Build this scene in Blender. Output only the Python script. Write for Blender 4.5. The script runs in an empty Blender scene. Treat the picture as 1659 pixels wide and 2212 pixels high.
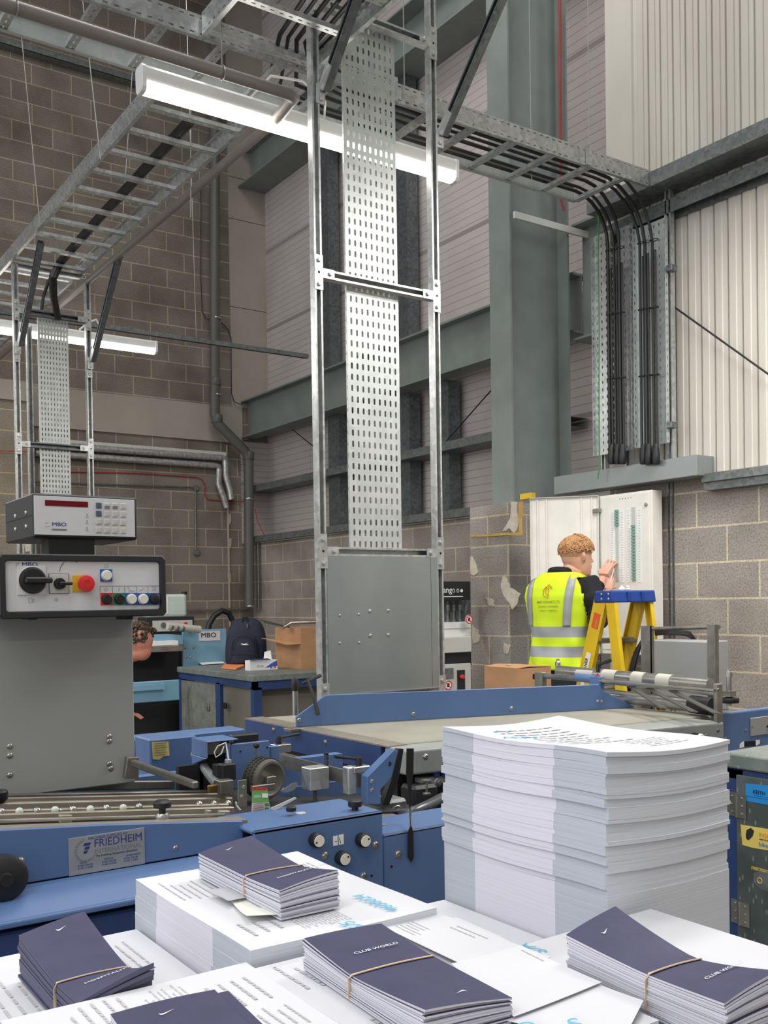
import bpy, math, random
from mathutils import Vector, Matrix, noise
random.seed(7)
PI = math.pi
SC = bpy.context.scene
COL = SC.collection
# ------------------------------------------------------------------ camera model
F, CX, CY = 2143.8, 829.5, 1330.96
YAW, PITCH, ROLL = 0.60100322, -0.01539412, -0.01484839
CAM = Vector((0, 0, 1.4))
def _rot():
    cy, sy = math.cos(YAW), math.sin(YAW)
    Rz = Matrix(((cy, -sy, 0), (sy, cy, 0), (0, 0, 1)))
    cp, sp = math.cos(PITCH), math.sin(PITCH)
    M = Matrix(((1, 0, 0), (0, 0, -1), (0, 1, 0)))
    Rp = Matrix(((1, 0, 0), (0, cp, sp), (0, -sp, cp)))
    cr, sr = math.cos(ROLL), math.sin(ROLL)
    Rr = Matrix(((cr, -sr, 0), (sr, cr, 0), (0, 0, 1)))
    return Rr @ Rp @ M @ Rz
WR = _rot()
WT = WR.transposed()
def P(x, y, X=None, Y=None, Z=None, t=None):
    """world point seen at photo pixel (x, y) on the plane X=, Y=, Z= or at depth t"""
    d = WT @ Vector(((x - CX) / F, (y - CY) / F, 1))
    if X is not None: s = X / d.x
    elif Y is not None: s = Y / d.y
    elif Z is not None: s = (Z - CAM.z) / d.z
    else: s = t
    return CAM + d * s
cd = bpy.data.cameras.new('camera'); cam = bpy.data.objects.new('camera', cd); COL.objects.link(cam)
right = WT @ Vector((1, 0, 0)); up = WT @ Vector((0, -1, 0)); back = WT @ Vector((0, 0, -1))
mw = Matrix((right, up, back)).transposed().to_4x4(); mw.translation = CAM
cam.matrix_world = mw
cd.sensor_fit = 'VERTICAL'; cd.sensor_height = 24.0; cd.lens = F / 2212 * 24.0
cd.shift_y = (CY - 1106) / 2212
cd.clip_start = 0.02; cd.clip_end = 200
SC.camera = cam
# ------------------------------------------------------------------ materials
def lin(c):
    o = []
    for v in c[:3]:
        v = v / 255
        o.append(v / 12.92 if v <= .04045 else ((v + .055) / 1.055) ** 2.4)
    return (*o, 1)
def base(name, col, rough=.5, metal=0., spec=None):
    m = bpy.data.materials.new(name); m.use_nodes = True
    b = m.node_tree.nodes['Principled BSDF']
    b.inputs['Base Color'].default_value = lin(col)
    b.inputs['Roughness'].default_value = rough
    b.inputs['Metallic'].default_value = metal
    if spec is not None: b.inputs['Specular IOR Level'].default_value = spec
    return m, m.node_tree, b
def N(nt, t, **kw):
    n = nt.nodes.new(t)
    for k, v in kw.items():
        if k in n.inputs.keys(): n.inputs[k].default_value = v
        else: setattr(n, k, v)
    return n
def coords(nt, scale=(1, 1, 1), loc=(0, 0, 0), swz=None):
    g = N(nt, 'ShaderNodeNewGeometry'); out = g.outputs['Position']
    if swz:
        s = N(nt, 'ShaderNodeSeparateXYZ'); c = N(nt, 'ShaderNodeCombineXYZ')
        nt.links.new(out, s.inputs[0])
        for i, ch in enumerate(swz):
            if ch in 'XYZ': nt.links.new(s.outputs[ch], c.inputs[i])
        out = c.outputs[0]
    mp = N(nt, 'ShaderNodeMapping'); mp.inputs['Scale'].default_value = scale; mp.inputs['Location'].default_value = loc
    nt.links.new(out, mp.inputs[0])
    return mp.outputs[0]
def ocoords(nt, scale=(1, 1, 1)):
    g = N(nt, 'ShaderNodeTexCoord')
    mp = N(nt, 'ShaderNodeMapping'); mp.inputs['Scale'].default_value = scale
    nt.links.new(g.outputs['Object'], mp.inputs[0])
    return mp.outputs[0]
def ramp(nt, fac, stops):
    r = N(nt, 'ShaderNodeValToRGB')
    e = r.color_ramp.elements
    while len(e) < len(stops): e.new(.5)
    for i, (p, c) in enumerate(stops):
        e[i].position = p; e[i].color = lin(c)
    nt.links.new(fac, r.inputs[0]); return r.outputs[0]
def noisy(name, c1, c2, scale=8, rough=.5, metal=0., detail=4, bump=0., sc=(1, 1, 1), p=(.3, .7), spec=None, bscale=None):
    m, nt, b = base(name, c1, rough, metal, spec)
    v = ocoords(nt, sc)
    n = N(nt, 'ShaderNodeTexNoise', Scale=scale, Detail=detail); nt.links.new(v, n.inputs['Vector'])
    nt.links.new(ramp(nt, n.outputs[0], [(p[0], c1), (p[1], c2)]), b.inputs['Base Color'])
    if bump:
        n2 = n
        if bscale:
            n2 = N(nt, 'ShaderNodeTexNoise', Scale=bscale, Detail=2); nt.links.new(v, n2.inputs['Vector'])
        bp = N(nt, 'ShaderNodeBump', Strength=bump, Distance=.002); nt.links.new(n2.outputs[0], bp.inputs['Height'])
        nt.links.new(bp.outputs[0], b.inputs['Normal'])
    return m
def galv(name, c1, c2, rough=.35, metal=.6, scale=40):
    m, nt, b = base(name, c1, rough, metal)
    v = ocoords(nt)
    n = N(nt, 'ShaderNodeTexVoronoi', Scale=scale); nt.links.new(v, n.inputs['Vector'])
    n2 = N(nt, 'ShaderNodeTexNoise', Scale=5., Detail=4.); nt.links.new(v, n2.inputs['Vector'])
    mx = N(nt, 'ShaderNodeMix', data_type='FLOAT'); mx.inputs[0].default_value = .55
    nt.links.new(n.outputs['Color'], mx.inputs[2]); nt.links.new(n2.outputs[0], mx.inputs[3])
    nt.links.new(ramp(nt, mx.outputs[0], [(.3, c1), (.7, c2)]), b.inputs['Base Color'])
    return m
def blocks(name, swz, c1, c2, mortar, loc=(0, 0, 0), bw=.45, rh=.225):
    m, nt, b = base(name, c1, .9, 0, .2)
    v = coords(nt, (1, 1, 1), loc, swz)
    br = N(nt, 'ShaderNodeTexBrick', Scale=1., Bias=0.)
    br.inputs['Mortar Size'].default_value = .0066; br.inputs['Mortar Smooth'].default_value = .15
    br.inputs['Brick Width'].default_value = bw; br.inputs['Row Height'].default_value = rh
    br.inputs['Color1'].default_value = lin(c1); br.inputs['Color2'].default_value = lin(c2); br.inputs['Mortar'].default_value = lin(mortar)
    nt.links.new(v, br.inputs['Vector'])
    n = N(nt, 'ShaderNodeTexNoise', Scale=90., Detail=6.); nt.links.new(v, n.inputs['Vector'])
    n3 = N(nt, 'ShaderNodeTexNoise', Scale=1.6, Detail=5.); nt.links.new(v, n3.inputs['Vector'])
    mx = N(nt, 'ShaderNodeMix', data_type='RGBA', blend_type='MULTIPLY'); mx.inputs[0].default_value = .8
    nt.links.new(br.outputs['Color'], mx.inputs[6]); nt.links.new(ramp(nt, n.outputs[0], [(.3, (186, 186, 186)), (.58, (255, 255, 255))]), mx.inputs[7])
    my = N(nt, 'ShaderNodeMix', data_type='RGBA', blend_type='MULTIPLY'); my.inputs[0].default_value = .8
    nt.links.new(mx.outputs[2], my.inputs[6]); nt.links.new(ramp(nt, n3.outputs[0], [(.3, (190, 186, 182)), (.6, (255, 255, 255))]), my.inputs[7])
    nt.links.new(my.outputs[2], b.inputs['Base Color'])
    ad = N(nt, 'ShaderNodeMath', operation='MULTIPLY_ADD'); ad.inputs[1].default_value = .35
    nt.links.new(n.outputs[0], ad.inputs[0])
    inv = N(nt, 'ShaderNodeMath', operation='SUBTRACT'); inv.inputs[0].default_value = 1
    nt.links.new(br.outputs['Fac'], inv.inputs[1]); nt.links.new(inv.outputs[0], ad.inputs[2])
    bp = N(nt, 'ShaderNodeBump', Strength=.4, Distance=.004); nt.links.new(ad.outputs[0], bp.inputs['Height'])
    nt.links.new(bp.outputs[0], b.inputs['Normal'])
    return m
def lines_mat(name, axis, c, cl, cb, pitch=.0755, wid=.07, big=1.0, bigw=.03, off=0.):
    """cladding panel with fine grooves every pitch and a wider joint every big metres"""
    m, nt, b = base(name, c, .6, 0, .3)
    g = N(nt, 'ShaderNodeNewGeometry'); s = N(nt, 'ShaderNodeSeparateXYZ'); nt.links.new(g.outputs['Position'], s.inputs[0])
    def fr(div, w):
        a = N(nt, 'ShaderNodeMath', operation='MULTIPLY_ADD'); a.inputs[1].default_value = 1 / div; a.inputs[2].default_value = 10 + off
        nt.links.new(s.outputs[axis], a.inputs[0])
        f = N(nt, 'ShaderNodeMath', operation='FRACT'); nt.links.new(a.outputs[0], f.inputs[0])
        l = N(nt, 'ShaderNodeMath', operation='LESS_THAN'); l.inputs[1].default_value = w; nt.links.new(f.outputs[0], l.inputs[0])
        return l.outputs[0]
    n = N(nt, 'ShaderNodeTexNoise', Scale=1.2, Detail=6.); nt.links.new(g.outputs['Position'], n.inputs['Vector'])
    col = ramp(nt, n.outputs[0], [(.35, tuple(v * .93 for v in c)), (.65, c)])
    m1 = N(nt, 'ShaderNodeMix', data_type='RGBA'); nt.links.new(fr(pitch, wid), m1.inputs[0]); nt.links.new(col, m1.inputs[6]); m1.inputs[7].default_value = lin(cl)
    m2 = N(nt, 'ShaderNodeMix', data_type='RGBA'); nt.links.new(fr(big, bigw), m2.inputs[0]); nt.links.new(m1.outputs[2], m2.inputs[6]); m2.inputs[7].default_value = lin(cb)
    nt.links.new(m2.outputs[2], b.inputs['Base Color'])
    return m
def emit(name, col, s):
    m, nt, b = base(name, col, .4)
    b.inputs['Emission Color'].default_value = lin(col); b.inputs['Emission Strength'].default_value = s
    return m
def plain(name, col, rough=.5, metal=0., spec=None): return noisy(name, col, tuple(max(0, v * .96) for v in col), 9, rough, metal, 5, spec=spec)
M = {}
M['galv'] = galv('galvanised', (203, 205, 204), (166, 169, 169), .33, .55)
M['galvd'] = galv('galvanised_dull', (128, 132, 130), (100, 104, 103), .5, .4)
M['galvin'] = galv('strut_inside', (120, 126, 128), (90, 95, 98), .4, .5)
M['sheet'] = noisy('galvanised_sheet', (150, 156, 156), (136, 143, 143), 3, .38, .45, 3)
M['trayv'] = galv('tray_pale', (197, 202, 200), (182, 188, 187), .42, .45, 25)
M['beam'] = noisy('primer_grey_steel', (134, 141, 136), (121, 128, 123), 4, .55, 0.05, 6)
M['pipe'] = plain('grey_pipe', (128, 122, 118), .5)
M['dpipe'] = plain('downpipe_grey', (96, 96, 92), .45)
M['white'] = plain('white_plastic', (232, 232, 230), .35)
M['paint'] = plain('cream_paint', (205, 203, 195), .45)
M['black'] = plain('black_rubber', (26, 26, 28), .5)
M['cable'] = plain('black_cable', (34, 33, 34), .42)
M['blackp'] = plain('black_powder', (38, 39, 42), .55)
M['steel'] = noisy('bright_steel', (190, 188, 182), (150, 148, 142), 9, .28, .85, 4)
M['steeld'] = noisy('worn_steel', (150, 147, 138), (112, 109, 102), 12, .4, .7, 5)
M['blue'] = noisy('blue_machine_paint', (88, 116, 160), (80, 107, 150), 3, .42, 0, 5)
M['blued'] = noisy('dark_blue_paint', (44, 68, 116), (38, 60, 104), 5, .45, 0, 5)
M['red'] = plain('red_cable', (168, 60, 56), .5)
M['wire'] = plain('steel_wire', (190, 190, 186), .35, .5)
M['board'] = noisy('plaster_board', (172, 164, 153), (158, 150, 140), 1.5, .8, 0, 6)
M['card'] = noisy('cardboard', (186, 142, 104), (172, 129, 92), 6, .8, 0, 5, sc=(1, 1, 3))
M['lamp'] = emit('lamp_diffuser', (255, 250, 240), 14)
# ------------------------------------------------------------------ mesh building
class MB:
    def __init__(s): s.v = []; s.f = []; s.m = []; s.mi = 0
    def add(s, vs, fs):
        o = len(s.v); s.v += [Vector(v) for v in vs]
        for f in fs: s.f.append([i + o for i in f]); s.m.append(s.mi)
        return s
    def mat(s, i): s.mi = i; return s
    def box(s, a, b):
        x0, x1 = sorted((a[0], b[0])); y0, y1 = sorted((a[1], b[1])); z0, z1 = sorted((a[2], b[2]))
        return s.add([(x0, y0, z0), (x1, y0, z0), (x1, y1, z0), (x0, y1, z0), (x0, y0, z1), (x1, y0, z1), (x1, y1, z1), (x0, y1, z1)],
                     [(0, 3, 2, 1), (4, 5, 6, 7), (0, 1, 5, 4), (1, 2, 6, 5), (2, 3, 7, 6), (3, 0, 4, 7)])
    def obox(s, c, ax, ay, az):
        c, ax, ay, az = map(Vector, (c, ax, ay, az))
        vs = [c + ax * i + ay * j + az * k for i, j, k in ((-1, -1, -1), (1, -1, -1), (1, 1, -1), (-1, 1, -1), (-1, -1, 1), (1, -1, 1), (1, 1, 1), (-1, 1, 1))]
        return s.add(vs, [(0, 3, 2, 1), (4, 5, 6, 7), (0, 1, 5, 4), (1, 2, 6, 5), (2, 3, 7, 6), (3, 0, 4, 7)])
    def beam(s, p0, p1, w, h, upv=(0, 0, 1)):
        """rectangular bar from p0 to p1, w across and h along upv"""
        p0, p1 = Vector(p0), Vector(p1); d = p1 - p0
        u = Vector(upv); u = (u - d * (u.dot(d) / d.length_squared)).normalized(); w_ = d.cross(u).normalized()
        return s.obox((p0 + p1) / 2, d / 2, w_ * w / 2, u * h / 2)
    def prism(s, poly, vec):
        poly = [Vector(p) for p in poly]; vec = Vector(vec); n = len(poly)
        return s.add(poly + [p + vec for p in poly], [list(range(n))[::-1], list(range(n, 2 * n))] + [(i, (i + 1) % n, n + (i + 1) % n, n + i) for i in range(n)])
    def ext(s, prof, p0, p1, u, v, close=True, caps=True):
        p0, p1, u, v = map(Vector, (p0, p1, u, v)); n = len(prof)
        vs = [p0 + u * a + v * b for a, b in prof] + [p1 + u * a + v * b for a, b in prof]
        fs = [(i, (i + 1) % n, n + (i + 1) % n, n + i) for i in range(n if close else n - 1)]
        if caps and close: fs += [list(range(n))[::-1], list(range(n, 2 * n))]
        return s.add(vs, fs)
    def strut(s, p0, p1, out, w=.041, d=.041):
        """C-channel with inturned lips, open side towards `out`"""
        p0, p1, o = Vector(p0), Vector(p1), Vector(out).normalized()
        a = (p1 - p0).normalized().cross(o).normalized(); t = .0025; l = .0095; k = .007
        h = w / 2
        pr = [(-h, -d), (h, -d), (h, 0), (h - l, 0), (h - l, -k), (h - l + t, -k), (h - l + t, -t), (h - t, -t), (h - t, -d + t), (-h + t, -d + t), (-h + t, -t), (-h + l - t, -t), (-h + l - t, -k), (-h + l, -k), (-h + l, 0), (-h, 0)]
        n = len(pr)
        vs = [p0 + a * x + o * y for x, y in pr] + [p1 + a * x + o * y for x, y in pr]
        fs = [(i, (i + 1) % n, n + (i + 1) % n, n + i) for i in range(n)]
        s.add(vs, fs)
        s.add([p0 + a * x + o * y for x, y in pr], [(0, 1, 8, 9), (15, 0, 9, 10), (1, 2, 7, 8)]); s.add([p1 + a * x + o * y for x, y in pr], [(0, 1, 8, 9), (15, 0, 9, 10), (1, 2, 7, 8)])
        return s
    def cyl(s, p0, p1, r, r1=None, n=14):
        return s.tube([p0, p1], [r, r if r1 is None else r1], n)
    def tube(s, pts, r, n=8, closed=False, ell=None, caps=True):
        pts = [Vector(p) for p in pts]; k = len(pts)
        rs = r if isinstance(r, (list, tuple)) else [r] * k
        tg = []
        for i in range(k):
            a = pts[(i - 1) % k] if (i or closed) else pts[0]; b = pts[(i + 1) % k] if (i < k - 1 or closed) else pts[-1]
            d = (b - a); tg.append(d.normalized() if d.length > 1e-9 else Vector((0, 0, 1)))
        u = tg[0].orthogonal().normalized()
        if abs(tg[0].z) < .99: u = (Vector((0, 0, 1)) - tg[0] * tg[0].z).normalized()
        vs = []
        for i in range(k):
            u = (u - tg[i] * u.dot(tg[i])).normalized(); w = tg[i].cross(u)
            for j in range(n):
                t = 2 * PI * j / n
                e = ell if ell else (1, 1)
                vs.append(pts[i] + (u * math.cos(t) * e[0] + w * math.sin(t) * e[1]) * rs[i])
        fs = []
        for i in range(k if closed else k - 1):
            i2 = (i + 1) % k
            for j in range(n): fs.append((i * n + j, i * n + (j + 1) % n, i2 * n + (j + 1) % n, i2 * n + j))
        if not closed and caps: fs += [list(range(n))[::-1], list(range((k - 1) * n, k * n))]
        return s.add(vs, fs)
    def lathe(s, prof, o, axis=(0, 0, 1), n=20):
        o = Vector(o); ax = Vector(axis).normalized(); u = ax.orthogonal().normalized(); w = ax.cross(u)
        vs = []; fs = []
        for r, h in prof:
            for j in range(n):
                t = 2 * PI * j / n; vs.append(o + ax * h + (u * math.cos(t) + w * math.sin(t)) * max(r, 1e-5))
        for i in range(len(prof) - 1):
            for j in range(n): fs.append((i * n + j, i * n + (j + 1) % n, (i + 1) * n + (j + 1) % n, (i + 1) * n + j))
        fs += [list(range(n))[::-1], list(range((len(prof) - 1) * n, len(prof) * n))]
        return s.add(vs, fs)
    def ball(s, c, r, sc=(1, 1, 1), n=12):
        c = Vector(c); vs = []; fs = []; m = n // 2 + 1
        for i in range(m + 1):
            a = PI * i / m
            for j in range(n):
                t = 2 * PI * j / n
                vs.append(c + Vector((math.sin(a) * math.cos(t) * r * sc[0], math.sin(a) * math.sin(t) * r * sc[1], math.cos(a) * r * sc[2])))
        for i in range(m):
            for j in range(n): fs.append((i * n + j, (i + 1) * n + j, (i + 1) * n + (j + 1) % n, i * n + (j + 1) % n))
        return s.add(vs, fs)
    def quad(s, a, b, c, d): return s.add([a, b, c, d], [(0, 1, 2, 3)])
    def perf(s, o, u, v, W, H, nc, nr, sw, sh, mu=0., mv=0.):
        """plate W x H from corner o with nc x nr round-ended slots sw x sh"""
        o, u, v = Vector(o), Vector(u), Vector(v)
        def pt(a, b): return o + u * a + v * b
        if mu: s.quad(pt(0, 0), pt(mu, 0), pt(mu, H), pt(0, H)); s.quad(pt(W - mu, 0), pt(W, 0), pt(W, H), pt(W - mu, H))
        if mv: s.quad(pt(mu, 0), pt(W - mu, 0), pt(W - mu, mv), pt(mu, mv)); s.quad(pt(mu, H - mv), pt(W - mu, H - mv), pt(W - mu, H), pt(mu, H))
        cw = (W - 2 * mu) / nc / 2; ch = (H - 2 * mv) / nr / 2
        if sh >= sw:
            a, b = sw / 2, sh / 2; sl = [(a, 0), (a, b - a), (.7 * a, b - .3 * a), (0, b), (-.7 * a, b - .3 * a), (-a, b - a), (-a, 0), (-a, a - b), (-.7 * a, .3 * a - b), (0, -b), (.7 * a, .3 * a - b), (a, a - b)]
        else:
            a, b = sw / 2, sh / 2; sl = [(a, 0), (a - .3 * b, .7 * b), (a - b, b), (0, b), (b - a, b), (.3 * b - a, .7 * b), (-a, 0), (.3 * b - a, -.7 * b), (b - a, -b), (0, -b), (a - b, -b), (a - .3 * b, -.7 * b)]
        if sh >= sw: ou = [(cw, 0), (cw, ch * .7), (cw, ch), (0, ch), (-cw, ch), (-cw, ch * .7), (-cw, 0), (-cw, -ch * .7), (-cw, -ch), (0, -ch), (cw, -ch), (cw, -ch * .7)]
        else: ou = [(cw, 0), (cw, ch), (cw * .7, ch), (0, ch), (-cw * .7, ch), (-cw, ch), (-cw, 0), (-cw, -ch), (-cw * .7, -ch), (0, -ch), (cw * .7, -ch), (cw, -ch)]
        for i in range(nc):
            for j in range(nr):
                x = mu + cw * (2 * i + 1); y = mv + ch * (2 * j + 1)
                vs = [pt(x + p, y + q) for p, q in ou] + [pt(x + p, y + q) for p, q in sl]
                s.add(vs, [(k, (k + 1) % 12, 12 + (k + 1) % 12, 12 + k) for k in range(12)])
        return s
    def build(s, name, mat, parent=None, smooth=False, bevel=0, solid=0, sub=0, seg=1):
        o = Vector((0, 0, 0)); p = parent
        while p is not None:
            o = o + p.location; p = p.parent
        me = bpy.data.meshes.new(name); me.from_pydata([v - o for v in s.v], [], s.f)
        mats = mat if isinstance(mat, (list, tuple)) else [mat]
        for m_ in mats: me.materials.append(M[m_] if isinstance(m_, str) else m_)
        if len(mats) > 1:
            for i, q in enumerate(me.polygons): q.material_index = s.m[i]
        me.validate()
        ob = bpy.data.objects.new(name, me); COL.objects.link(ob); ob.parent = parent
        if smooth:
            for q in me.polygons: q.use_smooth = True
            try: me.set_sharp_from_angle(angle=math.radians(40 if smooth is True else smooth))
            except Exception: pass
        if solid:
            md = ob.modifiers.new('solid', 'SOLIDIFY'); md.thickness = solid; md.offset = 0
        if bevel:
            md = ob.modifiers.new('bevel', 'BEVEL'); md.width = bevel; md.segments = seg; md.limit_method = 'ANGLE'; md.angle_limit = math.radians(50)
        if sub:
            md = ob.modifiers.new('sub', 'SUBSURF'); md.levels = sub; md.render_levels = sub
        return ob
def thing(name, label, cat, loc=(0, 0, 0), group=None):
    o = bpy.data.objects.new(name, None); COL.objects.link(o); o.location = loc; o.empty_display_size = .05
    o['label'] = label; o['category'] = cat
    if group: o['group'] = group
    return o
def tag(o, label, cat, group=None, kind=None):
    o['label'] = label; o['category'] = cat
    if group: o['group'] = group
    if kind: o['kind'] = kind
    # origin at the base of a one-mesh thing
    me = o.data; lo = Vector((1e9,) * 3); hi = -lo
    for v in me.vertices:
        for i in range(3): lo[i] = min(lo[i], v.co[i]); hi[i] = max(hi[i], v.co[i])
    c = Vector(((lo.x + hi.x) / 2, (lo.y + hi.y) / 2, lo.z))
    me.transform(Matrix.Translation(-c)); o.location = o.location + c
    return o
def struct(name, mb, mat, **kw):
    o = mb.build(name, mat, None, **kw); o['kind'] = 'structure'; return o
def dup(root, loc=None, label=None, group=None):
    def rec(o, par):
        c = o.copy(); COL.objects.link(c); c.parent = par
        for ch in list(o.children): rec(ch, c)
        return c
    r = rec(root, None)
    if loc is not None: r.location = loc
    if label: r['label'] = label
    if group: r['group'] = group
    return r
def text(name, s, size, o, xd, yd, mat, parent=None, ext=.0006, align='LEFT', sx=1., shear=0., bold=0., aligny='BOTTOM'):
    cu = bpy.data.curves.new(name, 'FONT'); cu.body = s; cu.size = size; cu.extrude = ext; cu.align_x = align; cu.align_y = aligny
    cu.shear = shear; cu.offset = bold; cu.resolution_u = 3
    to = bpy.data.objects.new('t', cu); COL.objects.link(to)
    bpy.context.view_layer.update()
    dg = bpy.context.evaluated_depsgraph_get(); me0 = to.evaluated_get(dg).to_mesh()
    xd = Vector(xd).normalized(); yd = Vector(yd).normalized(); zd = xd.cross(yd).normalized(); o = Vector(o)
    mb = MB(); mb.add([o + xd * v.co.x * sx + yd * v.co.y + zd * v.co.z for v in me0.vertices], [list(p.vertices) for p in me0.polygons])
    to.evaluated_get(dg).to_mesh_clear(); bpy.data.objects.remove(to); bpy.data.curves.remove(cu)
    return mb.build(name, mat, parent)
def bolt(mb, c, axis, r=.009, h=.008):
    ax = Vector(axis).normalized()
    mb.lathe([(r * 1.25, 0), (r * 1.25, .0015)], c, axis, 14)
    mb.lathe([(r, .0015), (r, h * .85), (r * .85, h)], c, axis, 6)
    return mb
def button_screw(mb, c, axis, r=.007):
    mb.lathe([(r * 1.25, 0), (r * 1.2, .0012), (r, .0015), (r * .92, r * .4), (r * .6, r * .6), (r * .42, r * .62), (r * .4, r * .3), (0, r * .3)], c, axis, 12); return mb
# ================================================================== SETTING
YB = 11.5; XS = 5.85; XC = 6.1; XR = 5.2
Mb = {}
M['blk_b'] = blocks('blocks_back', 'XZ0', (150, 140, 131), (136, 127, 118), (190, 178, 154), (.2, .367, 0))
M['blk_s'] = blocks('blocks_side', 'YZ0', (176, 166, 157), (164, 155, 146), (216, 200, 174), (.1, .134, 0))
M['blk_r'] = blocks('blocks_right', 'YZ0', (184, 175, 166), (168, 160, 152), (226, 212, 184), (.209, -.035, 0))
M['blk_p'] = blocks('blocks_pier', 'YZ0', (180, 174, 166), (164, 158, 150), (218, 202, 172), (.33, .0, 0), .45)
M['clad'] = lines_mat('cladding_lined', 'Z', (196, 187, 184), (138, 130, 128), (150, 142, 140), .0755, .07, 1.0, .045, .1)
M['corr'] = noisy('corrugated_liner', (204, 199, 188), (184, 177, 166), 2.0, .65, 0, 8, sc=(1, 1, .25), p=(.35, .75))
M['floor'] = noisy('concrete_floor', (120, 116, 110), (95, 92, 88), 3, .6, 0, 8)
struct('floor', MB().box((-9, -7, -.1), (8, 13, 0)), 'floor')
M['roofm'] = plain('roof_liner', (120, 118, 114), .7)
M['blk_f'] = blocks('blocks_front', 'XZ0', (150, 140, 131), (136, 127, 118), (190, 178, 154))
struct('wall_front', MB().box((-9, -7.3, 0), (8, -7, 9.4)), 'blk_f')
struct('ceiling', MB().box((-9, -7, 9.4), (8, 13, 9.5)), 'roofm')
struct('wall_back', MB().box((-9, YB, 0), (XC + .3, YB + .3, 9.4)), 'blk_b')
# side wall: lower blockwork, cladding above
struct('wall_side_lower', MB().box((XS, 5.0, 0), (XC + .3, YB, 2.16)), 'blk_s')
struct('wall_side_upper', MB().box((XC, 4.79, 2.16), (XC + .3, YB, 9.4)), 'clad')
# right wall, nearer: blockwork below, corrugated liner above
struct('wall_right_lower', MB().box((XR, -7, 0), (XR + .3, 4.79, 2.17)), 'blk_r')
mb = MB(); y = 4.79 - .27; pr = [(0, 4.79), (0, 4.56), (.012, 4.55), (.012, 4.52)]
while y > -7:
    pr += [(.012, y), (0, y - .012), (0, y - .058), (.006, y - .062), (.006, y - .092), (.02, y - .0945), (.02, y - .0975)]; y -= .1
pr += [(.3, -7), (.3, 4.79)]
o = MB(); o.ext([(a, b) for a, b in pr], (XR, 0, 2.17), (XR, 0, 9.4), (1, 0, 0), (0, 1, 0)); struct('wall_right_upper', o, 'corr')
# concrete band and corner boards on the back wall
a = P(149, 842, Y=YB); b = P(149, 927, Y=YB)
struct('trim_1', MB().box((-9, YB - .03, b.z), (5.72, YB, a.z)), 'board')
x0 = P(497, 600, Y=YB - .02).x; x1 = XC
mb = MB(); zz = [a.z, P(540, 670, Y=YB).z, P(540, 482, Y=YB).z, P(500, 383, Y=YB).z, 9.3]
for i in range(4): mb.box((x0, YB - .02, zz[i] + .004), (x1, YB, zz[i + 1] - .004))
struct('trim_2', mb, 'board')
M['conc'] = noisy('concrete_face', (150, 143, 133), (138, 131, 121), 2, .85, 0, 7)
struct('trim_3', MB().box((5.70, YB - .03, 2.16), (XC, YB, 3.46)), 'clad')
# pier of paler blocks far left
M['blk_q'] = blocks('blocks_far_pier', 'XZ0', (160, 150, 134), (146, 137, 122), (200, 180, 136), (.1, .1, 0))
xr = P(68, 900, Y=11.0).x
struct('trim_4', MB().box((-1.5, 11.0, 0), (xr, YB, P(30, 865, Y=11.0).z)), 'blk_q')
struct('trim_5', MB().box((-1.5, 10.97, P(30, 865, Y=11.0).z), (xr, YB, P(30, 822, Y=11.0).z)), 'board')
# sill rails over the blockwork
def rail(name, x0, x1, z0, z1, ya, yb, mat, label):
    mb = MB(); pr = [(x0, z0), (x1, z0), (x1, z0 + .004), (x0 + .004, z0 + .004), (x0 + .004, z1 - .004), (x1, z1 - .004), (x1, z1), (x0, z1)]
    mb.ext(pr, (0, ya, 0), (0, yb, 0), (1, 0, 0), (0, 0, 1)); o = mb.build(name, mat); tag(o, label, 'steel rail'); return o
rail('cladding_rail', 5.8, 6.09, 2.81, 2.89, 5.85, YB, 'galvd', 'galvanised horizontal cladding rail below the deep beam, middle height')
rail('cladding_rail', 5.76, 5.84, 2.165, 2.24, 5.85, YB, 'galvd', 'dark galvanised sill rail on top of the side blockwork')
rail('cladding_rail', 5.8, 6.09, 2.81, 2.90, 4.8, 5.5, 'galvd', 'short cladding rail seen between the green-grey column and the cable trays')
# deep beams
def ibeam(name, p0, p1, w, h, label, mat='beam', tf=.018, tw=.012):
    p0, p1 = Vector(p0), Vector(p1); d = (p1 - p0).normalized()
    u = Vector((0, 0, 1)) if abs(d.z) < .5 else Vector((1, 0, 0)); v = d.cross(u)
    a, b = h / 2, w / 2
    pr = [(-a, -b), (-a, b), (-a + tf, b), (-a + tf, tw / 2), (a - tf, tw / 2), (a - tf, b), (a, b), (a, -b), (a - tf, -b), (a - tf, -tw / 2), (-a + tf, -tw / 2), (-a + tf, -b)]
    o = MB().ext(pr, p0, p1, u, v).build(name, mat); tag(o, label, 'steel beam' if abs(d.z) < .5 else 'steel column'); return o
ibeam('steel_beam', (5.8, 5.62, 3.735), (5.8, YB - .03, 3.735), .20, .47, 'deep grey steel beam running from the tall column to the corner downpipe')
ibeam('steel_beam', (5.9, 4.9, 6.92), (5.9, YB - .03, 6.92), .38, .48, 'dark high steel beam above the side cladding near the ceiling')
ibeam('steel_beam', (5.75, 4.9, 3.85), (5.75, 5.55, 3.85), .25, .9, 'dark bolted beam end between the column and the cable trays')
# column
c0 = P(1103, 700, X=4.96); XF = 5.57
ibeam('steel_column', ((4.96 + XF) / 2, c0.y + .115, 0), ((4.96 + XF) / 2, c0.y + .115, 9.3), .23, XF - 4.96, 'tall grey-green painted steel column rising beside the distribution board')
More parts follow.
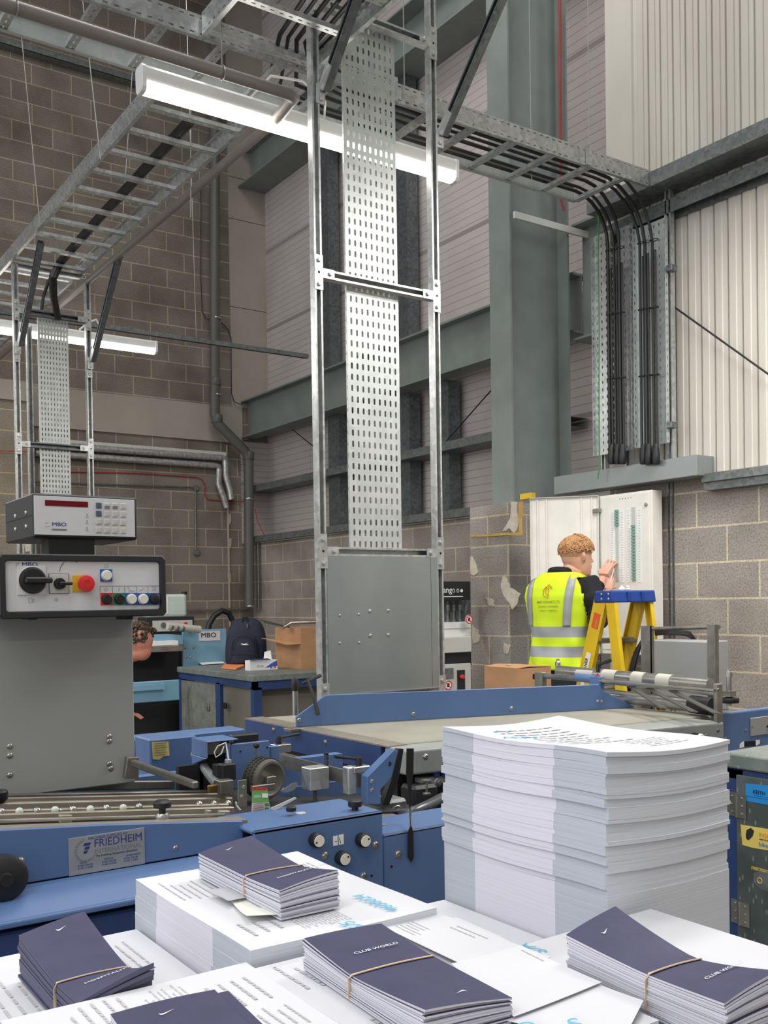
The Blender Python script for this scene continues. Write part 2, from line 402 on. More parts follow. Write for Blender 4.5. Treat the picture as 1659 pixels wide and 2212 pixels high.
# posts behind the cladding rails
for (px, w, z0, z1, lb) in ((709, .10, 3.97, 6.68, 'left galvanised wall post above the deep beam'), (874, .12, 3.97, 6.68, 'right galvanised wall post above the deep beam, behind the perforated tray')):
    c = P(px, 600, X=5.95); o = MB().ext([(-w, -.07), (w, -.07), (w, -.05), (-w + .02, -.05), (-w + .02, .05), (w, .05), (w, .07), (-w, .07)], (5.97, c.y, z0), (5.97, c.y, z1), (0, 1, 0), (1, 0, 0)).build('wall_post', 'galvin'); tag(o, lb, 'steel post')
for (px, w, lb) in ((728, .12, 'left wall post under the deep beam, beside the big tray frame'), (880, .1, 'middle wall post under the deep beam, behind the perforated tray'), (968, .07, 'right wall post under the deep beam near the column')):
    c = P(px, 900, X=5.95); o = MB().ext([(-w, -.07), (w, -.07), (w, -.05), (-w + .02, -.05), (-w + .02, .05), (w, .05), (w, .07), (-w, .07)], (5.97, c.y, 2.25), (5.97, c.y, 3.5), (0, 1, 0), (1, 0, 0)).build('wall_post', 'galvin'); tag(o, lb, 'steel post')
def rod(name, pts, r, mat, label, cat, n=8, group=None):
    o = MB().tube(pts, r, n).build(name, mat, None, smooth=True); tag(o, label, cat, group); return o
rod('bracing_rod', [P(1062, 842, X=5.9), P(965, 952, X=5.9)], .006, 'black', 'thin dark bracing rod crossing the cladding left of the column', 'bracing rod')
rod('bracing_rod', [P(632, 928, X=5.9), P(690, 975, X=5.9)], .006, 'black', 'thin dark bracing rod under the deep beam left of the big frame', 'bracing rod')
rod('bracing_rod', [P(1452, 660, X=5.15), P(1665, 812, X=5.15)], .006, 'black', 'thin dark bracing rod across the corrugated wall on the right', 'bracing rod')
# upper-right galvanised girder in front of corrugated wall
g1 = P(1412, 374, X=5.0); g2 = P(1450, 429, X=5.1)
mb = MB(); zt = P(1500, 331, X=4.98).z; hb = .13
mb.ext([(4.96, zt), (5.19, zt), (5.19, zt - .004), (4.964, zt - .004), (4.964, zt - .085), (5.19, zt - .085), (5.19, zt - .089), (4.96, zt - .089)], (0, -6.9, 0), (0, 4.75, 0), (1, 0, 0), (0, 0, 1))
mb.ext([(5.10, zt - .15), (5.19, zt - .15), (5.19, zt - .25), (5.186, zt - .25), (5.186, zt - .154), (5.104, zt - .154), (5.104, zt - .235), (5.10, zt - .235)], (0, -6.9, 0), (0, 4.75, 0), (1, 0, 0), (0, 0, 1))
o = mb.build('steel_girder', 'galvd'); tag(o, 'galvanised girder crossing the corrugated wall at the right edge', 'steel girder')
# flashing rail between corrugated wall and right blockwork
zt = P(1600, 1013, X=5.1).z
mb = MB(); mb.ext([(5.1, zt), (5.2, zt), (5.2, zt - .1), (5.12, zt - .1), (5.12, zt - .05), (5.1, zt - .05)], (0, -7, 0), (0, 3.95, 0), (1, 0, 0), (0, 0, 1))
o = mb.build('sill_flashing', 'galvd'); tag(o, 'galvanised sill flashing above the right-hand blockwork', 'flashing')
# block pier around the column foot
M['blk_py'] = blocks('blocks_pier_end', 'XZ0', (180, 174, 166), (164, 158, 150), (218, 202, 172), (.1, .0, 0), .45)
pf = P(1101, 1250, X=4.90); pl = P(1017, 1250, X=4.90); zt = P(1060, 1090, X=4.90).z
mb = MB(); mb.box((4.90, pf.y, 0), (5.84, pl.y, zt))
o = struct('trim_6', mb, ['blk_p', 'blk_py'])
for q in o.data.polygons:
    if abs(q.normal.y) > .5: q.material_index = 1
# ================================================================== TRAY FRAMES (TOWERS)
M['hole'] = plain('dark_hole', (12, 12, 12), .8)
def plate_T(parent, c, side, w=.044, h=.16, arm=.062, y=None):
    """T or L shaped fixing plate on the strut face with bolts; side +1 arm to +X, -1 arm to -X, 0 no arm"""
    x, yy, z = c
    mb = MB()
    if side: poly = [(-w/2, -h/2), (w/2, -h/2), (w/2, -.022), (w/2 + arm, -.022), (w/2 + arm, .022), (w/2, .022), (w/2, h/2), (-w/2, h/2)]
    else: poly = [(-w/2, -h/2), (w/2, -h/2), (w/2, h/2), (-w/2, h/2)]
    s = side if side else 1
    pts = [(x + s * a, yy, z + b) for a, b in poly]
    if s > 0: pts = pts[::-1]
    mb.prism(pts, (0, -.005, 0))
    o = mb.build('fixing_plate', 'galv', parent)
    bs = [(0, h/2 - .025), (0, -h/2 + .025)] + ([(s * (w/2 + arm - .025), 0)] if side else [])
    for a, b in bs: bolt(MB(), (x + a, yy - .005, z + b), (0, -1, 0), .0095, .011).build('bolt', 'wire', o)
    MB().cyl((x, yy - .0053, z), (x, yy - .0058, z), .006, n=10).build('hole', 'hole', o)
    return o
def brace(parent, p0, p1, w=.041):
    p0, p1 = Vector(p0), Vector(p1)
    MB().strut(p0, p1, (-1, 0, 0), w, w).build('brace', 'galvin' , parent)
    e = (p1 - p0).normalized()
    mb = MB(); mb.beam(p0 - Vector((0, 0, .07)), p0 + Vector((0, 0, .02)), .044, .006, (0, -1, 0)); mb.beam(p0 + Vector((0, 0, .0)), p0 + e * .11, .006, .05, e.cross(Vector((1, 0, 0))))
    o = mb.build('brace_bracket', 'galv', parent)
    bolt(MB(), p0 + Vector((0, -.004, -.05)), (0, -1, 0), .009, .01).build('bolt', 'wire', o)
def tray_plate(parent, name, x0, x1, y, z0, z1, cols, pitch, mat, sw=.0068, sh=.02, lip=.012):
    nr = max(1, int(round((z1 - z0) / pitch)))
    mb = MB().perf((x0, y, z0), (1, 0, 0), (0, 0, 1), x1 - x0, z1 - z0, cols, nr, sw, sh, .008, .004)
    # tie slots drawn as short side slots every third row
    mb.perf((x0, y, z0), (0, 1, 0), (0, 0, 1), lip, z1 - z0, 1, nr, .004, .018)
    mb.perf((x1, y, z0), (0, 1, 0), (0, 0, 1), lip, z1 - z0, 1, nr, .004, .018)
    o = mb.build(name, mat, parent, solid=.0016); return o
# ---- near tower
YT = 3.95
def PX(px, y): return P(px, y, Y=YT).x
xl = PX(688.5, 600); xrr = PX(942, 600)
xl = (PX(669, 560) + PX(707, 1400)) / 2 if False else PX(688, 600)
tw = thing('tray_frame', 'tall galvanised strut frame with long perforated tray and blank plate, in the centre', 'tray frame', (xl, YT, 0))
MB().strut((xl, YT, .0), (xl, YT, 5.0), (0, -1, 0)).build('upright', ['galv'], tw)
MB().strut((xrr, YT, .0), (xrr, YT, 5.0), (0, -1, 0)).build('upright', ['galv'], tw)
def zt_(px, y): return P(px, y, Y=YT).z
zb = [zt_(830, 54) - .0, zt_(830, 617), zt_(830, 1193), zt_(830, 1503)]
for z in zb:
    MB().strut((xl + .022, YT, z), (xrr - .022, YT, z), (0, -1, 0)).build('crossbar', 'galv', tw)
    plate_T(tw, (xl, YT, z), 1); plate_T(tw, (xrr, YT, z), -1)
xa, xb = P(752, 900, Y=YT + .055).x, P(863, 900, Y=YT + .055).x
tray_plate(tw, 'perforated_tray', xa, xb, YT + .052, zb[2] + .01, zb[1] + .01, 9, .0525, 'trayv', .0115, .031)
tray_plate(tw, 'perforated_tray', xa, xb, YT + .056, zb[1] + .01, zb[0] + .06, 9, .0525, 'trayv', .0115, .031)
mb = MB(); mb.box((xl + .02, YT - .004, zb[3] + .02), (xrr - .02, YT - .002, zb[2] - .02)); mb.box((xl + .02, YT - .02, zb[3] + .02), (xrr - .02, YT - .002, zb[3] + .023))
pl = mb.build('blank_plate', 'sheet', tw)
MB().beam((xrr - .062, YT - .0045, zb[3] + .03), (xrr - .062, YT - .0045, zb[2] - .02), .002, .001, (0, 1, 0)).build('fold_line', 'galvin', pl)
for px, py, r in ((734, 1329, .0055), (775, 1327, .0055), (799, 1320, .0075), (839, 1319, .0075), (734, 1389, .0055), (776, 1388, .0055), (800, 1373, .0075), (839, 1371, .0075)):
    button_screw(MB(), P(px, py, Y=YT - .005), (0, -1, 0), r).build('rivet', 'wire', pl, smooth=True)
def ybr(px0, py0, px1, py1, Y0, x):
    p0 = P(px0, py0, Y=Y0 - .045); 
    # 45 degree brace in the plane x = const: find the depth where the ray meets that plane
    p1 = P(px1, py1, X=x); return Vector((x, p0.y, p0.z)), Vector((x, p1.y, p1.z))
a, b = ybr(688, 190, 762, -40, YT, xl); brace(tw, a, a + (Vector((0, -1, 1)).normalized()) * .75)
a, b = ybr(940, 285, 1062, 0, YT, xrr); brace(tw, a, a + (Vector((0, -1, 1)).normalized()) * 1.1)
# ---- far tower
YF = 7.75
xl2 = P(38.5, 850, Y=YF).x; xr2 = P(194, 850, Y=YF).x
t2 = thing('tray_frame', 'smaller galvanised strut frame with perforated tray at far left, behind the control console', 'tray frame', (xl2, YF, 0))
ztop = P(35, 578, Y=YF).z
for x in (xl2, xr2): MB().strut((x, YF, 0), (x, YF, 3.98), (0, -1, 0)).build('upright', 'galv', t2)
xk = P(66, 850, Y=YF + .25).x
MB().strut((xk, YF + .25, 0), (xk, YF + .25, 3.6), (0, -1, 0)).build('rear_upright', 'galv', t2)
z2 = [P(110, 680, Y=YF).z, P(110, 963, Y=YF).z]
for z in z2:
    MB().strut((xl2 + .022, YF, z), (xr2 - .022, YF, z), (0, -1, 0)).build('crossbar', 'galvin', t2)
    plate_T(t2, (xl2, YF, z), 1); plate_T(t2, (xr2, YF, z), -1)
for x, py in ((xl2, 782), (xr2, 798)):
    plate_T(t2, (x, YF, P(110, py, Y=YF).z), 0, .044, .06)
MB().strut((xl2 + .02, YF, 3.975), (xr2 - .02, YF, 3.975), (0, -1, 0)).build('top_bar', 'galv', t2)
xa, xb = P(84, 850, Y=YF + .05).x, P(149, 850, Y=YF + .05).x
tray_plate(t2, 'perforated_tray', xa, xb, YF + .045, 1.55, z2[0] - .02, 9, .040, 'trayv', .0085, .023)
for x, px, py in ((xl2, 48, 745), (xr2, 197, 778)):
    p = P(px, py, Y=YF - .03); brace(t2, (x, YF - .03, p.z), Vector((x, YF - .03, p.z)) + Vector((0, -1, 1)).normalized() * ((3.96 - p.z) * 1.414))
# ================================================================== CABLE LADDERS
def slotrail(mb, p0, p1, h, lipdir, lip=.022, pitch=.05, full=True):
    """ladder side rail: slotted web with lips top and bottom"""
    p0, p1 = Vector(p0), Vector(p1); L = (p1 - p0).length; u = (p1 - p0).normalized(); ld = Vector(lipdir)
    n = int(L / pitch)
    mb.perf(p0, u, (0, 0, 1), L, h * .3, n, 1, .024, .007)
    mb.quad(p0 + Vector((0, 0, h * .3)), p1 + Vector((0, 0, h * .3)), p1 + Vector((0, 0, h * .7)), p0 + Vector((0, 0, h * .7)))
    mb.perf(p0 + Vector((0, 0, h * .7)), u, (0, 0, 1), L, h * .3, n, 1, .024, .007)
    for z in (0, h):
        q = Vector((0, 0, z)); mb.quad(p0 + q, p1 + q, p1 + q + ld * lip, p0 + q + ld * lip)
    return mb
def rung(p0, p1, w=.041, h=.021):
    p0, p1 = Vector(p0), Vector(p1); u = (p1 - p0); L = u.length; u = u.normalized(); s = Vector((0, 0, 1)).cross(u)
    mb = MB(); n = max(1, int(L / .045))
    mb.perf(p0 - s * w / 2, u, s, L, w, n, 1, .022, .008)
    for k in (-1, 1): mb.quad(p0 + s * k * w / 2, p1 + s * k * w / 2, p1 + s * k * w / 2 + Vector((0, 0, h)), p0 + s * k * w / 2 + Vector((0, 0, h)))
    return mb
ZL = 3.985; HR = .10
la = thing('cable_ladder', 'long galvanised cable ladder carrying black cables to the right-hand wall', 'cable ladder', (-1, 4.385, ZL))
slotrail(MB(), (-1.0, 4.22, ZL), (5.02, 4.22, ZL), HR, (0, 1, 0)).build('side_rail', 'galv', la, solid=.0018)
MB().box((-1.0, 4.66, ZL), (4.75, 4.662, ZL + HR)).box((-1.0, 4.638, ZL - .002), (4.75, 4.662, ZL)).box((-1.0, 4.638, ZL + HR), (4.75, 4.662, ZL + HR + .002)).build('side_rail', 'trayv', la)
for k in range(-14, 5):
    x = 3.56 + .3 * k; rung((x, 4.222, ZL + .006), (x, 4.655, ZL + .006)).build('rung', 'galv', la, solid=.0015)
for x in (3.0, 4.42):
    MB().box((x - .02, 4.205, ZL + .0), (x + .02, 4.217, ZL + .12)).build('hanger_clip', 'galv', la)
lb = thing('cable_ladder', 'cable ladder running back towards the far left tray frame', 'cable ladder', (2.22, 4.6, ZL - .1))
XA, XB = 1.945, 2.50
slotrail(MB(), (XA, 4.70, ZL), (XA, 11.2, ZL), HR, (1, 0, 0)).build('side_rail', 'galv', lb, solid=.0018)
slotrail(MB(), (XB, 4.70, ZL), (XB, 11.2, ZL), HR, (-1, 0, 0)).build('side_rail', 'galv', lb, solid=.0018)
y0 = P(310, 270, X=XA).y; y1 = P(152, 458, X=XA).y; print('rung ys', [round(P(a, b, X=XA).y, 2) for a, b in ((310, 270), (275, 315), (240, 355), (210, 390), (178, 425), (152, 458), (125, 487))])
for k in range(19):
    y = y0 + .3 * k; rung((XA + .002, y, ZL + .006), (XB - .002, y, ZL + .006)).build('rung', 'galv', lb, solid=.0015)
lc = thing('cable_ladder', 'short cable ladder crossing overhead at the top edge, left of the central frame', 'cable ladder', (2.22, 2.0, ZL))
slotrail(MB(), (XA - .02, 2.0, ZL), (XA - .02, 4.2, ZL), HR, (1, 0, 0)).build('side_rail', 'galv', lc, solid=.0018)
slotrail(MB(), (XB + .02, 2.0, ZL), (XB + .02, 4.2, ZL), HR, (-1, 0, 0)).build('side_rail', 'galv', lc, solid=.0018)
for k in range(6):
    y = P(560, 45, X=2.2).y - .3 * k; rung((XA, y, ZL + .006), (XB, y, ZL + .006)).build('rung', 'galv', lc, solid=.0015)
# ---- suspension wires
def wire(px0, py0, x, y, z, label):
    p = P(px0, py0, Y=y) if True else None
    rod('suspension_wire', [(x, y, z), (p.x, y, max(p.z, z + .05))], .0028, 'wire', label, 'wire', 6)
def wire2(a, b, kw, label):
    p, q = P(*a, **kw), P(*b, **kw); e = (p - q).normalized(); rod('suspension_wire', [q, p + e * .6], .003, 'wire', label, 'wire', 6)
wire2((1270, -5), (1272, 345), dict(Y=4.21), 'thin hanging wire right of the steel column, holding the cable ladder')
wire2((1143, -5), (1149, 410), dict(Y=4.57), 'thin hanging wire in front of the steel column')
wire2((871, -5), (874, 215), dict(Y=4.21), 'thin hanging wire just right of the big perforated tray')
wire2((47, 85), (86, 485), dict(X=XA), 'leftmost hanging wire on the far left cable ladder')
wire2((193, 130), (217, 345), dict(X=XA), 'second hanging wire on the left cable ladder, above its bracket')
wire2((285, 165), (262, 520), dict(X=XB), 'hanging wire crossing the left cable ladder behind its rungs')
wire2((402, 0), (424, 735), dict(Y=8.72), 'long wire hanging down to the far lamp rail, before the blocks')
wire2((412, 380), (412, 470), dict(X=XB), 'faint wire near the far right of the left cable ladder')
for a in ((437, 360, X) for X in ()): pass
# ---- battens
def batten(loc, label):
    x0, y, z = loc; L = 1.79
    t = thing('batten_light', label, 'light', (x0, y, z))
    mb = MB(); pr = [(-.035, .03), (.035, .03), (.04, .085), (.03, .1), (-.03, .1), (-.04, .085)]
    mb.ext(pr, (x0, y, z), (x0 + L, y, z), (0, 1, 0), (0, 0, 1)).build('housing', 'white', t)
    pr = [(-.037, .03), (-.037, .004), (-.026, -.012), (0, -.017), (.026, -.012), (.037, .004), (.037, .03)]
    MB().ext(pr, (x0 + .02, y, z), (x0 + L - .02, y, z), (0, 1, 0), (0, 0, 1)).build('diffuser', 'lamp', t, smooth=50)
    for a, b in ((x0 - .004, x0 + .02), (x0 + L - .02, x0 + L + .004)):
        MB().ext([(-.042, .03), (-.04, 0), (-.028, -.016), (0, -.02), (.028, -.016), (.04, 0), (.042, .03), (.043, .088), (.03, .104), (-.03, .104), (-.043, .088)], (a, y, z), (b, y, z), (0, 1, 0), (0, 0, 1)).build('end_cap', 'white', t, bevel=.003)
    return t
zl = 3.70
bl = batten((1.655, 4.28, zl), 'bright white batten light crossing behind the central tray frame')
bl2 = batten((1.69, 8.72, 3.71), 'distant batten light on the left, behind the smaller tray frame')
o = MB().strut((-1, 8.72, 3.86), (P(665, 790, Y=8.72).x, 8.72, 3.86), (0, 0, -1), .041, .041).build('lamp_rail', 'galvd'); tag(o, 'thin galvanised rail above the distant batten light, reaching the side cladding', 'rail')
# conduit with elbow above the near lamp
q1 = P(640, 208, Y=4.05); q0 = P(0, 18, Y=4.05)
zq = q1.z
rod('ceiling_pipe', [(-1.2, 4.05, zq), (q1.x - .03, 4.05, zq), (q1.x, 4.07, zq), (q1.x, 4.1, zq), (q1.x, 4.27, zq - .03)], .027, 'pipe', 'grey pipe along the top left that bends back to the near batten light', 'pipe', 14)
for px, py in ((35, 15), (480, 155)):
    c = P(px, py, Y=4.05); mb = MB(); mb.tube([(c.x, 4.05 + .03 * math.cos(a), zq + .03 * math.sin(a)) for a in [i * PI / 8 for i in range(16)]], .003, 6, True); mb.tube([(c.x, 4.05, zq + .03), (c.x, 4.05, ZL + .02)], .004, 6)
    o = mb.build('pipe_clip', 'steel'); tag(o, 'pipe clip at the very top left corner' if px < 100 else 'pipe clip and hanger on the grey ceiling pipe', 'pipe clip')
z_ = ZL - .045
pr = P(380, 420, X=XB + .03); rod('ceiling_pipe', [(XB + .04, 4.5, z_), (XB + .04, 11, z_)], .026, 'pipe', 'grey pipe slung under the right rail of the left cable ladder', 'pipe', 14)
rod('lamp_flex', [(q1.x - .12, 4.27, zl + .11), (q1.x - .05, 4.2, zl + .2), (q1.x + .1, 4.16, zl + .2), (q1.x + .25, 4.2, zl + .16), (q1.x + .3, 4.3, zl + .08)], .006, 'white', 'white lamp flex looping over the near batten light', 'cable')
rod('lamp_flex', [P(172, 712, Y=8.6), P(190, 697, Y=8.6), P(208, 690, Y=8.6), P(216, 705, Y=8.6)], .008, 'white', 'small white flex above the distant batten light', 'cable')
# ---- black cables on the right ladder, bending down to the board
zc = ZL + .045
vp = [(1318, 4.60), (1331, 4.555), (1342, 4.47), (1387, 4.39), (1398, 4.34), (1414, 4.265)]
cg = 'black cables running along the long cable ladder'
for i, (px, yl) in enumerate(vp):
    X = 5.0 + .003 * (i % 2); b = P(px, 990, X=X); yv = b.y
    zt0 = zc + .005 * (i % 3)
    xs = X - .30 - .02 * i
    pts = [(2.2 + .05 * i, 3.0, zc + .06), (2.25 + .05 * i, 3.7, zc + .07), (2.30 + .045 * i, 4.15, zc + .05), (2.45 + .05 * i, yl - .03, zc + .01), (2.8, yl, zt0)]
    pts += [(2.8 + (xs - 2.8) * k / 4, yl, zt0) for k in range(1, 5)]
    for k in range(1, 7):
        a = PI / 2 * k / 6; r = X - xs; pts.append((xs + r * math.sin(a), yl + (yv - yl) * k / 6, zt0 - r * (1 - math.cos(a))))
    pts += [(X, yv, zt0 - .6), (X, yv, b.z + .06)]
    r = .0095 if i % 2 else .0115
    fat = ['fourth', 'fifth', 'sixth']
    o = MB().tube(pts, r, 8).build('power_cable', 'cable', None, smooth=True)
    tag(o, 'black power cable on the long ladder dropping into the wall trays, ' + ['furthest left', 'second from left', 'third from left', 'fourth from left', 'fifth from left', 'furthest right'][i], 'cable', cg)
    # second strand beside it on the wall only
    pts2 = [(X, yv - .024, zt0 - .45), (X, yv - .026, b.z + .03)]
    o = MB().tube(pts2, r * .7, 8).build('power_cable', 'cable', None, smooth=True)
    tag(o, 'thinner black cable strapped to the wall trays, ' + ['furthest left', 'second from left', 'third from left', 'fourth from left', 'fifth from left', 'furthest right'][i], 'cable', 'thin black cables on the wall trays')
    for k, zz in enumerate((.5, 1.0, 1.5)):
        MB().tube([(X + .02 * math.cos(t), yv - .013 + .03 * math.sin(t), b.z + .1 + zz * .85) for t in [j * PI / 4 for j in range(8)]], .003, 5, True).build('cable_tie', 'black', o)
    g = MB(); g.lathe([(.02, 0), (.026, .02), (.026, .06), (.016, .13)], (X, yv - .012, b.z - .04), (0, 0, 1), 10).build('gland_boot', 'black', o, smooth=True)
ge = [P(1293, 465, X=4.96), P(1292, 560, X=4.98), P(1294, 700, X=4.98), P(1294, 860, X=4.98), P(1295, 1005, X=4.98), P(1291, 1035, X=4.98)]
M['earth'] = plain('earth_green', (70, 140, 76), .5)
rod('earth_cable', ge, .0045, 'earth', 'green earth cable down the left edge of the wall trays', 'cable')
# black bundle along the left ladder, dropping by the far tower
pts = [P(405, 265, Z=4.03), P(330, 345, Z=4.03), P(270, 410, Z=4.03), P(220, 462, Z=4.03), P(165, 525, Z=4.03), P(128, 568, Z=4.03), P(112, 600, Y=7.6), P(113, 640, Y=7.7), P(122, 690, Y=7.76)]
for k in range(4):
    d = Vector((.022 * (k % 2), .02 * (k // 2), .018 * (k // 2)))
    o = MB().tube([p + d for p in pts], .016, 8).build('power_cable', 'cable', None, smooth=True); tag(o, 'black cable bundled diagonally along the left ladder, dropping by the far frame', 'cable', 'bundled black cables on the left ladder')
rod('power_cable', [P(122, 578, Y=7.7), P(104, 610, Y=7.7), P(94, 640, Y=7.7), P(90, 668, Y=7.7)], .012, 'cable', 'single stray black cable left of the bundle at the far frame', 'cable')
# ================================================================== WALL TRAYS + BOARD
tg = 'vertical perforated trays above the distribution board'
def walltray(pa, pb, ya, yb_, X, label, mat='galv', cols=4):
    A = P(pa, yb_, X=X); B = P(pb, yb_, X=X); zt = P(pb, ya, X=X).z; n = int((zt - A.z) / .05)
    mb = MB().perf((X, B.y, A.z), (0, 1, 0), (0, 0, 1), A.y - B.y, zt - A.z, cols, n, .008, .022, .005, .005)
    mb.perf((X, B.y, A.z), (-1, 0, 0), (0, 0, 1), .03, zt - A.z, 1, n, .01, .022); mb.perf((X, A.y, A.z), (-1, 0, 0), (0, 0, 1), .03, zt - A.z, 1, n, .01, .022)
    o = mb.build('wall_tray', mat, None, solid=.0016); tag(o, label, 'cable tray', tg)
walltray(1288, 1330, 492, 985, 5.06, 'left perforated wall tray, beside the green earth cable')
walltray(1346, 1372, 480, 975, 5.06, 'narrow middle perforated wall tray between two cable groups', 'galv', 2)
walltray(1378, 1447, 465, 968, 5.06, 'right perforated wall tray, pale and wide', 'trayv', 6)
for px, y0_, y1_, lb in ((1447, 385, 995, 'right strut upright beside the wall trays'), (1303, 500, 1020, 'left strut upright behind the wall trays'), (1356, 500, 1010, 'middle strut upright behind the wall trays')):
    A = P(px, y1_, X=5.1); B = P(px, y0_, X=5.1)
    o = MB().strut((5.1, A.y, A.z), (5.1, A.y, B.z), (-1, 0, 0)).build('strut_upright', 'galv'); tag(o, lb, 'strut')
for py in (582, 918):
    A = P(1447, py, X=5.09); o = MB().box((5.03, A.y - .06, A.z - .03), (5.09, A.y - .02, A.z + .01)).build('beam_clamp', 'galvin', bevel=.003); tag(o, 'small clamp on the strut, ' + ('upper one beside the wall trays' if py < 700 else 'lower one beside the wall trays'), 'clamp')
A = P(1412, 395, X=5.0); B = P(1448, 380, X=5.0)
o = MB().strut((5.08, B.y, 4.06), (5.08, 4.3, 4.06), (0, 0, 1)).build('strut_bracket', 'galv'); tag(o, 'short strut bracket joining the long cable ladder to the wall', 'strut')
# wall strut across column
A = P(1100, 461, Y=c0.y - .03); B = P(1290, 461, Y=c0.y - .3)
o = MB().beam((4.98, c0.y - .03, A.z), (5.75, c0.y - .03, A.z), .02, .05).build('flat_bar', 'paint'); tag(o, 'pale flat bar across the steel column under the cable ladder', 'bar')
# red fire cables on the column's far edge
xx = P(1213, 200, Y=c0.y - .02)
for k, lb in enumerate(('left of the two red cables running down the steel column', 'right of the two red cables running down the steel column')):
    rod('fire_cable', [P(1206 + 5 * k, -10, Y=c0.y - .02), P(1208 + 4 * k, 75, Y=c0.y - .02), P(1206 + 6 * k, 130, Y=c0.y - .02), P(1208 + 4 * k, 195, Y=c0.y - .02), P(1209 + 4 * k, 300, Y=c0.y - .02), P(1210 + 3 * k, 430, Y=c0.y - .02), P(1218 + 2 * k, 455, Y=c0.y - .02)], .0055, 'red', lb, 'cable')
# trunking box
A = P(1196, 1030, X=5.03); B = P(1505, 982, X=5.03); z0 = P(1196, 1069, X=5.03).z
ztk = (A.z + B.z) / 2
o = MB().box((5.03, B.y, z0), (5.195, A.y, ztk)).build('trunking', 'sheet', bevel=.003); tag(o, 'galvanised trunking box above the distribution board', 'trunking')
# distribution board
M['dbpaint'] = plain('board_paint', (238, 235, 226), .45); M['dbside'] = M['dbpaint']
XD = 5.03
L = P(1296, 1250, X=XD).y; Rr = P(1410, 1250, X=XD).y; zt = P(1350, 1065, X=XD).z; zb_ = P(1350, 1414, X=XD).z
db = thing('distribution_board', 'open cream distribution board with door swung left, in front of the man', 'distribution board', (XD + .05, (L + Rr) / 2, zb_))
MB().box((XD, Rr, zb_), (XD + .1, L, zt)).build('enclosure', 'dbpaint', db, bevel=.004)
pl = MB().box((XD - .004, Rr + .02, zb_ + .03), (XD, L - .015, zt - .012)).build('front_plate', 'dbpaint', db, bevel=.002)
# door: hinged at y=L, opened towards the room
hx, hy = XD - .005, L; de = P(1153, 1250, t=6.85); dv = Vector((de.x - hx, de.y - hy, 0)).normalized(); dw = .46; dn = Vector((-dv.y, dv.x, 0))
if dn.dot(Vector((-1, -1, 0))) < 0: dn = -dn
o_ = Vector((hx, hy, 0))
zdt = P(1225, 1071, t=6.7).z; zdb = zb_
mb = MB(); cc = o_ + dv * dw / 2 + Vector((0, 0, (zdt + zdb) / 2)); mb.obox(cc, dv * dw / 2, dn * .0015, (0, 0, (zdt - zdb) / 2))
for k in (0, 1): mb.obox(o_ + dv * (dw * k) + dn * .012 + Vector((0, 0, (zdt + zdb) / 2)), dv * .0015, dn * .012, (0, 0, (zdt - zdb) / 2))
mb.obox(o_ + dv * dw / 2 + dn * .012 + Vector((0, 0, zdt)), dv * dw / 2, dn * .012, (0, 0, .0015))
dr = mb.build('door', 'dbpaint', db)
mb = MB()
for k in (.045, .115, dw - .05, dw - .11): mb.obox(o_ + dv * k + dn * .006 + Vector((0, 0, (zdt + zdb) / 2)), dv * .004, dn * .005, (0, 0, (zdt - zdb) / 2 - .01))
mb.build('door_stiffener', 'dbpaint', dr)
mb = MB()
for zz in (zdt - .1, zdb + .15): mb.obox(Vector((XD - .02, L + .005, zz)), (.02, 0, 0), (0, .03, 0), (0, 0, .012))
mb.build('hinge', 'steel', db)
M['grn'] = plain('breaker_green', (120, 160, 150), .5); M['paper'] = noisy('paper_white', (240, 239, 236), (232, 231, 229), 3, .8, 0, 3)
# circuit chart strips, breakers
def onboard(px, py): p = P(px, py, X=XD - .005); return p.y, p.z
def strip(name, pa, pb, ya, yb_, mat, off=.001, par=None):
    y0, zt_ = onboard(pa, ya); y1, zb2 = onboard(pb, yb_)
    return MB().box((XD - .005 - off, y1, zb2), (XD - .004, y0, zt_)).build(name, mat, par or pl)
M['dbwell'] = plain('breaker_well', (196, 200, 192), .5)
st = [strip('chart_strip', 1317, 1328, 1104, 1240, 'paper'), strip('chart_strip', 1338, 1349, 1100, 1258, 'paper'), strip('chart_strip', 1353, 1361, 1098, 1258, 'paper'), strip('chart_strip', 1376, 1386, 1096, 1257, 'paper')]
w1 = strip('breaker_well', 1329, 1337, 1101, 1256, 'dbwell'); w2 = strip('breaker_well', 1364, 1374, 1096, 1257, 'dbwell')
y0_, z0_ = onboard(1333, 1101); y1_, z1_ = onboard(1333, 1137)
for k in range(6):
    zz = z0_ + (z1_ - z0_) * (k + .5) / 6; MB().box((XD - .02, y0_ - .012, zz - .0065), (XD - .006, y0_ + .012, zz + .0065)).build('breaker', 'grn', w1)
y0_, z0_ = onboard(1369, 1133); y1_, z1_ = onboard(1369, 1254)
for k in range(18):
    zz = z0_ + (z1_ - z0_) * (k + .5) / 18; MB().box((XD - .02, y0_ - .012, zz - .0065), (XD - .006, y0_ + .012, zz + .0065)).build('breaker', 'grn', w2)
mb = MB()
for i, (px, ya, yb_) in enumerate(((1322, 1106, 1238), (1343, 1104, 1256), (1357, 1100, 1256), (1381, 1100, 1255))):
    for k in range(28):
        yy, zz = onboard(px, ya + (yb_ - ya) * (k + .5) / 28); mb.box((XD - .0066, yy - .006 - .002 * (k % 3), zz - .0008), (XD - .006, yy + .006, zz + .0008))
mb.build('chart_writing', 'galvin', pl)
mb = MB()
for k in range(5):
    yy, zz = onboard(1339 + k * 6, 1078 - k * .8); mb.cyl((XD - .0045, yy, zz), (XD - .0055, yy, zz), .003, n=8)
mb.build('vent_hole', 'hole', pl)
yy, zz = onboard(1396, 1090); MB().lathe([(.012, 0), (.012, .008), (.009, .01)], (XD - .004, yy, zz), (-1, 0, 0), 14).build('lock', 'steel', pl)
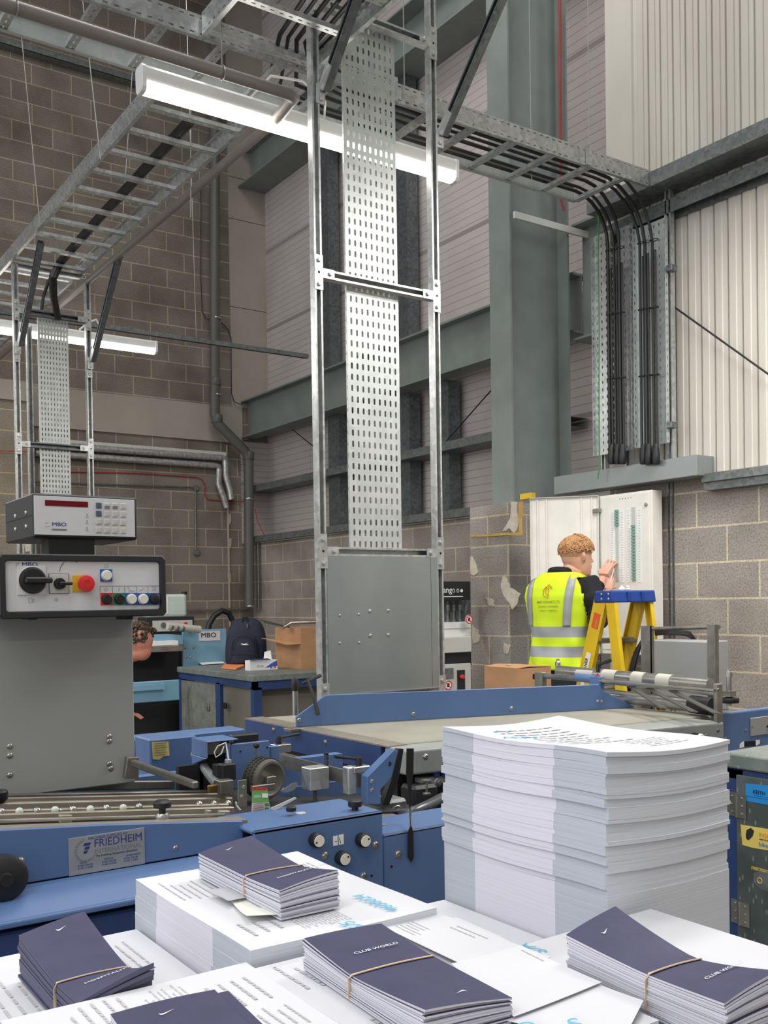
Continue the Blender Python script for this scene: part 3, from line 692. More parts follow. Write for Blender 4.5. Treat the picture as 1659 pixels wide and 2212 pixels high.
# dark strut and gap between board and blockwork
A = P(1439, 1060, X=5.15); o = MB().strut((5.19, A.y, 0), (5.19, A.y, z0), (-1, 0, 0)).build('strut_upright', 'galvin'); tag(o, 'dark strut running down the right side of the distribution board', 'strut')
# yellow foam tag, top left of the board
M['yellow'] = plain('yellow', (226, 190, 40), .6)
A = P(1150, 1070, X=4.92); o = MB().box((4.91, A.y - .0, A.z - .02), (4.95, A.y + .12, A.z + .02)).build('tape_tag', 'yellow'); tag(o, 'small yellow tag above the left edge of the board door', 'tag')
M['foam'] = noisy('expanding_foam', (200, 160, 84), (178, 136, 66), 20, .8, 0, 4, bump=.6)
M['plaster'] = noisy('old_plaster', (205, 196, 180), (180, 168, 150), 20, .9, 0, 5)
def patch(pts, X, mat, label, cat, kw='X', name='plaster_patch', h=.006):
    ax = (-1, 0, 0) if kw == 'X' else (0, -1, 0)
    rp = []
    for i, (a, b) in enumerate(pts):
        a2, b2 = pts[(i + 1) % len(pts)]
        for k in range(3):
            f = k / 3; rp.append((a + (a2 - a) * f + random.uniform(-1.5, 1.5), b + (b2 - b) * f + random.uniform(-1.5, 1.5)))
    o = MB().prism([P(a, b, **{kw: X}) for a, b in rp], Vector(ax) * h).build(name, mat); tag(o, label, cat)
patch([(1104, 1085), (1120, 1084), (1118, 1102), (1122, 1128), (1114, 1152), (1102, 1142), (1096, 1146), (1086, 1148), (1098, 1128), (1106, 1110)], 4.90, 'plaster', 'plaster scar at the top of the block pier', 'plaster')
patch([(1122, 1084), (1130, 1083), (1130, 1155), (1018, 1160), (1018, 1156), (1122, 1149)], 4.893, 'foam', 'yellow foam line around the top block of the pier', 'foam', name='foam_line')
patch([(1018, 1200), (1028, 1215), (1034, 1235), (1026, 1244), (1018, 1240)], 4.90, 'plaster', 'plaster patch at the left edge of the pier, upper', 'plaster')
patch([(1088, 1245), (1098, 1250), (1104, 1270), (1126, 1282), (1118, 1305), (1108, 1318), (1100, 1300), (1088, 1285), (1082, 1268)], 4.90, 'plaster', 'largest torn plaster patch mid pier', 'plaster')
patch([(1050, 1290), (1066, 1295), (1070, 1310), (1058, 1308)], 4.90, 'plaster', 'small plaster patch left of the largest one on the pier', 'plaster')
patch([(1020, 1350), (1034, 1362), (1038, 1385), (1022, 1390)], 4.90, 'plaster', 'plaster patch at the left edge of the pier, lower', 'plaster')
patch([(1088, 1388), (1104, 1394), (1100, 1412), (1090, 1410)], 4.90, 'plaster', 'small plaster patch low on the pier above the cardboard box', 'plaster')
# ================================================================== PAPER STACKS (foreground)
M['pp'] = noisy('paper_top', (216, 216, 220), (209, 209, 214), 3, .85, 0, 3, spec=.2)
def edge_paper(name, c1, c2):
    m, nt, b = base(name, c1, .85, 0, .2)
    v = ocoords(nt, (3, 3, 900)); n = N(nt, 'ShaderNodeTexNoise', Scale=1., Detail=2.); nt.links.new(v, n.inputs['Vector'])
    nt.links.new(ramp(nt, n.outputs[0], [(.25, c1), (.75, c2)]), b.inputs['Base Color'])
    bp = N(nt, 'ShaderNodeBump', Strength=.35, Distance=.0006); nt.links.new(n.outputs[0], bp.inputs['Height']); nt.links.new(bp.outputs[0], b.inputs['Normal'])
    return m
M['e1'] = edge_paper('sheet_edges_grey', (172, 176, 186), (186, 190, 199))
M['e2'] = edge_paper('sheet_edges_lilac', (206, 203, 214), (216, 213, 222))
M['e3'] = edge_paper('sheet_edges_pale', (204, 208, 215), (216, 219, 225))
M['ink'] = plain('grey_ink', (184, 184, 188), .8); M['inkd'] = plain('dark_ink', (120, 120, 128), .8); M['cyan'] = plain('cyan_marker', (96, 186, 216), .7)
def smooth_wave(x, y, amp, ph): return amp * (math.sin(7 * x + ph) * .5 + math.sin(11 * y + ph * 1.7) * .5)
def stack(name, x0, x1, y0, y1, zb, zt, label, lay, amp=.0, seed=1, rot=0., sag=0., bands=(.22, .72), curl=0.):
    """paper stack made of slightly shifted wads; left side carries the tinted bands"""
    rnd = random.Random(seed); t = thing(name, label, 'paper stack', ((x0 + x1) / 2, (y0 + y1) / 2, zb), 'sheet stacks on the feeder pallet')
    mb = MB(); NX, NY = 10, 16; z = zb; cx, cy = (x0 + x1) / 2, (y0 + y1) / 2
    hs = []; tot = zt - zb
    for h in lay: hs.append(h)
    rest = tot - sum(hs); hs = [rest] + hs[::-1] if rest > 0 else hs[::-1]
    ys = sorted(set([i / NY for i in range(NY + 1)] + [1 - bands[0], 1 - bands[1]]))
    xs = [i / NX for i in range(NX + 1)]
    def zoff(u, v, zz):
        f = (zz - zb) / tot
        return f * (amp * (math.sin(6.3 * v + 1) * .6 + math.sin(4 * u + 2.2) * .5) + curl * ((2 * u - 1) ** 2) * .5 - sag * u * (1 - v))
    ca, sa = math.cos(rot), math.sin(rot)
    def tr(x, y, z): dx, dy = x - cx, y - cy; return Vector((cx + dx * ca - dy * sa, cy + dx * sa + dy * ca, z))
    for li, h in enumerate(hs):
        ox, oy = rnd.uniform(-.0022, .0022), rnd.uniform(-.0022, .0022)
        if li == 0: ox = oy = 0
        e = rnd.uniform(0, .0015); za, zc = z, z + h; z = zc
        per = [(0, v) for v in ys[::-1]] + [(u, 0) for u in xs[1:]] + [(1, v) for v in ys[1:]] + [(u, 1) for u in xs[::-1][1:-1]]
        n = len(per); vs = []
        for k, zz in enumerate((za, za + h * .5, zc)):
            for u, v in per:
                b = .0003 * math.sin(li * 3 + v * 5)
                px, py = x0 + (x1 - x0) * u + ox + (e + b) * (2 * u - 1), y0 + (y1 - y0) * v + oy + (e + b) * (2 * v - 1)
                vs.append(tr(px, py, zz + zoff(u, v, zz)))
        off = len(mb.v); mb.v += vs
        for k in range(2):
            for j in range(n):
                (u, v), (u2, v2) = per[j], per[(j + 1) % n]; vm = 1 - (v + v2) / 2
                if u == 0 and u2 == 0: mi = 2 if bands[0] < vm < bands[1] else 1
                else: mi = 3
                mb.f.append([off + k * n + j, off + k * n + (j + 1) % n, off + (k + 1) * n + (j + 1) % n, off + (k + 1) * n + j]); mb.m.append(mi)
        # top grid
        off = len(mb.v)
        for v in ys:
            for u in xs:
                px, py = x0 + (x1 - x0) * u + ox + e * (2 * u - 1), y0 + (y1 - y0) * v + oy + e * (2 * v - 1)
                mb.v.append(tr(px, py, zc + zoff(u, v, zc)))
        w = len(xs)
        for j in range(len(ys) - 1):
            for i in range(w - 1): mb.f.append([off + j * w + i, off + j * w + i + 1, off + (j + 1) * w + i + 1, off + (j + 1) * w + i]); mb.m.append(0)
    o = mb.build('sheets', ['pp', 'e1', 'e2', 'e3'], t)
    def top(u, v, d=.0007): 
        p = tr(x0 + (x1 - x0) * u, y0 + (y1 - y0) * v, zt + zoff(u, v, zt)); p.z += d; return p
    t_top[t.name] = top
    return t, top
t_top = {}
def prints(par, top, blocksl, mat='ink', name='printed_text'):
    for (u0, u1, v0, v1, rows, along) in blocksl:
        mb = MB()
        rnd = random.Random(int(u0 * 1000 + v0 * 77))
        for k in range(rows):
            f = (k + .5) / rows; a = rnd.uniform(0, .15); b = rnd.uniform(.7, 1)
            s = a
            while s < b:
                e = min(b, s + rnd.uniform(.05, .16)); g = .22 / rows
                if along == 'v':
                    u = u0 + (u1 - u0) * f; du = (u1 - u0) * g * .5; q = [(u - du, v0 + (v1 - v0) * s), (u + du, v0 + (v1 - v0) * s), (u + du, v0 + (v1 - v0) * e), (u - du, v0 + (v1 - v0) * e)]
                else:
                    v = v0 + (v1 - v0) * f; dv = (v1 - v0) * g * .5; q = [(u0 + (u1 - u0) * s, v - dv), (u0 + (u1 - u0) * e, v - dv), (u0 + (u1 - u0) * e, v + dv), (u0 + (u1 - u0) * s, v + dv)]
                mb.quad(*[top(*c) for c in q]); s = e + .025
        mb.build(name, mat, par)
def scrawl(par, top, strokes, w=.0016, mat='cyan'):
    mb = MB()
    for st in strokes:
        pts = [top(u, v, .0008) for u, v in st]
        mb.tube(pts, w, 5, ell=(.15, 1))
    return mb.build('marker_writing', mat, par)
rn = random.Random(5)
lay = [v * .8 for v in [.006, .013, .011, .004, .016, .009, .006, .012, .017, .005, .013, .011, .006, .014, .009, .004, .012, .016, .006, .009]]
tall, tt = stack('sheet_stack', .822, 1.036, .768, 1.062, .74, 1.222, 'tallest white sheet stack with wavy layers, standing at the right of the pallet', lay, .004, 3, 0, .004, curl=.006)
prints(tall, tt, [(.15, .8, .3, .85, 9, 'h'), (.5, .9, .1, .3, 6, 'h')])
scrawl(tall, tt, [[(.06, .62), (.1, .66), (.13, .60), (.16, .66), (.2, .6), (.24, .66), (.28, .6), (.33, .64)], [(.2, .8), (.26, .84), (.3, .8), (.36, .83)]])
s1, tp1 = stack('sheet_stack', .417, .636, .843, 1.143, .74, 1.071, 'sheet stack at back left of the pallet, under a banded booklet bundle', [.019, .02], .0015, 8)
prints(s1, tp1, [(.08, .3, .1, .3, 3, 'v'), (.34, .6, .06, .34, 14, 'v'), (.06, .3, .6, .9, 6, 'v'), (.8, .95, .55, .9, 5, 'v')])
def slip(par, top, u0, v0, ux, uy, wd, mat='pp', name='loose_slip', dz=.004):
    a = top(u0, v0, dz); U = Vector((ux, uy, 0)); V = Vector((-uy, ux, 0)).normalized() * wd
    mb = MB(); n = 8
    vs = []
    for i in range(n + 1):
        f = i / n
        for k in (0, 1): p = a + U * f + V * k; p.z += .006 * (f ** 3) * (1 - k) + .0002; vs.append(p)
    mb.add(vs, [(2 * i, 2 * i + 2, 2 * i + 3, 2 * i + 1) for i in range(n)]); return mb.build(name, mat, par, solid=.0003)
M['slip'] = plain('pale_slip', (238, 238, 226), .8); M['greybox'] = plain('grey_print', (190, 190, 194), .8)
sl = slip(s1, tp1, .25, .52, -.02, -.085, .07, 'slip')
MB().quad(tp1(.2, .62, .008), tp1(.2, .45, .008), tp1(.36, .45, .008), tp1(.36, .62, .008)).build('printed_panel', 'greybox', sl)
def gl(px, py, z): p = P(px, py, Z=z); return p
def handtext(par, s, size, pa, pb, z, name='marker_writing'):
    a, b = P(*pa, Z=z), P(*pb, Z=z); xd = (b - a).normalized(); yd = Vector((0, 0, 1)).cross(xd)
    return text(name, s, size, a, xd, yd, 'cyan', par, .0001, sx=1, shear=.2)
handtext(s1, '4600024', .02, (872, 1962), (775, 1924), 1.0735)
handtext(s1, 'S/5', .022, (800, 2000), (735, 1975), 1.0735)
s2, tp2 = stack('sheet_stack', .196, .41, .83, 1.128, .74, 1.018, 'lower sheet stack at the far left of the pallet, under a dark booklet bundle', [.012], 0, 9)
prints(s2, tp2, [(.05, .3, .1, .8, 4, 'v'), (.75, .9, .5, .9, 3, 'v')])
MB().quad(tp2(.02, .12), tp2(.02, .28), tp2(.2, .28), tp2(.2, .12)).build('printed_panel', 'greybox', s2)
s3, tp3 = stack('sheet_stack', .192, .412, .54, .842, .74, 1.062, 'sheet stack at the bottom left corner, with the cropped booklet bundle on it', [.02, .01], .001, 10, curl=.0)
prints(s3, tp3, [(.2, .45, .75, .97, 5, 'v'), (.5, .68, .72, .97, 8, 'v'), (.72, .95, .7, .9, 4, 'v'), (.05, .18, .7, .9, 3, 'v'), (.78, .95, .5, .66, 4, 'v')])
s4, tp4 = stack('sheet_stack', .418, .63, .535, .832, .74, 1.058, 'sheet stack in the bottom centre, under the middle booklet bundle', [.015, .01], 0, 11)
prints(s4, tp4, [(.04, .18, .74, .98, 2, 'v'), (.2, .33, .7, .98, 7, 'v'), (.08, .4, .3, .5, 4, 'v')])
MB().quad(tp4(.2, .02), tp4(.2, .12), tp4(.5, .12), tp4(.5, .02)).build('printed_panel', 'greybox', s4)
s6, tp6 = stack('sheet_stack', .64, .818, .765, 1.06, .74, .995, 'low sheet stack wedged between the tallest stack and the back left stack', [.01], 0, 12)
s5, tp5 = stack('sheet_stack', .655, .875, .445, .755, .74, 1.047, 'sheet stack at the bottom right, under the right booklet bundle', [.012], 0, 13)
handtext(s5, 'S/A', .022, (1192, 2052), (1140, 2034), 1.0485)
# loose top sheets on the centre stacks (each a sheet with its own lie)
def sheet(label, px4, z, dz=.0, n=6):
    c = [P(x, y, Z=z) for x, y in px4]; mb = MB(); vs = []
    for j in range(n + 1):
        for i in range(n + 1):
            u, v = i / n, j / n; p = (c[0] * (1 - u) + c[1] * u) * (1 - v) + (c[3] * (1 - u) + c[2] * u) * v
            p = p.copy(); p.z += dz * ((2 * u - 1) ** 2 * .3 + (2 * v - 1) ** 4 * .4); vs.append(p)
    w = n + 1; mb.add(vs, [(j * w + i, j * w + i + 1, (j + 1) * w + i + 1, (j + 1) * w + i) for j in range(n) for i in range(n)])
    o = mb.build('paper_sheet', 'pp', None, solid=.0004); tag(o, label, 'paper sheet', 'loose sheets on the pallet stacks')
    def top(u, v, d=.0007): p = (c[0] * (1 - u) + c[1] * u) * (1 - v) + (c[3] * (1 - u) + c[2] * u) * v; p = p.copy(); p.z += d + dz * ((2 * u - 1) ** 2 * .3 + (2 * v - 1) ** 4 * .4); return p
    return o, top
a_, ta = sheet('loose sheet with small grey print, right of the middle booklet bundle, reaching the tall stack', [(815, 1998), (920, 1963), (1190, 2072), (1075, 2122)], 1.063, .003)
prints(a_, ta, [(.12, .5, .1, .3, 5, 'v'), (.7, .9, .3, .6, 2, 'v')])
b_, tb = sheet('crooked sheet lying between the two right bundles with a faint crease', [(975, 2085), (1125, 2045), (1300, 2125), (1110, 2200)], 1.066, .002)
prints(b_, tb, [(.88, .95, .05, .5, 1, 'v')])
c_, tc_ = sheet('loose sheet marked with a blue letter S near the bottom edge', [(1040, 2195), (1180, 2085), (1390, 2165), (1340, 2260)], 1.064, .002)
handtext(c_, 'S', .026, (1236, 2192), (1190, 2204), 1.0672)
handtext(c_, 'G', .022, (1150, 2200), (1110, 2206), 1.0672)
d_, td = sheet('edge sheet poking out towards the tall stack, slightly torn corner', [(955, 1990), (985, 1981), (1080, 2022), (1225, 2110)], 1.0605, .0)
# table / pallet carrying the stacks
M['wood'] = noisy('pallet_wood', (160, 124, 86), (130, 98, 66), 6, .8, 0, 6, sc=(1, 8, 1))
pt = thing('pallet', 'wooden pallet carrying the sheet stacks, hidden under the paper', 'pallet', (.53, .78, 0))
for k in range(7): MB().box((.16, .40 + k * .115, .718), (1.08, .49 + k * .115, .738)).build('deck_board', 'wood', pt)
for x in (.2, .6, 1.0): MB().box((x - .05, .40, .60), (x + .05, 1.18, .717)).build('bearer', 'wood', pt)
lt = thing('lift_table', 'steel lift table under the pallet', 'table', (.6, .78, 0))
MB().box((.18, .42, .55), (1.06, 1.16, .60)).build('table_plate', 'blued', lt)
for x in (.25, .98):
    for y in (.48, 1.1): MB().box((x - .03, y - .03, 0), (x + .03, y + .03, .55)).build('leg', 'blued', lt)
# ---- booklet bundles
M['navy'] = noisy('navy_cover', (66, 66, 96), (60, 60, 88), 30, .62, 0, 3, spec=.3)
M['navye'] = plain('navy_edge', (90, 90, 112), .7)
M['band'] = plain('rubber_band', (214, 190, 158), .6); M['silver'] = plain('silver_foil', (236, 236, 244), .3)
def bundle(label, px4, zb, h0, th, sb, n=13, seed=0, off2=None, txt=None, swoosh=None, spinecover=False, band=True, pinch=.80):
    """px4: far-left, far-right, near-right, near-left corners of the top cover; th turns the bundle; sb band position from far end"""
    rnd = random.Random(seed); t_ = math.radians(th); U = Vector((math.cos(t_), math.sin(t_), 0)); V = Vector((math.sin(t_), -math.cos(t_), 0))
    def hit(px, p, nrm):
        d = WT @ Vector(((px[0] - CX) / F, (px[1] - CY) / F, 1)); return CAM + d * ((p - CAM).dot(nrm) / d.dot(nrm))
    c0 = P(*px4[0], Z=zb + h0); c1 = hit(px4[1], c0, V); c3 = hit(px4[3], c0, U); c2 = hit(px4[2], c1, U)
    W_ = (c1 - c0).dot(U); L_ = ((c3 - c0).dot(V) + (c2 - c1).dot(V)) / 2
    Hc = [c.z - zb for c in (c0, c1, c2, c3)]; Hp = pinch * sum(Hc) / 4
    org = c0 + V * (((c2 - c1).dot(V) - (c3 - c0).dot(V)) * -.0)
    t = thing('booklet_bundle', label, 'booklets', (c0.x + U.x * W_ / 2 + V.x * L_ / 2, c0.y + U.y * W_ / 2 + V.y * L_ / 2, zb), 'rubber-banded bundles of navy booklets')
    NU, NV = 5, 14
    def zf(u, v, k):
        f = k / n; e0 = max(0, (sb - v) / sb); e1 = max(0, (v - sb) / (1 - sb)); e = max(e0, e1)
        Ht = (Hc[0] * (1 - u) + Hc[1] * u) if v < sb else (Hc[3] * (1 - u) + Hc[2] * u)
        return f * Hp + (f ** 1.7) * (Ht - Hp) * e ** 1.3 + .0012 * f * math.sin(PI * u)
    def pos(u, v, z, o=(0, 0)): p = c0 + U * (u * W_ + o[0]) + V * (v * L_ + o[1]); p.z = zb + z; return p
    for k in range(n):
        o = (rnd.uniform(-.0012, .0012), rnd.uniform(-.002, .002))
        if off2 and k == n - 2: o = off2
        gap = .86 if k < n - 1 else .9
        pages = MB(); cov = MB()
        def layer(mb, a, b, inset):
            vs = []; 
            for j in range(NV + 1):
                for i in range(NU + 1):
                    u, v = i / NU, j / NV; uu = inset + u * (1 - 2 * inset); vv = inset / 2 + v * (1 - inset)
                    z0, z1 = zf(uu, vv, k), zf(uu, vv, k + 1)
                    bulge = (z1 - z0)
                    vs.append(pos(uu, vv, z0 + bulge * a, o))
            for j in range(NV + 1):
                for i in range(NU + 1):
                    u, v = i / NU, j / NV; uu = inset + u * (1 - 2 * inset); vv = inset / 2 + v * (1 - inset)
                    z0, z1 = zf(uu, vv, k), zf(uu, vv, k + 1); vs.append(pos(uu, vv, z0 + (z1 - z0) * b, o))
            w = NU + 1; m = w * (NV + 1); fs = []
            for j in range(NV):
                for i in range(NU):
                    q = j * w + i; fs.append((q, q + w, q + w + 1, q + 1)); fs.append((m + q, m + q + 1, m + q + w + 1, m + q + w))
            for j in range(NV): q = j * w; fs.append((q, m + q, m + q + w, q + w)); q = j * w + NU; fs.append((q, q + w, m + q + w, m + q))
            for i in range(NU): fs.append((i, i + 1, m + i + 1, m + i)); q = NV * w + i; fs.append((q, m + q, m + q + 1, q + 1))
            mb.add(vs, fs)
        layer(pages, .05, .90, .002); layer(cov, .90, .96, 0); layer(cov, .02, .05, 0)
        pg = pages.build('booklet', 'e2' if not spinecover else 'navye', t); cov.build('cover', 'navy' if k > n - 3 or k % 4 == seed % 4 or spinecover else 'e1', pg)
        if k == n - 1: last = pg
    def top(u, v, d=.0005): return pos(u, v, zf(u, v, n - 1) + (zf(u, v, n) - zf(u, v, n - 1)) * .92 + d)
    # silver tick mark
    def tick(u, v, s, fl=1):
        mb = MB(); prof = [(-.5, .02, .12), (-.42, -.12, .2), (-.25, -.18, .2), (0, -.08, .13), (.3, .06, .06), (.6, .2, .01)]
        vs = []
        for a, b, w in prof: vs += [top(u + fl * a * s, v - fl * (b + w / 2) * s * .45), top(u + fl * a * s, v - fl * (b - w / 2) * s * .45)]
        mb.add(vs, [(2 * i, 2 * i + 1, 2 * i + 3, 2 * i + 2) for i in range(len(prof) - 1)]); mb.build('tick_mark', 'silver', last)
    tick(*swoosh)
    u_, v_, s_, d = txt
    a = top(u_, v_); xd = (top(u_ + d * .1, v_) - a).normalized(); yd = (top(u_, v_ - d * .05) - a).normalized()
    text('lettering', s_, .0058, a + Vector((0, 0, .0006)), xd, yd, 'silver', last, .0001, sx=1.25)
    if band:
        ring = []
        for i in range(13): u = i / 12; ring.append(pos(u, sb + .01, zf(u, sb + .01, n) + .001, (0, 0)))
        ring += [pos(1.012, sb + .012, zf(1, sb, n) * f) for f in (.9, .6, .3)] + [pos(1.0, sb, -.0005 + .001)] + [pos(0.0, sb - .01, .0005)] + [pos(-.012, sb - .005, zf(0, sb, n) * f) for f in (.2, .5, .85)]
        MB().tube(ring, .0016, 6, True, ell=(.5, 1)).build('rubber_band', 'band', t, smooth=True)
    return t, pos, zf, top
bundle('banded bundle of navy booklets on the back left stack, tick mark near its far end', [(430, 1843), (545, 1805), (735, 1880), (603, 1922)], 1.0735, .028, 0, .60, 16, 1, txt=(.25, .82, 'HOSPITALITY PASS', 1), swoosh=(.42, .10, .13))
bundle('navy booklet bundle at left with dark spine side, lying on the low stack', [(40, 2020), (182, 1968), (345, 2088), (160, 2155)], 1.020, .046, 0, .66, 14, 2, txt=(.25, .82, 'HOSPITALITY PASS', 1), swoosh=(.55, .1, .15), spinecover=True, pinch=.72)
bundle('navy booklet bundle in the middle with its tick at the near end', [(655, 2027), (822, 1995), (1090, 2148), (930, 2190)], 1.060, .028, -3, .44, 14, 3, txt=(.28, .28, 'CLUB WORLD', 1), swoosh=(.62, .88, .13, -1))
tr_ = bundle('navy booklet bundle at right, beside the tall stack, held by a twisted band', [(1225, 2020), (1332, 1958), (1690, 2100), (1560, 2165)], 1.049, .040, -3, .55, 16, 4, txt=(.35, .8, 'CLUB WORLD', 1), swoosh=(.42, .12, .13), pinch=.76)
bundle('cropped navy booklet bundle at the bottom edge, its cover curling up', [(243, 2190), (468, 2137), (640, 2290), (430, 2370)], 1.064, .045, -2, .75, 9, 5, off2=(.012, -.006), txt=(.3, .6, 'CLUB WORLD', 1), swoosh=(.42, .12, .14), band=False)
# ================================================================== FOLDING MACHINE
M['greyp'] = noisy('grey_machine_paint', (158, 160, 158), (150, 152, 150), 2, .5, .1, 4)
M['panelw'] = plain('panel_white', (216, 216, 218), .45)
M['belt'] = noisy('conveyor_belt', (148, 146, 133), (134, 131, 120), 5, .75, 0, 6)
M['fair'] = noisy('grey_fairing', (150, 153, 150), (138, 141, 138), 5, .5, 0, 5)
M['deck'] = noisy('worn_aluminium_deck', (168, 160, 146), (142, 135, 122), 10, .42, .5, 6, sc=(1, 6, 1))
M['rubber'] = noisy('tyre_rubber', (98, 94, 86), (82, 78, 71), 30, .8, 0, 4)
M['redp'] = plain('red_button', (214, 44, 48), .35); M['yel'] = plain('yellow_plate', (222, 178, 40), .5)
M['bluep'] = plain('blue_plate', (38, 92, 170), .5); M['greenp'] = plain('green_plate', (40, 140, 84), .5)
M['btnw'] = plain('button_cream', (232, 230, 214), .4); M['logo'] = plain('logo_blue', (38, 52, 120), .5); M['line'] = plain('legend_grey', (120, 120, 124), .6)
M['disp'] = plain('display_red', (112, 18, 22), .2)
fm = thing('folding_machine', 'blue folding machine front section with roller deck and supplier plate, at left', 'folding machine', (.9, 2.3, 0))
YFc = 2.0
def V3(*a): return Vector(a)
top = [(-40, 1795), (0, 1793), (236, 1781), (525, 1773)]
zlip = .856
pts = [P(x, y, Y=YFc) for x, y in top]
poly = pts + [V3(pts[-1].x, YFc, zlip), V3(pts[0].x, YFc, zlip)]
MB().prism(poly[::-1], (0, .012, 0)).build('side_panel', 'blue', fm, bevel=.002)
# ledge under the panel: sloping shelf, rounded nose, slot and lower body
x0, x1 = -.6, 1.9
zn = P(100, 1972, Y=1.90).z
prof = [(YFc, zlip), (YFc - .1, zlip - .035), (YFc - .115, zlip - .048), (YFc - .115, zn), (YFc - .06, zn - .005), (YFc, zn)]
MB().ext([(a, b) for a, b in prof], (x0, 0, 0), (x1 - .91, 0, 0), (0, 1, 0), (0, 0, 1)).build('ledge', 'blue', fm, bevel=.004, seg=2)
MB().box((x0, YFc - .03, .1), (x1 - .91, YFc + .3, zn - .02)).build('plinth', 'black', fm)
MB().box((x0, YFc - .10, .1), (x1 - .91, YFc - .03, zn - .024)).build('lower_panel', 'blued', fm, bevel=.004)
# knob box
zt = P(557, 1789, Y=1.93).z; zt2 = P(827, 1757, Y=1.93).z
xa, xb = P(557, 1789, Y=1.93).x, P(827, 1757, Y=1.93).x; xc = P(982, 1800, Y=1.93).x
zk = (zt + zt2) / 2
kb = MB().box((xa - .01, 1.93, .2), (xb, 1.94, zk)).mat(0).box((xa - .01, 1.93, zk - .01), (xb, 2.12, zk)).build('knob_panel', 'blue', fm, bevel=.003)
MB().box((xb + .002, 1.935, .2), (xc + .5, 1.945, P(900, 1791, Y=1.935).z)).box((xb + .002, 1.935, P(900, 1791, Y=1.935).z - .01), (xc + .5, 2.1, P(900, 1791, Y=1.935).z)).build('right_panel', 'blue', fm, bevel=.004)
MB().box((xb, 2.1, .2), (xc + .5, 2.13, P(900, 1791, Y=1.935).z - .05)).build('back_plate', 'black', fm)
def knob(px, py, Y, r, parent, ax=(0, -1, 0), h=.022, white=True, z=None, dot=0.):
    c = P(px, py, Y=Y) if z is None else P(px, py, Z=z)
    mb = MB(); n = 28; prof = [(r * .95, 0), (r, .003), (r, h * .85), (r * .9, h)]
    mb.lathe(prof, c, ax, n)
    for k in range(0, n):
        pass
    o = mb.build('knob', 'black', parent, smooth=True)
    a = Vector(ax)
    if white:
        MB().lathe([(r * .8, h), (r * .8, h + .0012), (r * .78, h + .0016)], c, ax, 24).build('knob_cap', 'btnw', o)
        MB().lathe([(r * .14, h + .0016), (r * .14, h + .0022)], c + Vector((r * .5 * math.cos(dot), 0, r * .5 * math.sin(dot))), ax, 10).build('pointer_dot', 'hole', o)
    return o
knob(679, 1813, 1.93, .0165, kb, dot=3.4); knob(779, 1813, 1.93, .0165, kb, dot=.5); knob(735, 1852, 1.93, .0165, kb, dot=.6)
for px, py in ((702, 1848), (811, 1825), (785, 1892)): button_screw(MB(), P(px, py, Y=1.93), (0, -1, 0), .0078).build('screw', 'steel', kb, smooth=True)
button_screw(MB(), P(860, 1845, Y=1.935), (0, -1, 0), .0085).build('screw', 'steel', fm, smooth=True)
for px, py in ((846, 1872), (803, 1892)): MB().cyl(P(px, py, Y=1.9295 if px < 830 else 1.9345), P(px, py, Y=1.93 if px < 830 else 1.935) + V3(0, .004, 0), .0032).build('hole', 'hole', fm)
c = P(731, 1815, Y=1.929); mb = MB(); mb.box((c.x - .014, 1.9285, c.z - .011), (c.x - .002, 1.9295, c.z + .011)); mb.box((c.x + .001, 1.9285, c.z - .011), (c.x + .014, 1.9295, c.z + .012)); st_ = mb.build('paper_label', 'paper', kb)
MB().box((c.x - .01, 1.928, c.z - .002), (c.x - .004, 1.9286, c.z - .001)).beam((c.x + .002, 1.9284, c.z + .006), (c.x + .006, 1.9284, c.z - .008), .0012, .0012).build('pen_mark', 'hole', st_)
# screws, hand wheel and supplier plate on the side panel
for px, py, r in ((379, 1832, .0055), (44, 1860, .007), (41, 1895, .006)): button_screw(MB(), P(px, py, Y=YFc), (0, -1, 0), r).build('screw', 'steel', fm, smooth=True)
c = P(-2, 1888, Y=YFc); MB().lathe([(.012, 0), (.012, .02), (.040, .02), (.044, .026), (.044, .044), (.036, .05), (.014, .052), (.012, .06), (0, .06)], c, (0, -1, 0), 32).build('hand_wheel', 'black', fm, smooth=True)
pa, pb = P(148, 1852, Y=YFc), P(312, 1827, Y=YFc); zt_p, zb_p = P(148, 1811, Y=YFc).z, P(148, 1893, Y=YFc).z
M['plate'] = noisy('brushed_plate', (172, 176, 180), (158, 162, 166), 6, .38, .5, 4, sc=(1, 1, 8))
sp = MB().box((pa.x, YFc - .0025, zb_p), (pb.x, YFc - .0005, zt_p)).build('supplier_plate', 'plate', fm, bevel=.0005)
Wp, Hp = pb.x - pa.x, zt_p - zb_p; yp = YFc - .0028
def pt_(u, v): return V3(pa.x + u * Wp, yp, zb_p + v * Hp)
X_, Z_ = (1, 0, 0), (0, 0, 1)
text('lettering', 'MACHINE SUPPLIED BY', Hp * .10, pt_(.25, .87), X_, Z_, 'logo', sp, .0001, sx=1.05)
text('lettering', 'FRIEDHEIM', Hp * .30, pt_(.32, .61), X_, Z_, 'logo', sp, .0001, sx=.93)
text('lettering', 'INTERNATIONAL', Hp * .17, pt_(.33, .46), X_, Z_, 'line', sp, .0001, sx=.98)
text('lettering', 'The Finishing Equipment Specialists', Hp * .082, pt_(.34, .385), X_, Z_, 'black', sp, .0001, sx=1.0)
for k, (u, h) in enumerate(((.14, 'SALES'), (.45, 'SERVICE'), (.74, 'SPARE PARTS'))):
    text('lettering', h, Hp * .07, pt_(u, .27), X_, Z_, 'logo', sp, .0001, sx=1); text('lettering', '01442 206100', Hp * .066, pt_(u - .03, .20), X_, Z_, 'logo', sp, .0001, sx=1.05)
    text('lettering', '01442 212400', Hp * .066, pt_(u - .03, .13), X_, Z_, 'logo', sp, .0001, sx=1.05)
mb = MB(); cg_ = pt_(.215, .62)
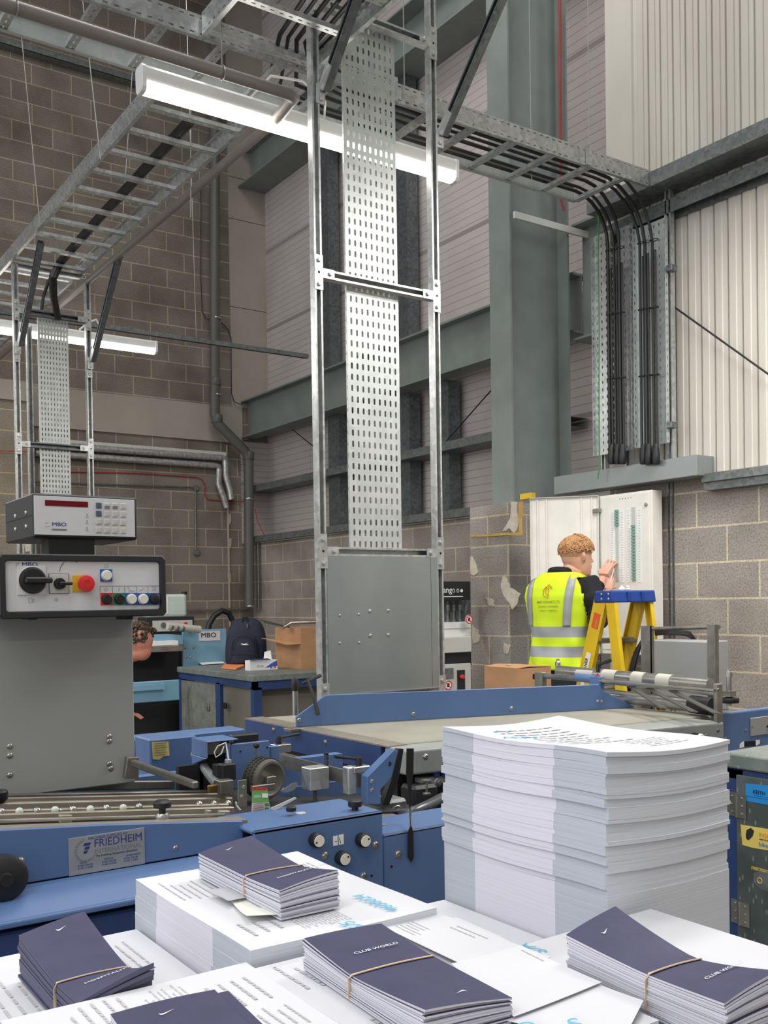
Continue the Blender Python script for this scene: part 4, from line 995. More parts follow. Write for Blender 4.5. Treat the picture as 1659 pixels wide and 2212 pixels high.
for k in range(9, 28):
    a = k * 2 * PI / 28 - .2; mb.beam(cg_ + V3(math.cos(a) * Hp * .26, 0, math.sin(a) * Hp * .27), cg_ + V3(math.cos(a) * Hp * .31, 0, math.sin(a) * Hp * .32), .0004, .0018)
arc = [cg_ + V3(math.cos(a) * Hp * .255, 0, math.sin(a) * Hp * .265) for a in [1.8 + i * .22 for i in range(17)]]
mb.tube(arc, .0007, 5); mb.build('gear_emblem', 'line', sp)
for z0, w, o_ in ((.74, .085, .0), (.64, .06, .012), (.54, .045, .0)):
    MB().prism([pt_(.18 + o_, z0), pt_(.18 + o_ + w, z0), pt_(.2 + o_ + w, z0 + .075), pt_(.2 + o_, z0 + .075)], (0, -.0002, 0)).build('f_emblem', 'logo', sp)
# ---- deck with tilted plane
def PT(px, py, off=0.):
    """on the tilted register deck"""
    d = WT @ Vector(((px - CX) / F, (py - CY) / F, 1)); a, b = 1.0125 + off, -.102
    s = (a - CAM.z) / (d.z - b * d.x); return CAM + d * s
DU = V3(1, 0, -.102).normalized(); DW = V3(0, 1, 0); DN = DU.cross(DW)
def bar(name, x0, x1, y0, y1, off0, off1, mat='deck', parent=fm, **kw):
    """flat bar along the deck; x,y world, off heights above the deck plane"""
    mb = MB(); pz = lambda x, o: 1.0125 - .102 * x + o
    vs = [(x0, y0, pz(x0, off0)), (x1, y0, pz(x1, off0)), (x1, y1, pz(x1, off0)), (x0, y1, pz(x0, off0)), (x0, y0, pz(x0, off1)), (x1, y0, pz(x1, off1)), (x1, y1, pz(x1, off1)), (x0, y1, pz(x0, off1))]
    mb.add(vs, [(0, 3, 2, 1), (4, 5, 6, 7), (0, 1, 5, 4), (1, 2, 6, 5), (2, 3, 7, 6), (3, 0, 4, 7)]); return mb.build(name, mat, parent, **kw)
def yd(px, py): return PT(px, py).y
bar('deck_plate', -.5, 1.5, 2.014, 2.62, -.03, -.025, 'deck')
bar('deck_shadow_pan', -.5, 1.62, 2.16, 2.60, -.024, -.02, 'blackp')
bar('front_strip', -.5, 1.0, 2.014, 2.06, -.02, .001)
ys_ = {}
rows = [('guide_bar', (150, 1699), .016, -.01, .012, 'steeld'), ('guide_bar', (150, 1711), .02, -.02, -.002, 'steeld'), ('guide_bar', (150, 1720), .012, -.02, .0, 'deck'), ('guide_bar', (150, 1732), .02, -.02, .002, 'deck')]
for nm, (px, py), w, o0, o1, mt in rows:
    y = yd(px, py); bar(nm, -.5, P(500, 1727, Y=y).x if py > 1700 else P(376, 1700, Y=y).x, y - w / 2, y + w / 2, o0, o1, mt, bevel=.002)
yb = PT(236, 1749).y
bar('ball_rail', -.5, 1.05, yb - .022, yb - .006, -.02, .001, 'deck', bevel=.002); bar('ball_rail', -.5, 1.05, yb + .006, yb + .022, -.02, .004, 'deck', bevel=.002)
M['glassb'] = plain('ball_milky', (196, 205, 194), .25)
balls = [(3, 1754, 0), (42, 1753, 1), (80, 1752, 0), (119, 1750, 1), (157, 1749, 0), (195, 1748, 1), (230, 1746, 0), (266, 1745, 1), (300, 1743, 0), (431, 1738, 0), (462, 1737, 0), (493, 1736, 0)]
for px, py, g in balls:
    c = PT(px, py, .003); MB().ball(c, .0088).build('ball', 'glassb' if g else 'steel', fm, smooth=60)
MB().tube([PT(-30, 1774), PT(485, 1760)], .0035, 8).build('rod', 'steel', fm)
for px, py in ((141, 1768), (483, 1758), (449, 1757)):
    c = PT(px, py, -.004); w = .013 if px != 449 else .006; MB().obox(c, DU * w, DW * .008, DN * .008).build('clamp_block', 'deck', fm, bevel=.0015)
for px, py in ((134, 1754), (472, 1743)): MB().lathe([(.004, 0), (.004, .006), (.003, .007)], PT(px, py), (0, 0, 1), 12).build('screw', 'steel', fm)
c = PT(351, 1768); MB().lathe([(.014, -.004), (.015, 0), (.015, .008), (.012, .012)], c, (0, 0, 1), 20).build('adjuster_base', 'steel', fm, smooth=True)
MB().lathe([(.007, .012), (.008, .024), (.019, .025), (.0195, .028), (.0195, .036), (.015, .04), (0, .041)], c, (0, 0, 1), 24).build('adjuster_knob', 'black', fm, smooth=True)
c = PT(-2, 1726, .01); MB().lathe([(.01, -.01), (.019, 0), (.0195, .016), (.016, .02), (0, .02)], c, (0, 0, 1), 24).build('adjuster_knob', 'black', fm, smooth=True)
c = PT(225, 1692, .0); MB().obox(c, DU * .016, DW * .008, DN * .003).build('slide_clip', 'steeld', fm, bevel=.001)
zz = .985 - .062 * .8
MB().box((-.5, 2.60, .5), (1.62, 2.64, .93)).build('rear_rail', 'blue', fm)
# knob on top of the box
c = P(767, 1742, Z=zk); MB().lathe([(.008, 0), (.008, .008), (.016, .009), (.017, .012), (.017, .022), (.013, .025), (0, .025)], P(767, 1750, Z=zk), (0, 0, 1), 24).build('top_knob', 'black', fm, smooth=True)
MB().lathe([(.012, 0), (.012, .0015)], P(650, 1757, Z=zk), (0, 0, 1), 20).build('cover_disc', 'paint', fm)
MB().lathe([(.011, 0), (.012, .003), (.012, .009), (.01, .011)], P(629, 1752, Z=zk + .01), (0, 0, 1), 20).build('small_knob', 'black', fm, smooth=True)
# square steel arm
a0 = P(795 / 2.963, 1540 + 345 / 2.963, Y=2.46)
ar = thing('stop_arm', 'square steel bar arm reaching forward beside the grey console pedestal', 'steel arm', P(275, 1680, Y=2.5))
MB().beam(P(287, 1648, Y=2.47), P(423, 1696, Y=2.16), .017, .017).build('bar', 'steeld', ar, bevel=.003)
MB().prism([P(263, 1680, Y=2.50), P(270, 1634, Y=2.50), P(294, 1634, Y=2.50), P(294, 1680, Y=2.50)], (0, -.02, 0)).build('bracket', 'steeld', ar, bevel=.001)
# ================================================================== CONTROL CONSOLE
cc_ = thing('control_console', 'grey pedestal with two black-cased control panels stacked on top, at far left', 'control panel', P(150, 1690, Y=2.5))
YP = 2.52
p0, p1 = P(-60, 1320, Y=YP), P(293, 1690, Y=YP)
MB().box((p0.x, YP, p1.z), (p1.x, YP + .03, p0.z)).build('pedestal', 'greyp', cc_, bevel=.003)
for px, py in ((21, 1612), (21, 1632), (21, 1674), (236, 1591), (236, 1601), (236, 1650), (239, 1660)): button_screw(MB(), P(px, py, Y=YP), (0, -1, 0), .0065).build('screw', 'steel', cc_, smooth=True)
def casebox(parent, name, a, b, Y, depth, fr, inset, mat, pmat):
    x0, x1, z0, z1 = a.x, b.x, min(a.z, b.z), max(a.z, b.z)
    mb = MB(); r = inset
    def ring(x0, x1, z0, z1, y, c): return [(x0 + c, y, z0), (x1 - c, y, z0), (x1, y, z0 + c), (x1, y, z1 - c), (x1 - c, y, z1), (x0 + c, y, z1), (x0, y, z1 - c), (x0, y, z0 + c)]
    rs = [ring(x0 + .004, x1 - .004, z0 + .004, z1 - .004, Y + depth, .008), ring(x0, x1, z0, z1, Y + depth - .006, .008), ring(x0, x1, z0, z1, Y + .004, .008), ring(x0 + .003, x1 - .003, z0 + .003, z1 - .003, Y, .008), ring(x0 + fr, x1 - fr, z0 + fr, z1 - fr, Y, .005), ring(x0 + fr + .003, x1 - fr - .003, z0 + fr + .003, z1 - fr - .003, Y + r, .004)]
    vs = [v for q in rs for v in q]; fs = [list(range(8))]
    for k in range(5): fs += [(k * 8 + i, (k + 1) * 8 + i, (k + 1) * 8 + (i + 1) % 8, k * 8 + (i + 1) % 8) for i in range(8)]
    mb.add(vs, fs); cs = mb.build(name, mat, parent)
    q = ring(x0 + fr + .003, x1 - fr - .003, z0 + fr + .003, z1 - fr - .003, Y + r - .0005, .004)
    pl = MB().prism(q[::-1], (0, .003, 0)).build('faceplate', pmat, cs)
    return cs, pl
YL = 2.36
cs, pl_ = casebox(cc_, 'switch_box', P(-4, 1195, Y=YL), P(361, 1330, Y=YL), YL, .17, .014, .008, 'blackp', 'panelw')
YI = YL + .0072
def on(px, py, d=0.): return P(px, py, Y=YI - d)
# main rotary switch
c = on(69, 1254); MB().box((c.x - .034, YI - .003, c.z - .034), (c.x + .032, YI, c.z + .034)).build('switch_plate', 'panelw', pl_, bevel=.001)
sw = MB().lathe([(.031, .003), (.0315, .008), (.029, .012), (.026, .018), (.0, .018)], c, (0, -1, 0), 32).build('rotary_switch', 'black', pl_, smooth=True)
MB().lathe([(.0335, .002), (.0335, .005), (.0315, .006)], c, (0, -1, 0), 32).build('switch_ring', 'paint', sw)
MB().beam(c + V3(-.022, -.024, 0), c + V3(.04, -.024, 0), .014, .013, (0, 1, 0)).build('switch_lever', 'black', sw, bevel=.003)
c = on(127, 1261); MB().box((c.x - .0225, YI - .003, c.z - .0225), (c.x + .0225, YI, c.z + .0225)).build('switch_plate', 'paint', pl_, bevel=.001)
MB().box((c.x - .0235, YI - .0015, c.z - .0235), (c.x + .0235, YI, c.z + .0235)).build('switch_border', 'black', pl_)
sw = MB().lathe([(.0135, .003), (.0135, .012), (.012, .014)], c, (0, -1, 0), 24).build('rotary_switch', 'black', pl_, smooth=True)
MB().beam(c + V3(-.004, -.018, 0), c + V3(.027, -.018, 0), .008, .008, (0, 1, 0)).build('switch_lever', 'black', sw, bevel=.002)
c = on(174, 1261); MB().box((c.x - .0205, YI - .002, c.z - .0195), (c.x + .022, YI, c.z + .0205)).build('stop_plate', 'yel', pl_, bevel=.001)
c = on(181, 1261); MB().lathe([(.014, .002), (.014, .012), (.0195, .014), (.0205, .02), (.018, .026), (.009, .0275), (.0085, .0265), (.0, .0265)], c, (0, -1, 0), 28).build('stop_button', 'redp', pl_, smooth=True)
def push(px, py, ptm, bm, r=.0115):
    c = on(px, py); MB().box((c.x - .0148, YI - .002, c.z - .0148), (c.x + .0148, YI, c.z + .0148)).build('button_plate', ptm, pl_)
    return MB().lathe([(r + .0015, .002), (r + .0015, .005), (r, .0055), (r, .0105), (r * .9, .0115), (0, .0115)], c, (0, -1, 0), 24).build('push_button', bm, pl_, smooth=True)
push(229, 1243, 'bluep', 'btnw'); push(230, 1294, 'redp', 'black'); push(257, 1294, 'greenp', 'black'); push(283, 1294, 'bluep', 'btnw'); push(308, 1294, 'bluep', 'btnw'); push(333, 1294, 'bluep', 'black', .0125)
mb = MB()
for px in (216, 243, 269, 295, 319, 345): c = on(px, 1273); mb.box((c.x - .0003, YI - .0008, c.z - .009), (c.x + .0003, YI, c.z + .007))
a, b = on(216, 1266), on(345, 1267); mb.box((a.x, YI - .0008, a.z), (b.x, YI, a.z + .0006))
for px, py in ((229, 1223), (229, 1273)): c = on(px, py); mb.tube([(c.x + .004 * math.cos(t), YI - .001, c.z + .004 * math.sin(t)) for t in [i * PI / 6 for i in range(12)]], .0004, 4, True)
for px, py in ((121, 1295),): c = on(px, py); mb.tube([(c.x + .0035 * math.cos(t), YI - .001, c.z + .0035 * math.sin(t)) for t in [i * PI / 4 for i in range(8)]], .0004, 4, True)
c = on(66, 1297); mb.tube([c + V3(a, -.001, b) for a, b in ((-.005, -.005), (.003, -.005), (.003, .006), (-.005, .006))], .0004, 4, True); mb.tube([c + V3(a, -.001, b) for a, b in ((.006, -.006), (.006, .003), (.009, .003))], .0004, 4)
mb.tube([on(280, 1272, .001), on(275, 1268, .001)], .0005, 4); mb.tube([on(278, 1276, .001), on(290, 1277, .001)], .0005, 4); mb.tube([on(312, 1271, .001), on(300, 1277, .001)], .0005, 4); mb.tube([on(257, 1269, .001), on(257, 1277, .001)], .0005, 4)
mb.tube([on(328, 1268, .001), on(336, 1268, .001), on(336, 1274, .001), on(329, 1274, .001)], .0005, 4)
mb.build('legend', 'line', pl_)
text('lettering', 'MBO', .0125, on(47, 1225, .0006), X_, Z_, 'logo', pl_, .0002, sx=1.35)
mb = MB()
for px, py in ((35, 1218), (39, 1218), (35, 1223), (39, 1223), (43, 1223)): c = on(px, py, .0004); mb.tube([c + V3(-.001, 0, -.001), c + V3(.0005, 0, .001), c + V3(.002, 0, .0015)], .0005, 4)
mb.build('emblem', 'line', pl_)
mb = MB(); mb.tube([on(128, 1235, .0006), on(131, 1224, .0006), on(138, 1215, .0006)], .0005, 4); mb.tube([on(152, 1209, .0006), on(163, 1212, .0006), on(167, 1215, .0006)], .0006, 4); mb.build('scratch', 'black', pl_)
for px in (68, 275): c = P(px, 1333, Y=YL + .05); MB().box((c.x - .012, YL + .04, c.z - .006), (c.x + .012, YL + .1, c.z + .006)).build('foot', 'black', cs, bevel=.002)
# neck
a, b = P(102, 1160, Y=YL + .08), P(202, 1198, Y=YL + .08); MB().box((a.x, YL + .07, b.z), (b.x, YL + .13, a.z + .01)).build('neck', 'black', cc_)
# upper display box
YU = 2.42
a, b = P(70, 1068, Y=YU), P(297, 1163, Y=YU); 
du = MB().box((a.x, YU, b.z - .004), (b.x, YU + .26, a.z + .004)).build('display_box', 'blackp', cc_, bevel=.004)
fa, fb = P(73, 1070, Y=YU - .002), P(292, 1160, Y=YU - .002); fp = MB().box((fa.x, YU - .002, fb.z), (fb.x, YU, fa.z)).build('faceplate', 'panelw', du, bevel=.0005)
def ou(px, py, d=0.): return P(px, py, Y=YU - .0022 - d)
a, b = ou(97, 1080), ou(190, 1096); MB().box((a.x, YU - .003, b.z), (b.x, YU - .002, a.z)).build('display', 'disp', fp)
M['keyd'] = plain('key_dark', (84, 92, 110), .5)
mb = MB()
for i in range(4):
    for j in range(4):
        c = ou(213 + 17.5 * i, 1092 + 17.6 * j + .6 * i); k = MB().box((c.x - .0072, YU - .0042, c.z - .0072), (c.x + .0072, YU - .002, c.z + .0072)).build('key', 'keyd' if (i == 0 and j < 2) else 'paint', fp, bevel=.0012)
        if j == 0 and i in (1, 2): MB().box((c.x - .0064, YU - .0046, c.z - .0064), (c.x + .0064, YU - .0042, c.z - .0002)).build('key_print', 'line', k)
        elif i or j > 1: mb.box((c.x - .002, YU - .0045, c.z - .004), (c.x + .005, YU - .0042, c.z - .0034))
for py in (1111, 1125, 1140): c = ou(188, py); mb.lathe([(.0014, 0), (.0014, .0006)], c, (0, -1, 0), 10); c = ou(188, py + 5); mb.tube([(c.x + .0026 * math.cos(t), YU - .003, c.z + .0026 * math.sin(t)) for t in [i * PI / 4 for i in range(8)]], .0003, 4, True)
for px, py in ((99, 1130), (103, 1130), (99, 1137), (103, 1137), (107, 1137)): c = ou(px, py); mb.tube([c + V3(-.001, 0, -.001), c + V3(.001, 0, .001)], .0006, 4)
mb.build('legend', 'line', fp)
text('lettering', 'MBO', .0125, ou(112, 1138, .0004), X_, Z_, 'logo', fp, .0002, sx=1.3)
a, b = ou(112, 1142), ou(144, 1146); MB().box((a.x, YU - .0028, b.z), (b.x, YU - .002, a.z)).build('logo_bar', 'line', fp)
for dy, pz in ((.06, 1104), (.16, 1104), (.06, 1134), (.16, 1134)): 
    q = P(70, pz, Y=YU); button_screw(MB(), V3(P(70, 1068, Y=YU).x, YU + dy, q.z), (-1, 0, 0), .0055).build('screw', 'steel', du, smooth=True)
MB().box((P(70, 1068, Y=YU).x - .0008, YU + .004, P(70, 1113, Y=YU).z), (P(70, 1068, Y=YU).x, YU + .255, P(70, 1113, Y=YU).z + .001)).build('case_seam', 'hole', du)
# ================================================================== BLUE HOUSING + WHEEL HEAD
hb = thing('drive_housing', 'blue housing box with a torn yellow caution label, right of the grey pedestal', 'machine housing', P(360, 1700, Y=2.75))
ty = P(325, 1605, Y=2.78)
x0_, x1_ = P(324, 1605, Y=2.70).x, P(425, 1600, Y=2.70).x; zt_ = P(324, 1598, Y=2.70).z; yf_ = P(291, 1584, X=x0_).y
MB().box((x0_, 2.70, .6), (x1_, yf_, zt_)).build('box', 'blue', hb, bevel=.004)
MB().box((x0_ + .0, yf_ + .02, .6), (P(530, 1580, Y=yf_ + .02).x, yf_ + .12, P(530, 1574, Y=yf_ + .02).z)).build('rear_box', 'blue', hb, bevel=.004)
M['cau'] = plain('caution_yellow', (214, 196, 110), .7)
lab = MB().prism([P(a, b, Y=2.699) for a, b in ((328, 1603), (364, 1602), (366, 1632), (352, 1634), (344, 1641), (330, 1640))], (0, -.0008, 0)).build('caution_label', 'cau', hb)
mb = MB()
for k in range(6): a, b = P(333 + (k % 2) * 2, 1607 + 5 * k, Y=2.697), P(361 - (k % 2) * 3, 1607 + 5 * k, Y=2.697); mb.box((a.x, 2.6968, a.z), (b.x, 2.6976, a.z + .0014))
mb.build('caution_text', 'line', lab)
button_screw(MB(), P(391, 1671, Y=2.70), (0, -1, 0), .009).build('screw', 'steel', hb, smooth=True)
hd = thing('sheet_guide_head', 'blue hooded head with rubber tyre wheel, hose and black sensors', 'machine head', P(520, 1750, Y=2.5))
# hood
YH = 2.60
a, b, c, d = P(413, 1596, Y=YH), P(446, 1602, Y=YH - .08), P(530, 1595, Y=YH - .02), P(497, 1584, Y=YH + .22)
zt_ = P(413, 1594, Y=YH).z
YH = 2.42; xh0 = P(446, 1602, Y=YH).x; xh1 = P(515, 1598, Y=YH).x; zt_ = P(446, 1602, Y=YH).z; yh1 = P(413, 1596, X=xh0).y
MB().box((xh0, YH, zt_ - .004), (xh1, yh1, zt_)).box((xh0, YH, zt_ - .045), (xh0 + .004, yh1, zt_)).prism([(xh0, YH, zt_ - .045), (xh0, yh1, zt_ - .045), (xh0, yh1, zt_ - .075), (xh0, YH + .05, zt_ - .06)], (.004, 0, 0)).build('hood', 'blue', hd, bevel=.002)
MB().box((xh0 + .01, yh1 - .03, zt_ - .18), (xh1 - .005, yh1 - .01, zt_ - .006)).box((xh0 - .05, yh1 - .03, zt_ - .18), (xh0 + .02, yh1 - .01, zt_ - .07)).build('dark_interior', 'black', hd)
MB().box((xh0 + .012, YH + .03, zt_ - .04), (xh0 + .07, YH + .07, zt_ - .008)).build('slide', 'steeld', hd)
# blue plate behind the wheel
YW = 2.36
a = P(500, 1606, Y=YW + .07); b = P(582, 1601, Y=YW + .07); z0 = P(540, 1700, Y=YW + .07).z
MB().box((a.x, YW + .07, z0), (b.x, YW + .08, (a.z + b.z) / 2)).build('wheel_plate', 'blue', hd, bevel=.002)
a = P(582, 1612, Y=YW + .09); MB().box((a.x, YW + .085, z0), (P(602, 1612, Y=YW + .09).x, YW + .1, a.z)).build('wheel_plate', 'blue', hd, bevel=.002)
# tyre wheel: rim facing the camera
wc = P(584, 1684, Y=YW - .03); ax = V3(-.22, 1, .05).normalized()
Rw = .0535
wp = [(.038, .0), (.043, -.004), (.049, -.003), (Rw - .002, .004), (Rw, .009), (Rw, .048), (Rw - .004, .054), (.04, .055)]
MB().lathe([(.036, .02), (.037, .0)] + wp, wc, ax, 40).build('tyre', 'rubber', hd, smooth=True)
MB().lathe([(.0385, -.001), (.041, -.003), (.0425, -.001), (.0385, .002), (.030, .03), (.0, .03)], wc, ax, 36).build('rim', 'steeld', hd, smooth=True)
u = ax.orthogonal().normalized(); w = ax.cross(u); mb = MB()
for k in range(36):
    t = 2 * PI * k / 36
    for j, h in enumerate((.014, .028, .042)):
        tt = t + (.5 if j == 1 else 0) * 2 * PI / 36; r = u * math.cos(tt) + w * math.sin(tt); s = ax.cross(r)
        mb.obox(wc + ax * h + r * (Rw + .0008), ax * .0046, s * .003, r * .0016)
M['tread'] = plain('tread_rubber', (52, 50, 46), .8); mb.build('tread', 'tread', hd)
MB().lathe([(.012, -.002), (.015, .0), (.015, .024), (.01, .028)], wc + ax * .004, ax, 24).build('hub', 'steeld', hd, smooth=True)
MB().obox(wc + V3(-.004, -.008, .002), (.014, 0, 0), (0, .009, 0), (0, 0, .009)).build('hub_clamp', 'steeld', hd, bevel=.002)
MB().obox(wc + V3(-.03, -.014, -.016), (.034, 0, 0), (0, .007, 0), (0, 0, .009)).build('hub_arm', 'steeld', hd, bevel=.002)
# tommy lever with ball
a = P(553, 1634, Y=YW - .0); b = P(554, 1613, Y=YW - .005); MB().cyl(a, b, .0028).build('lever', 'steel', hd); MB().ball(P(554, 1610, Y=YW - .005), .0085).build('lever_ball', 'black', hd, smooth=60)
for px, py in ((519, 1623), (577, 1615)): MB().cyl(P(px, py, Y=YW + .069), P(px, py, Y=YW + .071), .0026).build('hole', 'hole', hd)
# sensors and clamps
def blk(name, px0, py0, px1, py1, Y, d, mat, par, **kw):
    a, b = P(px0, py0, Y=Y), P(px1, py1, Y=Y); z0, z1 = sorted((a.z, b.z)); return MB().box((a.x, Y, z0), (b.x, Y + d, z1)).build(name, mat, par, **kw)
blk('sensor', 480, 1652, 511, 1684, 2.33, .03, 'black', hd, bevel=.003); blk('sensor_gland', 490, 1641, 501, 1652, 2.34, .015, 'greyp', hd, bevel=.002)
blk('sensor', 503, 1589, 560, 1603, 2.45, .03, 'black', hd, bevel=.003); blk('sensor_tip', 494, 1597, 506, 1604, 2.44, .015, 'steel', hd, bevel=.002); blk('sensor_lead', 482, 1600, 496, 1606, 2.44, .012, 'black', hd, bevel=.002)
blk('relay', 468, 1653, 482, 1684, 2.38, .03, 'blackp', hd, bevel=.002)
blk('clamp_block', 476, 1688, 506, 1714, 2.30, .04, 'steeld', hd, bevel=.002)
M['brass'] = plain('brass', (140, 112, 66), .35, .8); blk('nozzle', 450, 1697, 484, 1709, 2.32, .01, 'brass', hd, bevel=.003)
mb = MB(); hp = [P(420, 1628, Y=2.56), P(433, 1645, Y=2.52), P(448, 1668, Y=2.46), P(461, 1685, Y=2.40), P(470, 1696, Y=2.36)]
fine = []
for i in range(len(hp) - 1):
    for k in range(10): fine.append(hp[i].lerp(hp[i + 1], k / 10))
M['hose'] = plain('grey_hose', (128, 132, 136), .5)
MB().tube(fine, [.0115 + .0012 * (k % 2) for k in range(len(fine))], 12).build('hose', 'hose', hd)
MB().tube([P(488, 1604, Y=2.42), P(470, 1612, Y=2.4), P(463, 1625, Y=2.4), P(466, 1636, Y=2.4), P(478, 1628, Y=2.4), P(484, 1612, Y=2.41)], .0018, 6).build('thin_cable', 'paint', hd, smooth=True)
MB().tube([P(488, 1606, Y=2.42), P(491, 1622, Y=2.36), P(494, 1642, Y=2.35)], .0022, 6).build('thin_cable', 'wire', hd, smooth=True)
# side plate with folded green leaflet
blk('stop_plate', 514, 1686, 534, 1742, 2.16, .004, 'steeld', hd, bevel=.001)
for px, py in ((526, 1700), (522, 1720)): button_screw(MB(), P(px, py, Y=2.16), (0, -1, 0), .004).build('screw', 'steel', hd, smooth=True)
MB().tube([P(509, 1733, Y=2.17), P(512, 1742, Y=2.16), P(519, 1750, Y=2.15), P(520, 1765, Y=2.15)], .0028, 8).build('wire_stop', 'steeld', hd, smooth=True)
lf = thing('leaflet', 'green and white folded leaflet wedged under the tyre wheel', 'leaflet', P(562, 1755, Y=2.13))
M['lgreen'] = plain('leaflet_green', (120, 176, 92), .7); M['pinkp'] = plain('leaflet_pink', (230, 200, 196), .7)
MB().prism([P(a, b, Y=2.13) for a, b in ((544, 1701), (577, 1701), (581, 1733), (544, 1735))], (0, -.001, 0)).build('cover', 'lgreen', lf)
MB().prism([P(a, b, Y=2.128) for a, b in ((543, 1701), (577, 1701), (577, 1706), (543, 1706))], (0, -.001, 0)).build('cover_strip', 'redp', lf)
MB().prism([P(a, b, Y=2.13) for a, b in ((544, 1735), (581, 1733), (584, 1753), (543, 1755))], (0, -.001, 0)).build('lower_fold', 'pinkp', lf)
MB().prism([P(a, b, Y=2.127) for a, b in ((566, 1714), (578, 1714), (578, 1723), (566, 1723))], (0, -.001, 0)).build('white_box', 'paper', lf)
a = P(563, 1715, Y=2.1285); text('lettering', 'FREE', .0085, a, (-1, 0, 0), (0, 0, -1), 'paper', lf, .0001)
for py in (1738, 1747): MB().prism([P(a, b, Y=2.128) for a, b in ((572, py - 3), (580, py - 3), (581, py + 3), (572, py + 3))], (0, -.0008, 0)).build('green_mark', 'greenp', lf)
mb = MB()
for k in range(4): a, b = P(547, 1738 + 4.4 * k, Y=2.1275), P(569, 1738 + 4.4 * k, Y=2.1275); mb.box((a.x, 2.127, a.z), (b.x, 2.128, a.z + .0008))
mb.build('text_lines', 'line', lf)
# spoon blade and feeler
MB().prism([P(a, b, Y=2.2) for a, b in ((606, 1708), (618, 1702), (632, 1692), (642, 1690), (644, 1696), (636, 1706), (622, 1712), (612, 1712))], (0, .003, 0)).build('spoon_blade', 'steel', hd)
MB().prism([P(a, b, Y=2.1) for a, b in ((585, 1746), (638, 1722), (641, 1725), (592, 1752))], (0, .003, 0)).build('feeler', 'paint', hd)
# inner blue cross panel and dark pan
MB().box((P(600, 1720, Y=2.45).x, 2.45, .5), (P(790, 1700, Y=2.45).x, 2.46, P(700, 1692, Y=2.45).z)).build('cross_panel', 'blue', hd)
M['pan'] = plain('dark_green_pan', (50, 62, 66), .6)
MB().box((1.1, 2.1, .82), (1.62, 2.45, .825)).build('pan', 'pan', hd)
# ================================================================== CONVEYOR
cv = thing('conveyor_table', 'wide belt conveyor table with blue side channel, in the middle', 'conveyor', (2.35, 2.9, 0))
ZB = .95; CXa, CXb = 1.735, 3.12
# belt bed with rounded front
MB().prism([(1.80, 2.55, ZB - .05), (3.13, 2.385, ZB - .05), (3.13, 3.34, ZB - .05), (1.80, 3.48, ZB - .05)], (0, 0, .05)).build('belt', 'belt', cv, bevel=.008, seg=3)
MB().prism([(1.74, 2.43, ZB - .08), (3.02, 2.25, ZB - .08), (3.02, 2.395, ZB - .08), (1.74, 2.548, ZB - .08)], (0, 0, .077)).build('front_fairing', 'fair', cv, bevel=.008, seg=3)
MB().box((CXa - .0, 2.52, ZB - .004), (CXa + .075, 3.5, ZB + .001)).build('top_strip', 'deck', cv)
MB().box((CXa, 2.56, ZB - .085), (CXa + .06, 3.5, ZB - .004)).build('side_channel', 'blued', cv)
for px, py in ((591, 1577), (703, 1604)): button_screw(MB(), P(px, py, X=CXa), (-1, 0, 0), .009).build('screw', 'steeld', cv, smooth=True)
MB().box((CXa - .10, 2.42, ZB - .105), (CXa - .095, 3.45, ZB - .068)).build('guide_bar', 'steeld', cv)
button_screw(MB(), P(920, 1635, Y=2.395), (0, -1, 0), .009).build('screw', 'steel', cv, smooth=True)
c = P(1506, 1592, Y=2.255); MB().lathe([(.013, 0), (.013, .02), (.011, .022)], c, (0, -1, 0), 20).build('button', 'btnw', cv, smooth=True); MB().box((c.x - .02, 2.245, c.z - .013), (c.x - .002, 2.262, c.z + .015)).build('button_bezel', 'black', cv)
button_screw(MB(), P(1525, 1589, Y=2.25), (0, -1, 0), .005).build('screw', 'steel', cv, smooth=True)
MB().prism([(1.80, 2.44, ZB - .115), (3.02, 2.27, ZB - .115), (3.02, 2.30, ZB - .115), (1.80, 2.47, ZB - .115)], (0, 0, .02)).build('lip', 'greyp', cv)
mb = MB()
for k in range(40): x = 1.84 + k * .029; yk = 2.425 - .139 * (x - 1.8); mb.box((x, yk, ZB - .094), (x + .018, yk + .01, ZB - .081))
mb.build('comb', 'logo', cv)
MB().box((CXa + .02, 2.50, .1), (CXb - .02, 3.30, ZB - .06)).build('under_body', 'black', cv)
# blue bracket plate
bk = MB().prism([P(a, b, Y=2.17) for a, b in ((793, 1738), (793, 1678), (853, 1618), (860, 1622), (846, 1680), (823, 1706), (823, 1738))], (0, .03, 0)).build('blue_bracket', 'blue', cv, bevel=.002)
for px, py in ((841, 1650),): MB().cyl(P(px, py, Y=2.169), P(px, py, Y=2.172), .006).build('hole', 'hole', bk)
for px, py in ((803, 1688), (803, 1707)): button_screw(MB(), P(px, py, Y=2.17), (0, -1, 0), .005).build('screw', 'steel', bk, smooth=True)
MB().prism([P(a, b, Y=2.2) for a, b in ((862, 1618), (872, 1618), (862, 1680), (840, 1740), (826, 1740), (846, 1684))], (0, .02, 0)).build('black_plate', 'black', cv)
# hanging black strap
a = thing('strap', 'black strap hanging from the conveyor down the blue panel', 'strap', P(888, 1865, Y=1.92))
MB().prism([P(p, q, Y=2.0) for p, q in ((880, 1617), (894, 1617), (893, 1670), (888, 1712), (888, 1748), (885, 1748), (884, 1712), (879, 1670))], (0, .004, 0)).build('webbing', 'black', a)
MB().prism([P(p, q, Y=1.925) for p, q in ((882, 1797), (888, 1783), (893, 1797), (894, 1852), (889, 1863), (882, 1852))], (0, .003, 0)).build('hook', 'black', a)
MB().tube([P(886, 1745, Y=2.0), P(887, 1765, Y=1.95), P(888, 1788, Y=1.926)], .003, 6).build('cord', 'black', a)
